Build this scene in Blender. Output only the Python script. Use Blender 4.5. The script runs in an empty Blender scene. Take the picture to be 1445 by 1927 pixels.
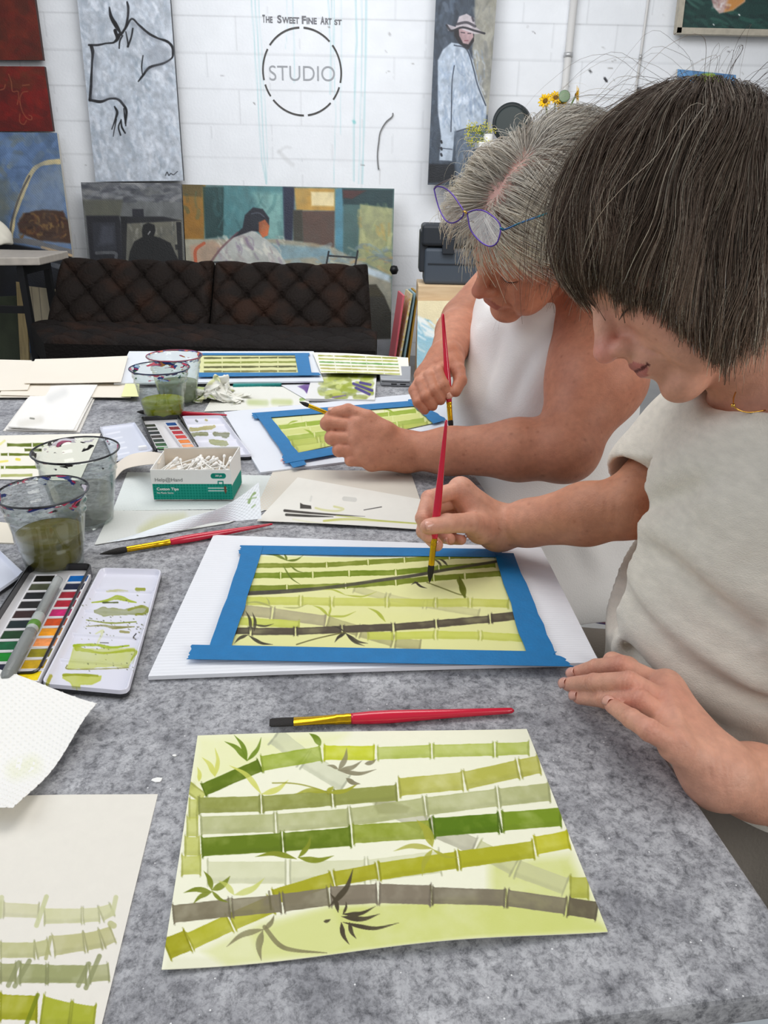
import bpy, math, random
import numpy as np
from mathutils import Vector, Matrix
random.seed(7)
RNG = np.random.default_rng(7)
scene = bpy.context.scene
COL = scene.collection
# ------------------------------------------------------------------ camera
FPX = 1400.0; TH = math.radians(24); RO = math.radians(1.3); CZ = 1.2
cam_d = bpy.data.cameras.new('camera'); cam = bpy.data.objects.new('camera', cam_d); COL.objects.link(cam)
cam_d.sensor_fit = 'VERTICAL'; cam_d.sensor_height = 36; cam_d.lens = FPX / 1927 * 36
cam_d.clip_start = .02; cam_d.clip_end = 60
fw = np.array([0, math.cos(TH), -math.sin(TH)]); upv = np.array([0, math.sin(TH), math.cos(TH)]); rt = np.array([1., 0, 0])
R_ = math.cos(RO) * rt + math.sin(RO) * upv; U_ = -math.sin(RO) * rt + math.cos(RO) * upv
cam.matrix_world = Matrix(((R_[0], U_[0], -fw[0], 0), (R_[1], U_[1], -fw[1], 0), (R_[2], U_[2], -fw[2], CZ), (0, 0, 0, 1)))
scene.camera = cam
CAM = np.array([0, 0, CZ])

def ray(px, py):
    u = (px - 722.5) / FPX; v = -(py - 963.5) / FPX
    return u * R_ + v * U_ + fw
def Z(px, py, z):
    d = ray(px, py); return CAM + d * ((z - CZ) / d[2])
def Y(px, py, y):
    d = ray(px, py); return CAM + d * (y / d[1])
def D(px, py, t):
    return CAM + ray(px, py) * t
def proj(P):
    P = np.asarray(P, float) - CAM
    w = P @ fw
    return 722.5 + FPX * (P @ R_) / w, 963.5 - FPX * (P @ U_) / w

def lin(c):
    c = np.asarray(c, float) / 255.
    return np.where(c <= .04045, c / 12.92, ((c + .055) / 1.055) ** 2.4)
def unit(v):
    v = np.asarray(v, float); return v / (np.linalg.norm(v) + 1e-12)

# ------------------------------------------------------------------ materials
_M = {}
def mat(name, col=(200, 200, 200), rough=.6, metal=0, attr=False, bump=0, bscale=200, var=0, vscale=20,
        trans=0, ior=1.45, alpha=1, sheen=0, coat=0, spec=.5, col2=None, emit=None, sss=0, stretch=None, detail=4):
    if name in _M: return _M[name]
    m = bpy.data.materials.new(name); m.use_nodes = True; nt = m.node_tree; N = nt.nodes; L = nt.links
    b = N['Principled BSDF']
    c = lin(col); b.inputs['Base Color'].default_value = (*c, 1)
    b.inputs['Roughness'].default_value = rough; b.inputs['Metallic'].default_value = metal
    b.inputs['IOR'].default_value = ior; b.inputs['Transmission Weight'].default_value = trans
    b.inputs['Alpha'].default_value = alpha; b.inputs['Sheen Weight'].default_value = sheen
    b.inputs['Coat Weight'].default_value = coat; b.inputs['Specular IOR Level'].default_value = spec
    if sss:
        b.inputs['Subsurface Weight'].default_value = sss
        b.inputs['Subsurface Radius'].default_value = (.008, .003, .0015); b.inputs['Subsurface Scale'].default_value = 1
    tc = N.new('ShaderNodeTexCoord'); co = tc.outputs['Object']
    if stretch:
        mp = N.new('ShaderNodeMapping'); mp.inputs['Scale'].default_value = stretch; L.new(co, mp.inputs[0]); co = mp.outputs[0]
    src = None
    if attr:
        a = N.new('ShaderNodeAttribute'); a.attribute_name = 'Col'; src = a.outputs['Color']
    if var or col2 is not None:
        n = N.new('ShaderNodeTexNoise'); n.inputs['Scale'].default_value = vscale; n.inputs['Detail'].default_value = detail
        L.new(co, n.inputs['Vector'])
        if col2 is not None:
            r = N.new('ShaderNodeValToRGB'); r.color_ramp.elements[0].position = .35; r.color_ramp.elements[1].position = .68
            r.color_ramp.elements[0].color = (*c, 1); r.color_ramp.elements[1].color = (*lin(col2), 1)
            L.new(n.outputs[0], r.inputs[0]); src = r.outputs[0]
        else:
            mr = N.new('ShaderNodeMapRange'); mr.inputs[1].default_value = .3; mr.inputs[2].default_value = .7
            mr.inputs[3].default_value = 1 - var; mr.inputs[4].default_value = 1 + var * .6
            L.new(n.outputs[0], mr.inputs[0])
            mx = N.new('ShaderNodeMix'); mx.data_type = 'RGBA'; mx.blend_type = 'MULTIPLY'; mx.inputs[0].default_value = 1
            if src: L.new(src, mx.inputs[6])
            else: mx.inputs[6].default_value = (*c, 1)
            L.new(mr.outputs[0], mx.inputs[7]); src = mx.outputs[2]
    if src: L.new(src, b.inputs['Base Color'])
    if bump:
        n2 = N.new('ShaderNodeTexNoise'); n2.inputs['Scale'].default_value = bscale; n2.inputs['Detail'].default_value = 5
        L.new(co, n2.inputs['Vector'])
        bp = N.new('ShaderNodeBump'); bp.inputs['Strength'].default_value = bump; bp.inputs['Distance'].default_value = 1.2 / bscale
        L.new(n2.outputs[0], bp.inputs['Height']); L.new(bp.outputs[0], b.inputs['Normal'])
    if emit:
        b.inputs['Emission Color'].default_value = (*lin(emit[0]), 1); b.inputs['Emission Strength'].default_value = emit[1]
    _M[name] = m
    return m

# ------------------------------------------------------------------ objects
def tag(o, label=None, cat=None, group=None, kind=None):
    if label: o['label'] = label
    if cat: o['category'] = cat
    if group: o['group'] = group
    if kind: o['kind'] = kind
    return o
def thing(name, loc, label, cat, group=None):
    o = bpy.data.objects.new(name, None); COL.objects.link(o); o.location = [float(v) for v in loc]
    o.empty_display_size = .02
    tag(o, label, cat, group); return o
def obj(name, V, F, m, parent=None, smooth=True, col=None, auto=None):
    """V (n,3) world coordinates; F list/array of faces; one mesh object, child keeps world place"""
    V = np.asarray(V, float)
    org = V.mean(0) if parent is None else np.array(parent.location)
    if parent is not None and parent.parent is not None:
        org = np.array(parent.location) + np.array(parent.parent.location)
    me = bpy.data.meshes.new(name)
    if isinstance(F, np.ndarray):
        k = F.shape[1]; nf = len(F)
        me.vertices.add(len(V)); me.vertices.foreach_set('co', (V - org).astype(np.float32).ravel())
        me.loops.add(nf * k); me.loops.foreach_set('vertex_index', F.astype(np.int32).ravel())
        me.polygons.add(nf); me.polygons.foreach_set('loop_start', np.arange(0, nf * k, k, dtype=np.int32))
        me.update(calc_edges=True); me.validate()
    else:
        me.from_pydata((V - org).tolist(), [], [list(map(int, f)) for f in F]); me.update()
    if smooth: me.polygons.foreach_set('use_smooth', [True] * len(me.polygons))
    if col is not None:
        ca = me.color_attributes.new('Col', 'FLOAT_COLOR', 'POINT')
        c4 = np.ones((len(V), 4), np.float32); c4[:, :3] = col; ca.data.foreach_set('color', c4.ravel())
    me.materials.append(m)
    o = bpy.data.objects.new(name, me); COL.objects.link(o)
    if parent is not None: o.parent = parent
    else: o.location = org.tolist()
    if smooth and auto:
        try:
            me.set_sharp_from_angle(angle=math.radians(auto))
        except Exception: pass
    return o
def join(parts):
    Vs, Fs, n = [], [], 0
    for V, F in parts:
        V = np.asarray(V, float); Vs.append(V); Fs += [[i + n for i in f] for f in F]; n += len(V)
    return np.vstack(Vs), Fs
def tube(P, r, n=10, cap=True):
    P = np.asarray(P, float); m = len(P); r = np.broadcast_to(np.asarray(r, float), (m,))
    T = np.gradient(P, axis=0); T /= np.linalg.norm(T, axis=1, keepdims=True) + 1e-12
    a = np.array([0, 0, 1.]) if abs(T[0][2]) < .9 else np.array([1., 0, 0])
    V = []; u = unit(np.cross(T[0], a))
    for i in range(m):
        u = unit(u - T[i] * (u @ T[i])); w = np.cross(T[i], u)
        for j in range(n):
            t = 2 * math.pi * j / n
            V.append(P[i] + r[i] * (math.cos(t) * u + math.sin(t) * w))
    F = [[i * n + j, i * n + (j + 1) % n, (i + 1) * n + (j + 1) % n, (i + 1) * n + j] for i in range(m - 1) for j in range(n)]
    if cap:
        F.append(list(range(n))[::-1]); F.append([(m - 1) * n + j for j in range(n)])
    return np.array(V), F
def spline(P, n=8):
    """Catmull-Rom through points, n per span"""
    P = np.asarray(P, float); Q = np.vstack([2 * P[0] - P[1], P, 2 * P[-1] - P[-2]]); out = []
    for i in range(1, len(Q) - 2):
        for k in range(n):
            t = k / n; a, b, c, d = Q[i - 1], Q[i], Q[i + 1], Q[i + 2]
            out.append(.5 * (2 * b + (c - a) * t + (2 * a - 5 * b + 4 * c - d) * t * t + (3 * b - 3 * c + d - a) * t ** 3))
    out.append(P[-1]); return np.array(out)
def lathe(prof, c=(0, 0, 0), n=48):
    V = []; F = []
    for r, z in prof:
        for j in range(n):
            t = 2 * math.pi * j / n; V.append((c[0] + r * math.cos(t), c[1] + r * math.sin(t), c[2] + z))
    for i in range(len(prof) - 1):
        for j in range(n):
            F.append([i * n + j, i * n + (j + 1) % n, (i + 1) * n + (j + 1) % n, (i + 1) * n + j])
    return np.array(V), F
def lerp(a, b, t): return np.asarray(a) * (1 - t) + np.asarray(b) * t
def hexa(P8):
    """8 corners: bottom 4 (ccw) then top 4"""
    return np.array(P8, float), [[3, 2, 1, 0], [4, 5, 6, 7], [0, 1, 5, 4], [1, 2, 6, 5], [2, 3, 7, 6], [3, 0, 4, 7]]
def box(x0, x1, y0, y1, z0, z1):
    return hexa([(x0, y0, z0), (x1, y0, z0), (x1, y1, z0), (x0, y1, z0), (x0, y0, z1), (x1, y0, z1), (x1, y1, z1), (x0, y1, z1)])
def obox(o, a, b, c):
    """origin corner o and three edge vectors"""
    o, a, b, c = map(lambda v: np.asarray(v, float), (o, a, b, c))
    return hexa([o, o + a, o + a + b, o + b, o + c, o + a + c, o + a + b + c, o + b + c])
def bevel(o, w=.002, seg=2):
    m = o.modifiers.new('bevel', 'BEVEL'); m.width = w; m.segments = seg; m.limit_method = 'ANGLE'; return o
def prism(poly, z0, z1):
    n = len(poly); V = [(p[0], p[1], z0) for p in poly] + [(p[0], p[1], z1) for p in poly]
    F = [list(range(n))[::-1], [n + i for i in range(n)]] + [[i, (i + 1) % n, n + (i + 1) % n, n + i] for i in range(n)]
    return np.array(V), F
def rrect(w, h, r, n=6):
    """rounded rectangle outline centred on 0, ccw"""
    out = []
    for cx, cy, a0 in ((w / 2 - r, h / 2 - r, 0), (-w / 2 + r, h / 2 - r, 90), (-w / 2 + r, -h / 2 + r, 180), (w / 2 - r, -h / 2 + r, 270)):
        for k in range(n + 1):
            a = math.radians(a0 + 90 * k / n); out.append((cx + r * math.cos(a), cy + r * math.sin(a)))
    return out

# ------------------------------------------------------------------ value noise on arrays
def vnoise(ny, nx, cy, cx, seed=0, octv=3):
    g = np.random.default_rng(seed); out = np.zeros((ny, nx)); amp = 1; tot = 0
    for o in range(octv):
        a, b = int(cy * 2 ** o) + 3, int(cx * 2 ** o) + 3
        G = g.uniform(-1, 1, (a, b))
        y = np.linspace(0, a - 2.001, ny); x = np.linspace(0, b - 2.001, nx)
        yi = y.astype(int); xi = x.astype(int); fy = (y - yi)[:, None]; fx = (x - xi)[None]
        fy = fy * fy * (3 - 2 * fy); fx = fx * fx * (3 - 2 * fx)
        out += amp * (G[yi][:, xi] * (1 - fy) * (1 - fx) + G[yi + 1][:, xi] * fy * (1 - fx) + G[yi][:, xi + 1] * (1 - fy) * fx + G[yi + 1][:, xi + 1] * fy * fx)
        tot += amp; amp *= .55
    return out / tot

# ------------------------------------------------------------------ painted sheets and panels
class Sheet:
    """a thin solid (paper, board, canvas, wall) with a painted face: corners TL TR BR BL in the world"""
    def __init__(s, P, nx, ny, base, thick, off=None, grain=.02, seed=1, warp=None):
        P = [np.asarray(p, float) for p in P]
        u = np.linspace(0, 1, nx)[None, :, None]; v = np.linspace(0, 1, ny)[:, None, None]
        s.G = (P[0] * (1 - u) + P[1] * u) * (1 - v) + (P[3] * (1 - u) + P[2] * u) * v
        n = np.cross(P[1] - P[0], P[3] - P[0]); s.n = -unit(n)
        if s.n @ (CAM - P[0]) < 0: s.n = -s.n; s.flip = True
        else: s.flip = False
        s.U = np.broadcast_to(u[..., 0], (ny, nx)); s.V = np.broadcast_to(v[..., 0], (ny, nx))
        if warp is not None: s.G = s.G + warp(s.U, s.V)
        if off is not None: s.G = s.G + s.n * off(s.U, s.V)[..., None]
        s.nx, s.ny, s.thick = nx, ny, thick
        s.PX, s.PY = proj(s.G.reshape(-1, 3)); s.PX = s.PX.reshape(ny, nx); s.PY = s.PY.reshape(ny, nx)
        s.C = np.ones((ny, nx, 3)) * np.asarray(base, float)
        s.side = np.asarray(base, float)
        s.N1 = vnoise(ny, nx, ny / 14, nx / 14, seed); s.N2 = vnoise(ny, nx, ny / 60 + 1, nx / 60 + 1, seed + 9)
        s.C *= 1 + grain * s.N1[..., None]
    def _mix(s, sl, a, col):
        a = a[..., None]; s.C[sl] = s.C[sl] * (1 - a) + np.asarray(col, float) * a
    def _bb(s, x0, x1, y0, y1):
        m = (s.PX > x0) & (s.PX < x1) & (s.PY > y0) & (s.PY < y1)
        r = np.where(m.any(1))[0]; c = np.where(m.any(0))[0]
        if len(r) == 0: return None
        return (slice(r[0], r[-1] + 1), slice(c[0], c[-1] + 1))
    def stroke(s, pts, w, col, a=1, soft=1.2, wob=.0, edge=0, tex=.12, sm=True):
        pts = np.asarray(pts, float)
        w = np.asarray(w, float) if np.ndim(w) else np.full(len(pts), float(w))
        if sm and len(pts) > 2:
            q = spline(np.hstack([pts, w[:, None]]), 5); pts = q[:, :2]; w = np.maximum(q[:, 2], .3)
        W = w.max() * 1.3 + soft
        sl = s._bb(pts[:, 0].min() - W, pts[:, 0].max() + W, pts[:, 1].min() - W, pts[:, 1].max() + W)
        if sl is None: return
        X, Yy = s.PX[sl], s.PY[sl]; best = np.full(X.shape, -1e9)
        for i in range(len(pts) - 1):
            ax, ay = pts[i]; dx, dy = pts[i + 1] - pts[i]; L = dx * dx + dy * dy + 1e-9
            t = np.clip(((X - ax) * dx + (Yy - ay) * dy) / L, 0, 1)
            d = np.hypot(X - ax - t * dx, Yy - ay - t * dy); r = (w[i] * (1 - t) + w[i + 1] * t) / 2
            best = np.maximum(best, r * (1 + wob * s.N1[sl]) - d)
        s._ink(sl, best, col, a, soft, edge, tex)
    def _ink(s, sl, sd, col, a, soft, edge, tex):
        m = np.clip(.5 + sd / soft, 0, 1)
        A = a * m * (1 + tex * s.N1[sl] + tex * s.N2[sl] * 2)
        if edge: A = A + edge * a * m * np.exp(-(np.maximum(sd, 0) / 1.6) ** 2)
        s._mix(sl, np.clip(A, 0, 1), col)
    def poly(s, pts, col, a=1, soft=1.2, edge=0, tex=.12, wob=0):
        pts = np.asarray(pts, float); W = soft + wob
        sl = s._bb(pts[:, 0].min() - W, pts[:, 0].max() + W, pts[:, 1].min() - W, pts[:, 1].max() + W)
        if sl is None: return
        X, Yy = s.PX[sl], s.PY[sl]; ins = np.zeros(X.shape, bool); d = np.full(X.shape, 1e9)
        n = len(pts)
        for i in range(n):
            x0, y0 = pts[i]; x1, y1 = pts[(i + 1) % n]
            if y0 != y1:
                c = ((y0 > Yy) != (y1 > Yy)) & (X < (x1 - x0) * (Yy - y0) / (y1 - y0) + x0); ins ^= c
            dx, dy = x1 - x0, y1 - y0; L = dx * dx + dy * dy + 1e-9
            t = np.clip(((X - x0) * dx + (Yy - y0) * dy) / L, 0, 1)
            d = np.minimum(d, np.hypot(X - x0 - t * dx, Yy - y0 - t * dy))
        sd = np.where(ins, d, -d) + wob * s.N1[sl]
        s._ink(sl, sd, col, a, soft, edge, tex)
    def bamboo(s, pts, w, col, a=.9, gap=3, cap=1.15, edge=.25, tex=.15, cols=None):
        """a stalk in joints: pts are node places along the stalk"""
        pts = np.asarray(pts, float); w = np.asarray(w, float) if np.ndim(w) else np.full(len(pts), float(w))
        for i in range(len(pts) - 1):
            p, q = pts[i], pts[i + 1]; d = unit(q - p); n = np.array([-d[1], d[0]]); c = col if cols is None else cols[i]
            a0, a1 = p + d * gap / 2, q - d * gap / 2; h0, h1 = w[i] / 2, w[i + 1] / 2
            k = min(5, w[i] * .25)
            s.poly([a0 - n * h0 * cap, a0 + d * k - n * h0 * .93, (a0 + a1) / 2 - n * (h0 + h1) / 2 * .92, a1 - d * k - n * h1 * .93, a1 - n * h1 * cap,
                    a1 + n * h1 * cap, a1 - d * k + n * h1 * .93, (a0 + a1) / 2 + n * (h0 + h1) / 2 * .92, a0 + d * k + n * h0 * .93, a0 + n * h0 * cap], c, a, edge=edge, tex=tex, wob=.9)
            if w[i] > 12:
                dc = np.asarray(c, float) * .72
                for e_, sg, hh in ((a0, 1, h0), (a1, -1, h1)):
                    e_ = e_ + d * sg * 2; j = s.N1[(int(abs(e_[0])) * 7) % s.ny, (int(abs(e_[1])) * 5) % s.nx] * 3
                    s.stroke([e_ - n * hh * (cap + .05) + d * j, e_ + n * hh * .2 - d * j * .4, e_ + n * hh * (cap + .02) + d * j * .5], [2.2, 3.4, 2.6], dc, .45, soft=2.2, wob=.6)
                s.stroke([lerp(a0, a1, .06) + n * h0 * .62, lerp(a0, a1, .5) + n * (h0 + h1) * .34, lerp(a0, a1, .94) + n * h1 * .62], w[i] * .22, dc, .16, soft=5, wob=.6)
    def leaf(s, p, q, w, col, a=.9, bend=0):
        p = np.asarray(p, float); q = np.asarray(q, float); d = q - p; n = np.array([-d[1], d[0]])
        pts = [p, p + d * .3 + n * bend * .7, p + d * .6 + n * bend, q]
        s.stroke(pts, [.8, w, w * .8, .4], col, a, soft=1)
    def daub(s, quad, cols, n=60, ln=(10, 30), w=(3, 8), a=.6, seed=0, ang=None):
        """random brush daubs clipped to a region quad (x0,x1,y0,y1)"""
        g = np.random.default_rng(seed); x0, x1, y0, y1 = quad
        for i in range(n):
            x, y = g.uniform(x0, x1), g.uniform(y0, y1); t = g.uniform(0, math.pi) if ang is None else math.radians(ang + g.normal() * 18)
            l = g.uniform(*ln) / 2; c = cols[g.integers(len(cols))]; b = g.uniform(-.3, .3) * l
            dx, dy = math.cos(t) * l, math.sin(t) * l
            p = np.clip([[x - dx, y - dy], [x - dy * b / l, y + dx * b / l], [x + dx, y + dy]], [x0, y0], [x1, y1])
            s.stroke(p, g.uniform(*w), c, a * g.uniform(.5, 1), soft=2.5, tex=.3)
    def build(s, name, m, parent=None, side=None):
        nx, ny = s.nx, s.ny
        top = s.G.reshape(-1, 3); C = s.C.reshape(-1, 3)
        idx = np.arange(nx * ny).reshape(ny, nx)
        A = np.stack([idx[:-1, :-1], idx[1:, :-1], idx[1:, 1:], idx[:-1, 1:]], -1).reshape(-1, 4)
        border = np.concatenate([idx[0, :], idx[1:, -1], idx[-1, -2::-1], idx[-2:0:-1, 0]])
        nb = len(border); base = nx * ny
        sv = top[border]; bv = top[border] - s.n * s.thick
        V = np.vstack([top, sv, bv]); sc = s.side if side is None else np.asarray(side, float)
        Cc = np.vstack([C, np.tile(sc, (2 * nb, 1))])
        i = np.arange(nb); j = (i + 1) % nb
        S = np.stack([base + j, base + i, base + nb + i, base + nb + j], -1)
        # underside: coarse copy of the grid
        bot = top - s.n * s.thick; bo = len(V); st = max(1, min(nx, ny) // 12)
        r = np.unique(np.append(np.arange(0, ny, st), ny - 1)); c = np.unique(np.append(np.arange(0, nx, st), nx - 1))
        sub = idx[np.ix_(r, c)]; V = np.vstack([V, bot[sub.ravel()]]); Cc = np.vstack([Cc, np.tile(sc, (sub.size, 1))])
        k = np.arange(sub.size).reshape(sub.shape) + bo
        B = np.stack([k[:-1, :-1], k[:-1, 1:], k[1:, 1:], k[1:, :-1]], -1).reshape(-1, 4)
        F = np.vstack([A, S, B])
        if s.flip: F = F[:, ::-1]
        return obj(name, V, F, m, parent, smooth=True, col=lin(np.clip(Cc, 0, 255)), auto=40)
def pxq(q, z):
    return [Z(p[0], p[1], z) for p in q]

# ------------------------------------------------------------------ implicit surfaces (bodies, hands, cloth, hair)
class Field:
    def __init__(s, lo, hi, h):
        s.lo = np.asarray(lo, float); s.h = h; s.n = np.ceil((np.asarray(hi, float) - s.lo) / h).astype(int) + 1
        s.f = np.full(s.n, 9., np.float32)
    def _box(s, lo, hi):
        a = np.clip(np.floor((lo - s.lo) / s.h).astype(int), 0, s.n); b = np.clip(np.ceil((hi - s.lo) / s.h).astype(int) + 1, 0, s.n)
        if (b <= a).any(): return None
        sl = tuple(slice(a[i], b[i]) for i in range(3))
        ax = [(s.lo[i] + s.h * np.arange(a[i], b[i])).astype(np.float32) for i in range(3)]
        return sl, ax[0][:, None, None], ax[1][None, :, None], ax[2][None, None, :]
    def _comb(s, sl, d, k, op):
        f = s.f[sl]
        if op == 'add':
            if k: h = np.maximum(k - np.abs(f - d), 0) / k; s.f[sl] = np.minimum(f, d) - h * h * k * .25
            else: s.f[sl] = np.minimum(f, d)
        else:
            d = -d
            if k: h = np.maximum(k - np.abs(f - d), 0) / k; s.f[sl] = np.maximum(f, d) + h * h * k * .25
            else: s.f[sl] = np.maximum(f, d)
    def cone(s, a, b, ra, rb=None, k=.006, op='add', flat=None):
        a = np.asarray(a, float); b = np.asarray(b, float); rb = ra if rb is None else rb
        M = max(ra, rb) + k + 3 * s.h
        r = s._box(np.minimum(a, b) - M, np.maximum(a, b) + M)
        if r is None: return s
        sl, X, Yy, Zz = r; d = b - a; L = d @ d + 1e-12
        t = np.clip(((X - a[0]) * d[0] + (Yy - a[1]) * d[1] + (Zz - a[2]) * d[2]) / L, 0, 1)
        dist = np.sqrt((X - a[0] - t * d[0]) ** 2 + (Yy - a[1] - t * d[1]) ** 2 + (Zz - a[2] - t * d[2]) ** 2) - (ra + (rb - ra) * t)
        s._comb(sl, dist, k, op); return s
    def ell(s, c, r, R=None, k=.006, op='add'):
        c = np.asarray(c, float); r = np.asarray(r, float) if np.ndim(r) else np.full(3, float(r))
        R = np.eye(3) if R is None else np.asarray(R, float)      # rows = axes
        M = r.max() + k + 3 * s.h
        bx = s._box(c - M, c + M)
        if bx is None: return s
        sl, X, Yy, Zz = bx; X = X - c[0]; Yy = Yy - c[1]; Zz = Zz - c[2]
        q = [X * R[i][0] + Yy * R[i][1] + Zz * R[i][2] for i in range(3)]
        k0 = np.sqrt(sum((q[i] / r[i]) ** 2 for i in range(3))); k1 = np.sqrt(sum((q[i] / r[i] ** 2) ** 2 for i in range(3))) + 1e-9
        s._comb(sl, k0 * (k0 - 1) / k1, k, op); return s
    def chain(s, P, R, k=.006, op='add'):
        for i in range(len(P) - 1): s.cone(P[i], P[i + 1], R[i], R[i + 1], k, op)
        return s
    def half(s, p, n, k=.004):
        """cut away the side n points to"""
        n = unit(n); X, Yy, Zz = [(s.lo[i] + s.h * np.arange(s.n[i])).astype(np.float32) for i in range(3)]
        d = -((X - p[0])[:, None, None] * n[0] + (Yy - p[1])[None, :, None] * n[1] + (Zz - p[2])[None, None, :] * n[2])
        s._comb((slice(None),) * 3, d, k, 'sub'); return s
    def cutcyl(s, p, n, R, L=.4, k=.002):
        """remove the round region of radius R that lies beyond point p along n"""
        p = np.asarray(p, float); n = unit(n); e = p + n * L; bx = s._box(np.minimum(p, e) - R, np.maximum(p, e) + R)
        if bx is None: return s
        sl, X, Yy, Zz = bx; a = (X - p[0]) * n[0] + (Yy - p[1]) * n[1] + (Zz - p[2]) * n[2]
        r = np.sqrt(np.maximum((X - p[0]) ** 2 + (Yy - p[1]) ** 2 + (Zz - p[2]) ** 2 - a ** 2, 0)); s._comb(sl, np.maximum(-a, r - R), k, 'sub'); return s
    def ridge(s, pts, A, w):
        """raise (A>0) or crease (A<0) the surface along a line, fading at both ends"""
        P = spline(pts, 6); n = len(P); M = 3 * w; bx = s._box(P.min(0) - M, P.max(0) + M)
        if bx is None: return s
        sl, X, Yy, Zz = bx; best = np.full(s.f[sl].shape, 9., np.float32); tt = np.zeros_like(best)
        for i in range(n - 1):
            a, d = P[i], P[i + 1] - P[i]; L = d @ d + 1e-12; t = np.clip(((X - a[0]) * d[0] + (Yy - a[1]) * d[1] + (Zz - a[2]) * d[2]) / L, 0, 1)
            q = (X - a[0] - t * d[0]) ** 2 + (Yy - a[1] - t * d[1]) ** 2 + (Zz - a[2] - t * d[2]) ** 2; m = q < best; best = np.where(m, q, best); tt = np.where(m, (i + t) / (n - 1), tt)
        s.f[sl] -= (A * np.abs(np.sin(math.pi * np.clip(tt, .0, 1))) ** .6 * np.exp(-best / w ** 2)).astype(np.float32); return s
    def warp(s, fn):
        X, Yy, Zz = [(s.lo[i] + s.h * np.arange(s.n[i])).astype(np.float32) for i in range(3)]
        s.f = s.f + fn(X[:, None, None], Yy[None, :, None], Zz[None, None, :]).astype(np.float32); return s
    def mesh(s, relax=2):
        f = s.f; I = f < 0
        c = [I[:-1, :-1, :-1], I[1:, :-1, :-1], I[:-1, 1:, :-1], I[1:, 1:, :-1], I[:-1, :-1, 1:], I[1:, :-1, 1:], I[:-1, 1:, 1:], I[1:, 1:, 1:]]
        al = c[0].copy(); an = c[0].copy()
        for q in c[1:]: al &= q; an |= q
        act = an & ~al
        ijk = np.argwhere(act); idx = np.full(act.shape, -1, np.int32); idx[tuple(ijk.T)] = np.arange(len(ijk))
        off = np.array([[a & 1, (a >> 1) & 1, (a >> 2) & 1] for a in range(8)])
        val = np.stack([f[tuple((ijk + o).T)] for o in off], 1).astype(float)
        acc = np.zeros((len(ijk), 3)); cnt = np.zeros(len(ijk))
        for a in range(8):
            for b in (1, 2, 4):
                if a & b: continue
                e = a | b; va, vb = val[:, a], val[:, e]; m = (va < 0) != (vb < 0)
                t = np.where(m, va / np.where(m, va - vb, 1), 0)
                p = off[a] + t[:, None] * (off[e] - off[a]); acc[m] += p[m]; cnt[m] += 1
        V = s.lo + s.h * (ijk + acc / cnt[:, None])
        F = []
        for ax in range(3):
            o1, o2 = [(1, 2), (2, 0), (0, 1)][ax]
            sa = [slice(1, -1)] * 3; sa[ax] = slice(0, -1)
            sb = [slice(1, -1)] * 3; sb[ax] = slice(1, None)
            A_, B_ = I[tuple(sa)], I[tuple(sb)]
            for s1, s2, rev in ((A_, ~B_, False), (~A_, B_, True)):
                e = np.argwhere(s1 & s2)
                if len(e) == 0: continue
                e = e + np.array([0 if i == ax else 1 for i in range(3)])
                d1 = np.zeros(3, int); d1[o1] = 1; d2 = np.zeros(3, int); d2[o2] = 1
                q = np.stack([idx[tuple((e - d1 - d2).T)], idx[tuple((e - d2).T)], idx[tuple(e.T)], idx[tuple((e - d1).T)]], 1)
                F.append(q[:, ::-1] if rev else q)
        F = np.vstack(F); F = F[(F >= 0).all(1)]
        for _ in range(relax):
            S = np.zeros_like(V); n = np.zeros(len(V))
            for a in range(4):
                b = (a + 1) % 4
                for d in range(3):
                    S[:, d] += np.bincount(F[:, a], V[F[:, b], d], len(V)) + np.bincount(F[:, b], V[F[:, a], d], len(V))
                n += np.bincount(F[:, a], minlength=len(V)) + np.bincount(F[:, b], minlength=len(V))
            V = .5 * V + .5 * S / np.maximum(n, 1)[:, None]
        return V, F
# ================================================================== ROOM
PAINT = mat('brushed_paint', attr=True, rough=.55, bump=.25, bscale=120)
WALLM = mat('painted_block', attr=True, rough=.7, bump=.12, bscale=60)
WY = 5.6
def wallq(x0, x1, y0, y1): return [Y(x0, y0, WY), Y(x1, y0, WY), Y(x1, y1, WY), Y(x0, y1, WY)]
x0, x1, zt = -3.2, 3.4, 2.9
W = Sheet([(x0, WY, zt), (x1, WY, zt), (x1, WY, 0), (x0, WY, 0)], 860, 380, (231, 233, 236), .12, grain=.018, seed=3)
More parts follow.
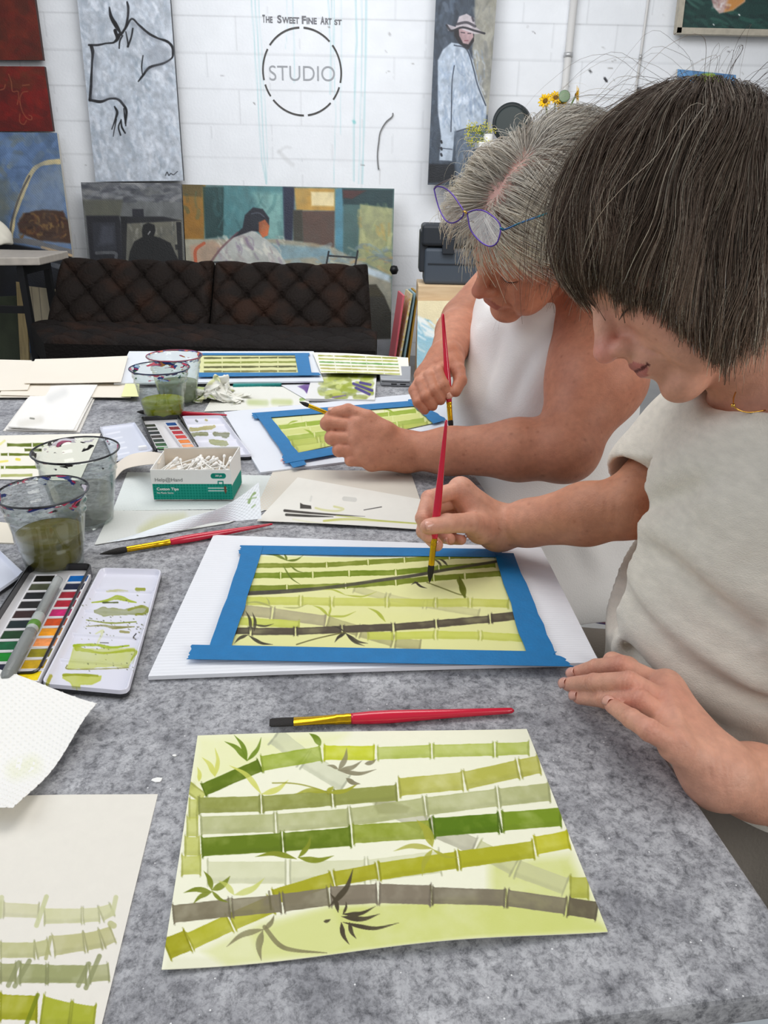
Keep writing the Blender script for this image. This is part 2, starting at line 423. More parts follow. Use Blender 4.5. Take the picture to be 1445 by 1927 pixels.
# courses of the block wall
zz = W.G[..., 2]; xx = W.G[..., 0]
for k in range(15):
    zc = .10 + k * .2035; s_ = np.exp(-((zz - zc) / .0045) ** 2) * (.75 + .5 * W.N2)
    W.C *= (1 - .12 * np.clip(s_, 0, 1))[..., None]
    inside = (zz > zc) & (zz < zc + .2035); ph = .2 if k % 2 else 0
    v = np.abs(((xx - ph) / .4065) % 1 - .5); v = np.exp(-((.5 - v) * .4065 / .0045) ** 2) * inside
    W.C *= (1 - .07 * v * (W.N1 > -.2))[..., None]
W.C *= (1 - .035 * np.clip(W.N2, 0, 1))[..., None]
def c5(x, y): return (440 + x / 4.5156, y / 4.5156)
teal = (150, 200, 205)
for pts, w, a in (([(150, 0), (190, 600), (235, 1350), (275, 1560)], 2.0, .5), ([(180, 0), (215, 500), (250, 1200), (275, 1560)], 2.2, .5), ([(210, 0), (240, 500), (285, 1250), (280, 1560)], 1.5, .4),
    ([(450, 0), (460, 200), (440, 410)], 1.5, .3), ([(500, 0), (515, 400), (512, 700)], 2, .4), ([(803, 0), (822, 400), (820, 800)], 2, .5), ([(830, 0), (850, 500), (865, 1000), (848, 1560)], 1.5, .4),
    ([(850, 0), (858, 450)], 1.5, .4), ([(910, 0), (912, 600), (905, 1140)], 1.8, .3), ([(1035, 0), (1045, 350), (1035, 500), (1020, 1100), (1020, 1540)], 3, .5),
    ([(1085, 0), (1088, 500), (1075, 1000), (1062, 1560)], 2, .4), ([(1125, 0), (1120, 500), (1105, 1100), (1090, 1560)], 3, .5)):
    W.stroke([c5(*p) for p in pts], w, teal, a, soft=1.5, sm=False)
W.stroke([c5(1018, 1030), c5(1024, 1040)], 6, (110, 190, 190), .7)
W.stroke([c5(1320, 285), c5(1326, 295)], 4, (170, 170, 170), .7)
W.stroke([c5(*p) for p in ((385, 1290), (440, 1350), (500, 1400))], 8, (195, 195, 195), .35, soft=4)
W.stroke([c5(*p) for p in ((380, 1290), (440, 1250), (480, 1255))], 5, (195, 195, 195), .35, soft=4)
g = np.random.default_rng(4)
for i in range(70):
    px, py = (g.uniform(990, 1400), g.uniform(20, 330)) if i < 45 else (g.uniform(100, 1100), g.uniform(0, 600))
    l = g.uniform(1, 8); t = g.uniform(-.5, .8)
    W.stroke([(px, py), (px + l * math.cos(t), py + l * math.sin(t))], g.uniform(.8, 2.4), (95, 90, 90) if g.random() < .5 else (160, 158, 155), g.uniform(.3, .9), soft=1.2)
W.stroke([(1138, 148), (1141, 153)], 5, (40, 40, 45), .95); W.stroke([(1109, 132), (1112, 136)], 3.5, (60, 60, 60), .9)
W.stroke([(715, 318), (714, 346)], 1.5, (190, 190, 190), .6)
tag(W.build('wall_back', WALLM), kind='structure')
def slab(name, b, m): tag(obj(name, *b, m, smooth=False), kind='structure')
slab('floor', box(-3.2, 3.4, -1.6, WY, -.1, 0), mat('floor_concrete', (120, 120, 120), rough=.45, col2=(150, 149, 146), vscale=1.5, bump=.05))

# ---- lettering stencilled on the wall
sign = thing('painted_sign', Y(568, 140, WY - .002), 'grey stencilled studio sign lettered on the white block wall, a broken ring around one word', 'sign')
inkm = mat('stencil_ink', (118, 118, 122), rough=.7, var=.25, vscale=60)
ringm = mat('ring_ink', (78, 76, 74), rough=.7, var=.3, vscale=30)
def text_mesh(name, body, p0, p1, hpx, m, parent, yplane, depth=.0006, bold=0, face=None, space=1):
    """flat lettering between two photo points on a plane y=const (or a given frame)"""
    cu = bpy.data.curves.new('t', 'FONT'); cu.body = body; cu.extrude = 0; cu.offset = bold; cu.space_character = space
    o = bpy.data.objects.new('t', cu); COL.objects.link(o); bpy.context.view_layer.update()
    me = bpy.data.meshes.new_from_object(o.evaluated_get(bpy.context.evaluated_depsgraph_get()))
    V = np.array([v.co[:] for v in me.vertices]); F = [list(p.vertices) for p in me.polygons]
    bpy.data.objects.remove(o); bpy.data.curves.remove(cu); bpy.data.meshes.remove(me)
    mn, mx = V.min(0), V.max(0); V = V - mn; V[:, 0] /= (mx - mn)[0]; V[:, 1] /= (mx - mn)[1]
    if face is None:
        a, b = Y(*p0, yplane), Y(*p1, yplane); up = Y(p0[0], p0[1] - hpx, yplane) - a; up[0] = 0
        W_ = a + V[:, :1] * (b - a) + V[:, 1:2] * up; nrm = np.array([0, -1., 0])
    else:
        a, ex, ey, nrm = face; W_ = a + V[:, :1] * ex + V[:, 1:2] * ey
    n = len(W_); W2 = np.vstack([W_ + nrm * depth, W_]); F2 = F
    return obj(name, W2[:n], F2, m, parent, smooth=False)
for w_, a, b, h in (('T', 494, 499, 15), ('HE', 500.5, 513, 12), ('S', 522, 530, 15), ('WEET', 531, 563, 12), ('F', 568, 576, 15), ('INE', 577, 596, 12), ('A', 603, 611, 15), ('RT', 612, 624, 12), ('ST', 629, 643, 10)):
    f = lambda x: 42.5 + (x - 494) / 149 * 4.5
    text_mesh('lettering', w_, (a, f(a)), (b, f(b)), h, inkm, sign, WY - .003, bold=.03)
text_mesh('lettering', 'STUDIO', (507, 151), (630, 152.5), 28, mat('studio_ink', (158, 160, 164), rough=.7), sign, WY - .003, bold=-.008)
gaps = [math.degrees(math.atan2(-(y - 615) / 372, (x - 580) / 333)) % 360 for x, y in ((582, 245), (300, 407), (262, 705), (328, 830), (605, 985), (835, 860), (898, 715), (820, 375))]
gaps = sorted(gaps); cen = Y(568.4, 136.2, WY - .003); rr = .5 * np.linalg.norm(Y(495, 136.2, WY) - Y(642, 136.2, WY))
rz = .5 * (Y(568, 54, WY)[2] - Y(568, 219, WY)[2])
parts = []
for i, gdeg in enumerate(gaps):
    a0 = math.radians(gdeg + 3); a1 = math.radians((gaps[(i + 1) % len(gaps)] - gdeg) % 360 + gdeg - 3); n = 20; V = []
    for k in range(n + 1):
        t = a0 + (a1 - a0) * k / n
        for q in (-.0055, .0055): V.append(cen + np.array([(rr + q) * math.cos(t), 0, (rz + q) * math.sin(t)]))
    parts.append((V, [[2 * k, 2 * k + 1, 2 * k + 3, 2 * k + 2] for k in range(n)]))
obj('ring', *join(parts), ringm, sign, smooth=False)
# ---- wire and conduits
pw = [Y(*c5(*p), WY - .012) for p in ((1352, 960), (1345, 990), (1290, 1040), (1245, 1120), (1232, 1200), (1222, 1290), (1222, 1360), (1230, 1440))]
tag(obj('bent_wire', *tube(spline(pw, 5), .004, 8), mat('wire_grey', (120, 120, 120), rough=.4)), 'thin bent grey wire hanging on the white wall beside the studio sign', 'wire')
def vpipe(px, r, name, label, col, zlo, zhi, py=20):
    p = Y(px, py, WY - r - .004)
    t = thing(name, (p[0], p[1], zlo), label, 'pipe'); obj('pipe', *tube([(p[0], p[1], zlo), (p[0], p[1], zhi)], r, 16), mat(name + '_m', col, rough=.5), t)
    for z in (.6, 1.95): obj('clamp', *tube([(p[0], p[1], z), (p[0], p[1], z + .025)], r * 1.25, 16), mat('clamp_m', (190, 190, 190), rough=.4, metal=.5), t)
vpipe(1078, .024, 'conduit_pipe', 'thick white painted conduit running up the wall above the flowers', (205, 203, 200), 0, 2.9)
vpipe(1217, .008, 'conduit_pipe', 'thin grey conduit running up the wall left of the fruit painting', (170, 172, 175), 1.25, 2.9)
a = Y(1203, 172, WY - .03); b = Y(1240, 172, WY - .03); b[2] = a[2]
hk = thing('wall_hook', a, 'small grey wall hook with a bar beside the thin conduit', 'hook')
obj('plate', *box(a[0] - .008, a[0] + .008, WY - .03, WY - .004, a[2] - .025, a[2] + .025), mat('hook_grey', (95, 95, 98), rough=.4, metal=.6), hk, smooth=False)
obj('bar', *tube([a, b], .005, 8), mat('hook_grey'), hk)

# ================================================================== WALL ART
def c1(x, y): return (x / 1.9013, y / 1.9013)
def c2(x, y): return (700 + x / 1.9396, y / 1.9396)
def c3(x, y): return (x / 4.0139, y / 4.0139)
def C(f, pts): return [f(*p) for p in pts]
CSIDE = (205, 200, 190)
def art(quad, ytop, ybot, nx, ny, base, label, thick=.03, name='canvas_painting', cat='painting', **k):
    P = [Y(*quad[0], ytop), Y(*quad[1], ytop), Y(*quad[2], ybot), Y(*quad[3], ybot)]
    s = Sheet(P, nx, ny, base, thick, grain=.06, **k); s.lab = (name, label, cat); s.side = np.array(CSIDE, float); return s
def done(s, side=None):
    s.C = 255 * (np.clip(s.C, 0, 255) / 255) ** 1.22 * (1 + .10 * s.N1[..., None]) * (1 + .06 * np.sin(s.PX * 1.3 + s.PY * 3.1 + 9 * s.N2)[..., None])
    o = s.build(s.lab[0], PAINT, side=side); tag(o, s.lab[1], s.lab[2]); return o
# red panels
s = art([(-80, -60), (57, -60), (81, 113), (-80, 113)], 5.53, 5.53, 130, 150, (112, 42, 22), 'plain rust red canvas hung at the top left corner of the wall', seed=11)
s.daub((-80, 81, -60, 113), [(130, 50, 25), (90, 35, 20), (120, 30, 18), (80, 42, 25)], 90, (20, 60), (8, 20), .35, 1); done(s, (60, 30, 22))
s = art([(-80, 124), (83, 125), (100, 247), (-80, 247)], 5.53, 5.53, 150, 120, (128, 30, 18), 'red canvas with faint scrolling lines hung under the plain rust one', seed=12)
s.daub((-80, 100, 124, 165), [(110, 50, 25), (100, 45, 22)], 40, (20, 60), (8, 16), .4, 2); s.daub((-80, 100, 170, 247), [(140, 20, 14), (110, 20, 15), (90, 25, 18)], 60, (20, 60), (8, 16), .4, 3)
for p in ([(65, 560), (85, 620), (95, 690), (135, 690), (140, 740), (130, 790)], [(210, 690), (170, 700), (150, 750), (165, 830), (200, 890), (235, 905), (240, 880), (220, 870)], [(150, 860), (150, 920), (180, 940), (200, 910)], [(0, 680), (30, 670), (40, 640)], [(170, 645), (220, 640)]):
    s.stroke(C(c3, p), 1.6, (165, 110, 80), .7)
done(s, (60, 25, 18))
# loaf painting
s = art([(-80, 248), (107, 250), (160, 668), (-80, 660)], 5.5, 5.24, 190, 300, (105, 128, 160), 'tall canvas with blue sky and a brown loaf under a pale arch, at the left', seed=13)
s.daub((-80, 125, 248, 400), [(120, 145, 180), (95, 115, 140), (125, 130, 125), (140, 150, 150)], 110, (15, 45), (6, 16), .5, 4)
s.poly(C(c1, [(-150, 640), (30, 640), (20, 860), (-150, 880)]), (118, 122, 112), .6, soft=12)
s.poly(C(c1, [(85, 740), (110, 640), (150, 600), (215, 590), (245, 880), (40, 870)]), (135, 150, 170), .7, soft=10)
s.poly(C(c1, [(62, 800), (85, 765), (150, 750), (225, 755), (245, 790), (255, 870), (150, 862), (70, 835)]), (84, 60, 45), .95, soft=4, wob=2)
s.daub((*[v / 1.9013 for v in (70, 235)], *[v / 1.9013 for v in (765, 850)]), [(130, 95, 60), (60, 40, 35), (150, 125, 80), (95, 60, 50)], 70, (5, 14), (2, 5), .7, 5)
s.stroke(C(c1, [(38, 880), (45, 800), (80, 690), (115, 615), (155, 585), (215, 578)]), 9, (205, 190, 150), .9, wob=.4)
s.stroke(C(c1, [(32, 870), (45, 780), (75, 690), (105, 630)]), 4, (70, 70, 80), .7)
s.poly(C(c1, [(-150, 900), (20, 868), (255, 912), (262, 940), (400, 1200), (-150, 1200)]), (18, 18, 24), .98, soft=4)
s.stroke(C(c1, [(30, 860), (120, 868), (255, 905)]), 11, (125, 122, 120), .85, wob=.4); s.stroke(C(c1, [(150, 885), (258, 915)]), 5, (200, 175, 140), .8)
s.stroke(C(c1, [(130, 930), (230, 960)]), 9, (115, 118, 122), .8, wob=.5)
done(s)
# line drawing of faces
s = art([(130, -150), (309, -150), (345, 340), (180, 342)], 5.50, 5.50, 260, 620, (192, 198, 206), 'tall grey and white canvas with black line drawing of a tilted head and a hand', seed=14)
s.daub((120, 345, -150, 342), [(215, 220, 228), (178, 186, 196), (205, 210, 218), (165, 175, 186), (225, 228, 234)], 900, (12, 36), (3, 8), .5, 6, ang=70)
s.poly(C(c3, [(1110, 380), (1200, 330), (1290, 390), (1230, 480), (1130, 500)]), (165, 170, 178), .7, soft=8)
s.poly(C(c3, [(920, 300), (1000, 180), (1060, 260), (980, 380)]), (170, 176, 184), .5, soft=8)
K = (22, 22, 26)
for p, w in (([(826, 55), (838, 125), (872, 185), (905, 240)], [2, 6, 8, 5]), ([(960, 15), (968, 60), (965, 130), (950, 200), (925, 245)], [2.5, 4.5, 4, 4, 4]),
    ([(925, 245), (900, 265), (885, 300), (855, 322), (800, 328), (740, 340), (672, 340)], [4, 7, 5, 3.5, 3, 4, 4]), ([(690, 350), (700, 400), (694, 500), (688, 640), (680, 755)], [7, 6, 3.5, 5, 6]),
    ([(680, 755), (760, 768), (830, 745), (890, 750), (930, 790), (955, 840), (948, 930)], [5, 5, 3.5, 4, 4.5, 4, 3]), ([(870, 230), (885, 290), (860, 320)], [6, 6, 3]),
    ([(915, 265), (950, 210), (995, 142), (1050, 190), (1120, 250), (1190, 288), (1260, 312), (1300, 352), (1306, 400), (1296, 440), (1230, 480), (1130, 510), (1080, 570), (1045, 615)], [3, 4, 3.5, 3.5, 4.5, 3.5, 4.5, 5, 4, 3, 4, 4.5, 4, 2]),
    ([(1003, 215), (990, 285), (965, 352)], [3, 3, 4]), ([(950, 240), (962, 300), (968, 350)], [2, 2.5, 3]), ([(925, 270), (905, 310), (900, 365)], [3, 2.5, 2]),
    ([(865, 805), (885, 850), (868, 910), (845, 975)], [2, 5, 3, 2]), ([(935, 820), (945, 900), (950, 950)], [2, 3, 2]), ([(915, 905), (895, 960), (910, 1020)], [2, 2.5, 3]), ([(915, 915), (920, 960), (945, 1005)], [2, 3, 3]), ([(880, 900), (865, 970), (855, 1030)], [1.5, 2, 1]),
    ([(1250, 1325), (1262, 1300), (1275, 1325), (1290, 1310), (1310, 1320), (1340, 1295)], [1.2] * 6), ([(1080, 420), (1070, 500), (1075, 560)], [2, 2, 1.5])):
    s.stroke(C(c3, p), np.array(w) * 1.0, K, .93, soft=1.6, wob=.25)
for p in ([(715, 380), (715, 500), (705, 640), (700, 740)], [(1000, 170), (1060, 220), (1130, 280), (1200, 310)], [(700, 735), (780, 745), (860, 730), (940, 780)], [(1100, 530), (1180, 500), (1280, 455)]):
    s.stroke(C(c3, p), 6, (130, 134, 142), .45, soft=7)
done(s, (70, 72, 76))
# dark figure and chairs
s = art([(152, 343), (341, 345), (357, 672), (182, 668)], 5.46, 5.20, 230, 240, (112, 114, 114), 'black and grey canvas of a dark seated figure between chairs, behind the sofa', seed=15)
s.daub((150, 345, 343, 378), [(95, 97, 102), (135, 137, 140), (150, 150, 150), (70, 72, 80)], 90, (20, 50), (4, 9), .6, 7, ang=5)
s.poly(C(c1, [(296, 715), (440, 715), (430, 775), (305, 775)]), (98, 98, 86), .8, soft=5)
s.poly(C(c1, [(440, 780), (650, 785), (660, 960), (440, 960)]), (112, 110, 98), .9, soft=4)
s.daub((240, 345, 415, 495), [(150, 148, 138), (80, 84, 84), (170, 168, 160)], 50, (5, 16), (2, 5), .5, 8, ang=85)
s.poly(C(c1, [(308, 772), (425, 772), (432, 800), (440, 960), (325, 960)]), (32, 32, 40), .96, soft=3)
s.poly(C(c1, [(330, 795), (412, 795), (418, 895), (335, 900)]), (52, 54, 62), .9, soft=3); s.poly(C(c1, [(365, 805), (405, 810), (408, 870), (350, 880)]), (85, 88, 98), .6, soft=8)
s.stroke(C(c1, [(345, 905), (410, 905), (415, 925)]), 6, (110, 112, 114), .7)
s.poly(C(c1, [(430, 775), (585, 775), (650, 790), (440, 800)]), (30, 30, 36), .9, soft=3); s.poly(C(c1, [(432, 775), (455, 775), (450, 960), (438, 960)]), (24, 24, 28), .95)
s.poly(C(c1, [(473, 748), (513, 748), (515, 778), (474, 776)]), (36, 36, 46), .95)
s.poly(C(c1, [(512, 805), (530, 797), (552, 805), (556, 825), (550, 845), (575, 852), (610, 870), (640, 935), (640, 960), (455, 960), (465, 900), (480, 865), (510, 848), (508, 825)]), (8, 8, 10), .98, soft=2)
s.stroke(C(c1, [(530, 838), (537, 828)]), 2, (190, 190, 190), .8)
s.poly(C(c1, [(630, 795), (648, 795), (655, 960), (640, 960)]), (18, 18, 22), .95); s.poly(C(c1, [(625, 875), (650, 875), (650, 895), (628, 893)]), (18, 18, 22), .9)
done(s, (90, 90, 88))
# long canvas
s = art([(343, 347), (742, 355), (734, 686), (359, 676)], 5.45, 5.20, 460, 330, (120, 140, 138), 'long canvas of a dark-haired woman in a white robe at a table, behind the sofa', seed=16)
P_ = lambda pts, col, a=.95, soft=4, **k: s.poly(C(c1, pts), col, a, soft, **k)
P_([(650, 655), (735, 655), (730, 860), (650, 860)], (150, 112, 42)); P_([(650, 650), (725, 655), (722, 705), (650, 700)], (92, 84, 52), .8)
P_([(725, 668), (805, 668), (800, 845), (735, 855)], (28, 66, 66)); P_([(800, 665), (1020, 668), (1010, 880), (800, 860)], (84, 132, 136)); P_([(905, 690), (1012, 690), (1012, 880), (965, 870)], (140, 176, 170), .8, 12)
P_([(1012, 668), (1055, 670), (1045, 865), (1018, 865)], (24, 32, 62)); P_([(1052, 672), (1205, 675), (1200, 755), (1060, 752)], (186, 152, 82)); P_([(1112, 686), (1196, 688), (1195, 738), (1115, 736)], (222, 208, 168))
P_([(1078, 755), (1198, 755), (1195, 890), (1085, 885)], (98, 76, 66)); P_([(1048, 752), (1080, 752), (1085, 865), (1050, 865)], (64, 60, 48)); P_([(1198, 675), (1235, 675), (1228, 920), (1200, 900)], (92, 142, 158))
P_([(1225, 675), (1408, 678), (1405, 748), (1290, 735), (1228, 735)], (30, 62, 66)); P_([(1226, 680), (1310, 682), (1260, 712), (1228, 708)], (96, 50, 46), .8)
P_([(1228, 730), (1292, 735), (1285, 930), (1228, 920)], (78, 108, 106)); P_([(1288, 730), (1405, 745), (1400, 985), (1280, 930)], (164, 166, 126)); P_([(655, 855), (1010, 855), (1180, 880), (1290, 935), (1400, 1000), (1400, 1300), (655, 1300)], (160, 156, 140))
s.daub((345, 530, 355, 445), [(60, 110, 112), (110, 150, 150), (40, 80, 82)], 30, (10, 40), (3, 8), .3, 9, ang=88)
s.daub((530, 740, 460, 520), [(190, 185, 160), (140, 160, 165), (175, 150, 110), (120, 135, 140)], 60, (10, 40), (3, 8), .6, 10, ang=12)
s.daub((675, 738, 385, 480), [(185, 185, 140), (140, 150, 110), (190, 160, 90)], 40, (8, 30), (3, 8), .4, 12, ang=80)
P_([(960, 870), (1180, 890), (1190, 915), (1010, 930)], (130, 160, 172), .8, 6); P_([(680, 880), (760, 860), (800, 880), (740, 950), (690, 950)], (176, 150, 130), .8, 6); s.stroke(C(c1, [(700, 940), (700, 895), (730, 870)]), 6, (180, 85, 50), .7)
P_([(752, 960), (790, 890), (850, 832), (905, 822), (945, 850), (990, 890), (1035, 960)], (178, 180, 176), .97, 3)
s.daub((410, 535, 445, 500), [(215, 212, 200), (135, 120, 140), (160, 150, 150), (200, 200, 190)], 60, (6, 24), (2, 6), .6, 11, ang=60)
P_([(828, 852), (868, 815), (876, 770), (905, 742), (940, 748), (963, 780), (962, 812), (940, 800), (930, 830), (900, 826)], (28, 30, 44), .97, 2.5); s.stroke(C(c1, [(900, 765), (925, 762), (945, 775)]), 2, (120, 125, 135), .6)
P_([(925, 795), (948, 785), (964, 808), (958, 842), (940, 850), (926, 830)], (192, 112, 66), .95, 2.5)
s.stroke(C(c1, [(752, 940), (790, 890), (850, 832)]), 4, (110, 70, 80), .6)
for p in ([(1165, 960), (1176, 900)], [(1176, 915), (1275, 922)], [(1280, 898), (1268, 965)], [(715, 940), (850, 938), (852, 960)]): s.stroke(C(c1, p), 3, (20, 22, 28), .95)
P_([(1300, 950), (1395, 985), (1395, 1010), (1300, 975)], (190, 205, 215), .8, 5)
P_([(1300, 1020), (1345, 1018), (1375, 1060), (1400, 1120), (1400, 1215), (1300, 1215)], (48, 46, 36), .97, 3); P_([(1310, 1022), (1345, 1020), (1372, 1062), (1312, 1062)], (70, 64, 38), .8, 6)
P_([(1300, 1215), (1400, 1212), (1400, 1300), (1300, 1300)], (132, 134, 138), .95)
done(s)
# hat portrait
s = art([(827, -150), (946, -150), (908, 350), (805, 347)], 5.52, 5.40, 160, 560, (78, 88, 100), 'narrow tall canvas of a figure in a wide hat and long pale coat', seed=17)
s.daub((805, 895, -150, 347), [(60, 70, 84), (95, 108, 124), (45, 52, 64), (110, 120, 134)], 240, (12, 40), (3, 8), .5, 13, ang=85)
P_([(372, -300), (470, -300), (430, 420), (415, 420), (385, 300), (365, 180), (375, 90)], (160, 158, 148), .95, 4) if False else s.poly(C(c2, [(375, -300), (480, -300), (432, 420), (415, 420), (385, 300), (365, 180), (375, 90)]), (162, 160, 150), .95, 4)
s.daub((892, 935, -150, 210), [(180, 178, 168), (140, 138, 126), (120, 122, 124)], 90, (8, 30), (3, 7), .4, 14, ang=85)
s.poly(C(c2, [(290, 155), (345, 165), (372, 235), (388, 300), (418, 385), (415, 455), (350, 475), (302, 480), (292, 588), (245, 585), (252, 500), (240, 400), (240, 220), (258, 182)]), (186, 196, 208), .97, 2.5)
s.daub((826, 912, 95, 240), [(215, 220, 228), (160, 175, 195), (140, 155, 175)], 160, (8, 26), (1.5, 4), .55, 15, ang=82)
s.poly(C(c2, [(300, 480), (418, 450), (400, 600), (310, 650)]), (120, 132, 146), .8, 4); s.daub((855, 905, 240, 340), [(160, 170, 182), (90, 100, 112)], 40, (10, 26), (2, 5), .5, 16, ang=85)
s.poly(C(c2, [(208, 598), (300, 600), (305, 660), (205, 668)]), (22, 26, 34), .9, 4)
for p, w in (([(300, 165), (345, 180), (370, 250), (385, 310), (415, 385)], 2.4), ([(300, 240), (292, 300), (290, 400), (288, 480)], 2), ([(243, 540), (292, 545)], 1.5), ([(310, 480), (350, 468), (415, 455)], 2)): s.stroke(C(c2, p), w, (50, 58, 72), .8)
for q in (515, 540, 562): s.stroke(C(c2, [(252, q), (254, q + 6)]), 4, (40, 44, 54), .9)
s.poly(C(c2, [(300, 98), (315, 95), (372, 100), (372, 150), (350, 182), (318, 160), (300, 130)]), (40, 34, 38), .95, 2); s.poly(C(c2, [(316, 102), (366, 104), (370, 135), (352, 162), (332, 158), (318, 130)]), (186, 160, 162), .95, 2)
s.stroke(C(c2, [(325, 118), (338, 120)]), 2, (60, 50, 60), .8); s.stroke(C(c2, [(350, 122), (360, 122)]), 2, (60, 50, 60), .8); s.stroke(C(c2, [(338, 148), (350, 148)]), 1.8, (140, 80, 90), .8)
s.poly(C(c2, [(272, 88), (305, 98), (318, 60), (345, 50), (372, 66), (378, 98), (410, 122), (372, 124), (320, 104), (278, 112)]), (196, 188, 192), .97, 2)
s.stroke(C(c2, [(272, 92), (290, 112), (330, 100), (375, 112), (410, 122)]), 4, (50, 48, 54), .9); s.stroke(C(c2, [(310, 88), (345, 82), (376, 96)]), 5, (70, 66, 74), .8); s.stroke(C(c2, [(366, 64), (370, 76)]), 4, (60, 56, 66), .8)
done(s, (60, 66, 74))
# fruit painting in a frame
q = [(1290, -100), (1500, -100), (1500, 68), (1271, 63)]
fr = thing('framed_painting', Y(1390, 20, 5.56), 'dark green fruit painting in a pale frame at the top right of the wall', 'painting')
P = [Y(*p, 5.52) for p in q]
s = Sheet(P, 220, 170, (24, 58, 54), .01, grain=.06, seed=18)
c7 = lambda x, y: (980 + x / 3.107, y / 3.107)
s.daub((1275, 1500, -100, 66), [(18, 44, 44), (40, 86, 76), (60, 100, 90), (12, 28, 30)], 160, (10, 40), (3, 8), .6, 19, ang=20)
s.poly(C(c7, [(1105, -60), (1330, -60), (1310, 10), (1240, 60), (1160, 80), (1125, 40)]), (196, 168, 160), .95, 3); s.poly(C(c7, [(1230, -60), (1330, -60), (1305, 10), (1240, 60), (1190, 70)]), (196, 128, 52), .8, 6)
s.daub((1337, 1375, -10, 20), [(225, 220, 220), (150, 110, 110)], 20, (4, 12), (2, 5), .5, 20)
for a_, b_ in ((1275, 85), (1125, 142), (1385, 178)): s.stroke(C(c7, [(a_, b_), (a_ + 4, b_ + 4)]), 2.5, (220, 220, 220), .9)
s.build('canvas', PAINT, fr)
frm = mat('frame_wood', (176, 168, 152), rough=.6, var=.15, vscale=30)
cx = sum(P) / 4
for i in range(4):
    a, b = P[i], P[(i + 1) % 4]; d = unit(b - a); inn = unit(cx - (a + b) / 2); inn -= d * (inn @ d); inn = unit(inn)
    obj('frame_rail', *obox(a - d * .0 - inn * .004 + (0, .03, 0), b - a, inn * .034, (0, -.05, 0)), frm, fr, smooth=False)
s = art([(1275, 130), (1385, 141), (1378, 250), (1266, 244)], 5.54, 5.54, 120, 110, (112, 156, 196), 'small sky blue canvas with a yellow green bush, low on the right of the wall', seed=21)
s.daub((1266, 1385, 130, 250), [(130, 170, 205), (100, 145, 190)], 60, (8, 24), (3, 7), .5, 22, ang=10); s.poly([(1300, 175), (1312, 150), (1322, 138), (1345, 140), (1360, 152), (1375, 175), (1375, 250), (1290, 250)], (160, 180, 60), .9, 3, wob=3)
s.daub((1305, 1365, 142, 200), [(200, 215, 70), (120, 150, 50), (90, 120, 45)], 60, (4, 12), (2, 4), .7, 23); done(s)
# ================================================================== SOFA AND FURNITURE BY THE WALL
SUEDE = mat('sofa_suede', attr=True, rough=.75, bump=.5, bscale=70, spec=.2)
def tufted(P, nu, nv, depth, thick, name, parent, seed, nx=220, ny=110, puff=.03, base=(24, 17, 13)):
    def off(u, v):
        a = u * nu; b = v * nv; p = a + b; q = a - b
        h = (np.abs(np.sin(math.pi * p / 1.0 * .5 * 1)) * np.abs(np.sin(math.pi * q * .5))) ** .45 * depth
        pit = np.zeros_like(a)
        for i in range(0, int(nu) + 1):
            for j in range(0, int(nv) + 1):
                if (i + j) % 2 == 0: pit += np.exp(-(((a - i) / .16) ** 2 + ((b - j) / .2) ** 2))
        e = np.minimum(np.minimum(u, 1 - u) * 14, np.minimum(v, 1 - v) * 8).clip(0, 1)
        return (h - pit * depth * .7 + puff) * np.sqrt(1 - (1 - e) ** 2) - .0
    s = Sheet(P, nx, ny, base, thick, off=off, grain=.12, seed=seed)
    rust = np.clip(s.N2 * 1.6 + s.N1 * .4, 0, 1)[..., None]; s.C = s.C * (1 - rust * .55) + np.array([56, 31, 18]) * rust * .55
    s.side = np.array([18, 14, 12.])
    return s.build(name, SUEDE, parent)
yb = 4.72; yj = 4.42
def lerp(a, b, t): return np.asarray(a) * (1 - t) + np.asarray(b) * t
tl, tr = Y(118, 489, yb), Y(692, 505, yb); tl[2] = tr[2] = .725
bl, br = Y(88, 622, yj), Y(700, 636, yj); bl[2] = br[2] = .36
sofa = thing('tufted_sofa', ((tl[0] + tr[0]) / 2, 4.3, 0), 'dark brown button-tufted suede sofa with a split backrest, in front of the leaning canvases', 'sofa')
m0 = .497
tufted([tl, lerp(tl, tr, m0), lerp(bl, br, m0), bl], 9, 4, .035, .10, 'backrest', sofa, 31)
tufted([lerp(tl, tr, m0 + .004), tr, br, lerp(bl, br, m0 + .004)], 9, 4, .035, .10, 'backrest', sofa, 32)
yf = 3.90
xl = Z(18, 655, .41)[0]; xr = br[0] + .03
sb = [np.array([bl[0] - .10, yj + .02, .385]), np.array([xr, yj + .02, .385]), np.array([xr - .0, yf, .385]), np.array([xl + .06, yf, .385])]
tufted(sb, 18, 4, .02, .15, 'seat', sofa, 33, nx=380, ny=100, puff=.02, base=(22, 17, 15))
fm = mat('sofa_frame', (25, 22, 20), rough=.5)
obj('frame', *box(xl + .12, xr - .08, yf + .08, yj + .05, .15, .24), fm, sofa, smooth=False)
for x in (xl + .2, xr - .2):
    for y in (yf + .14, yj): obj('leg', *tube([(x, y, 0), (x, y, .16)], .022, 12), fm, sofa)
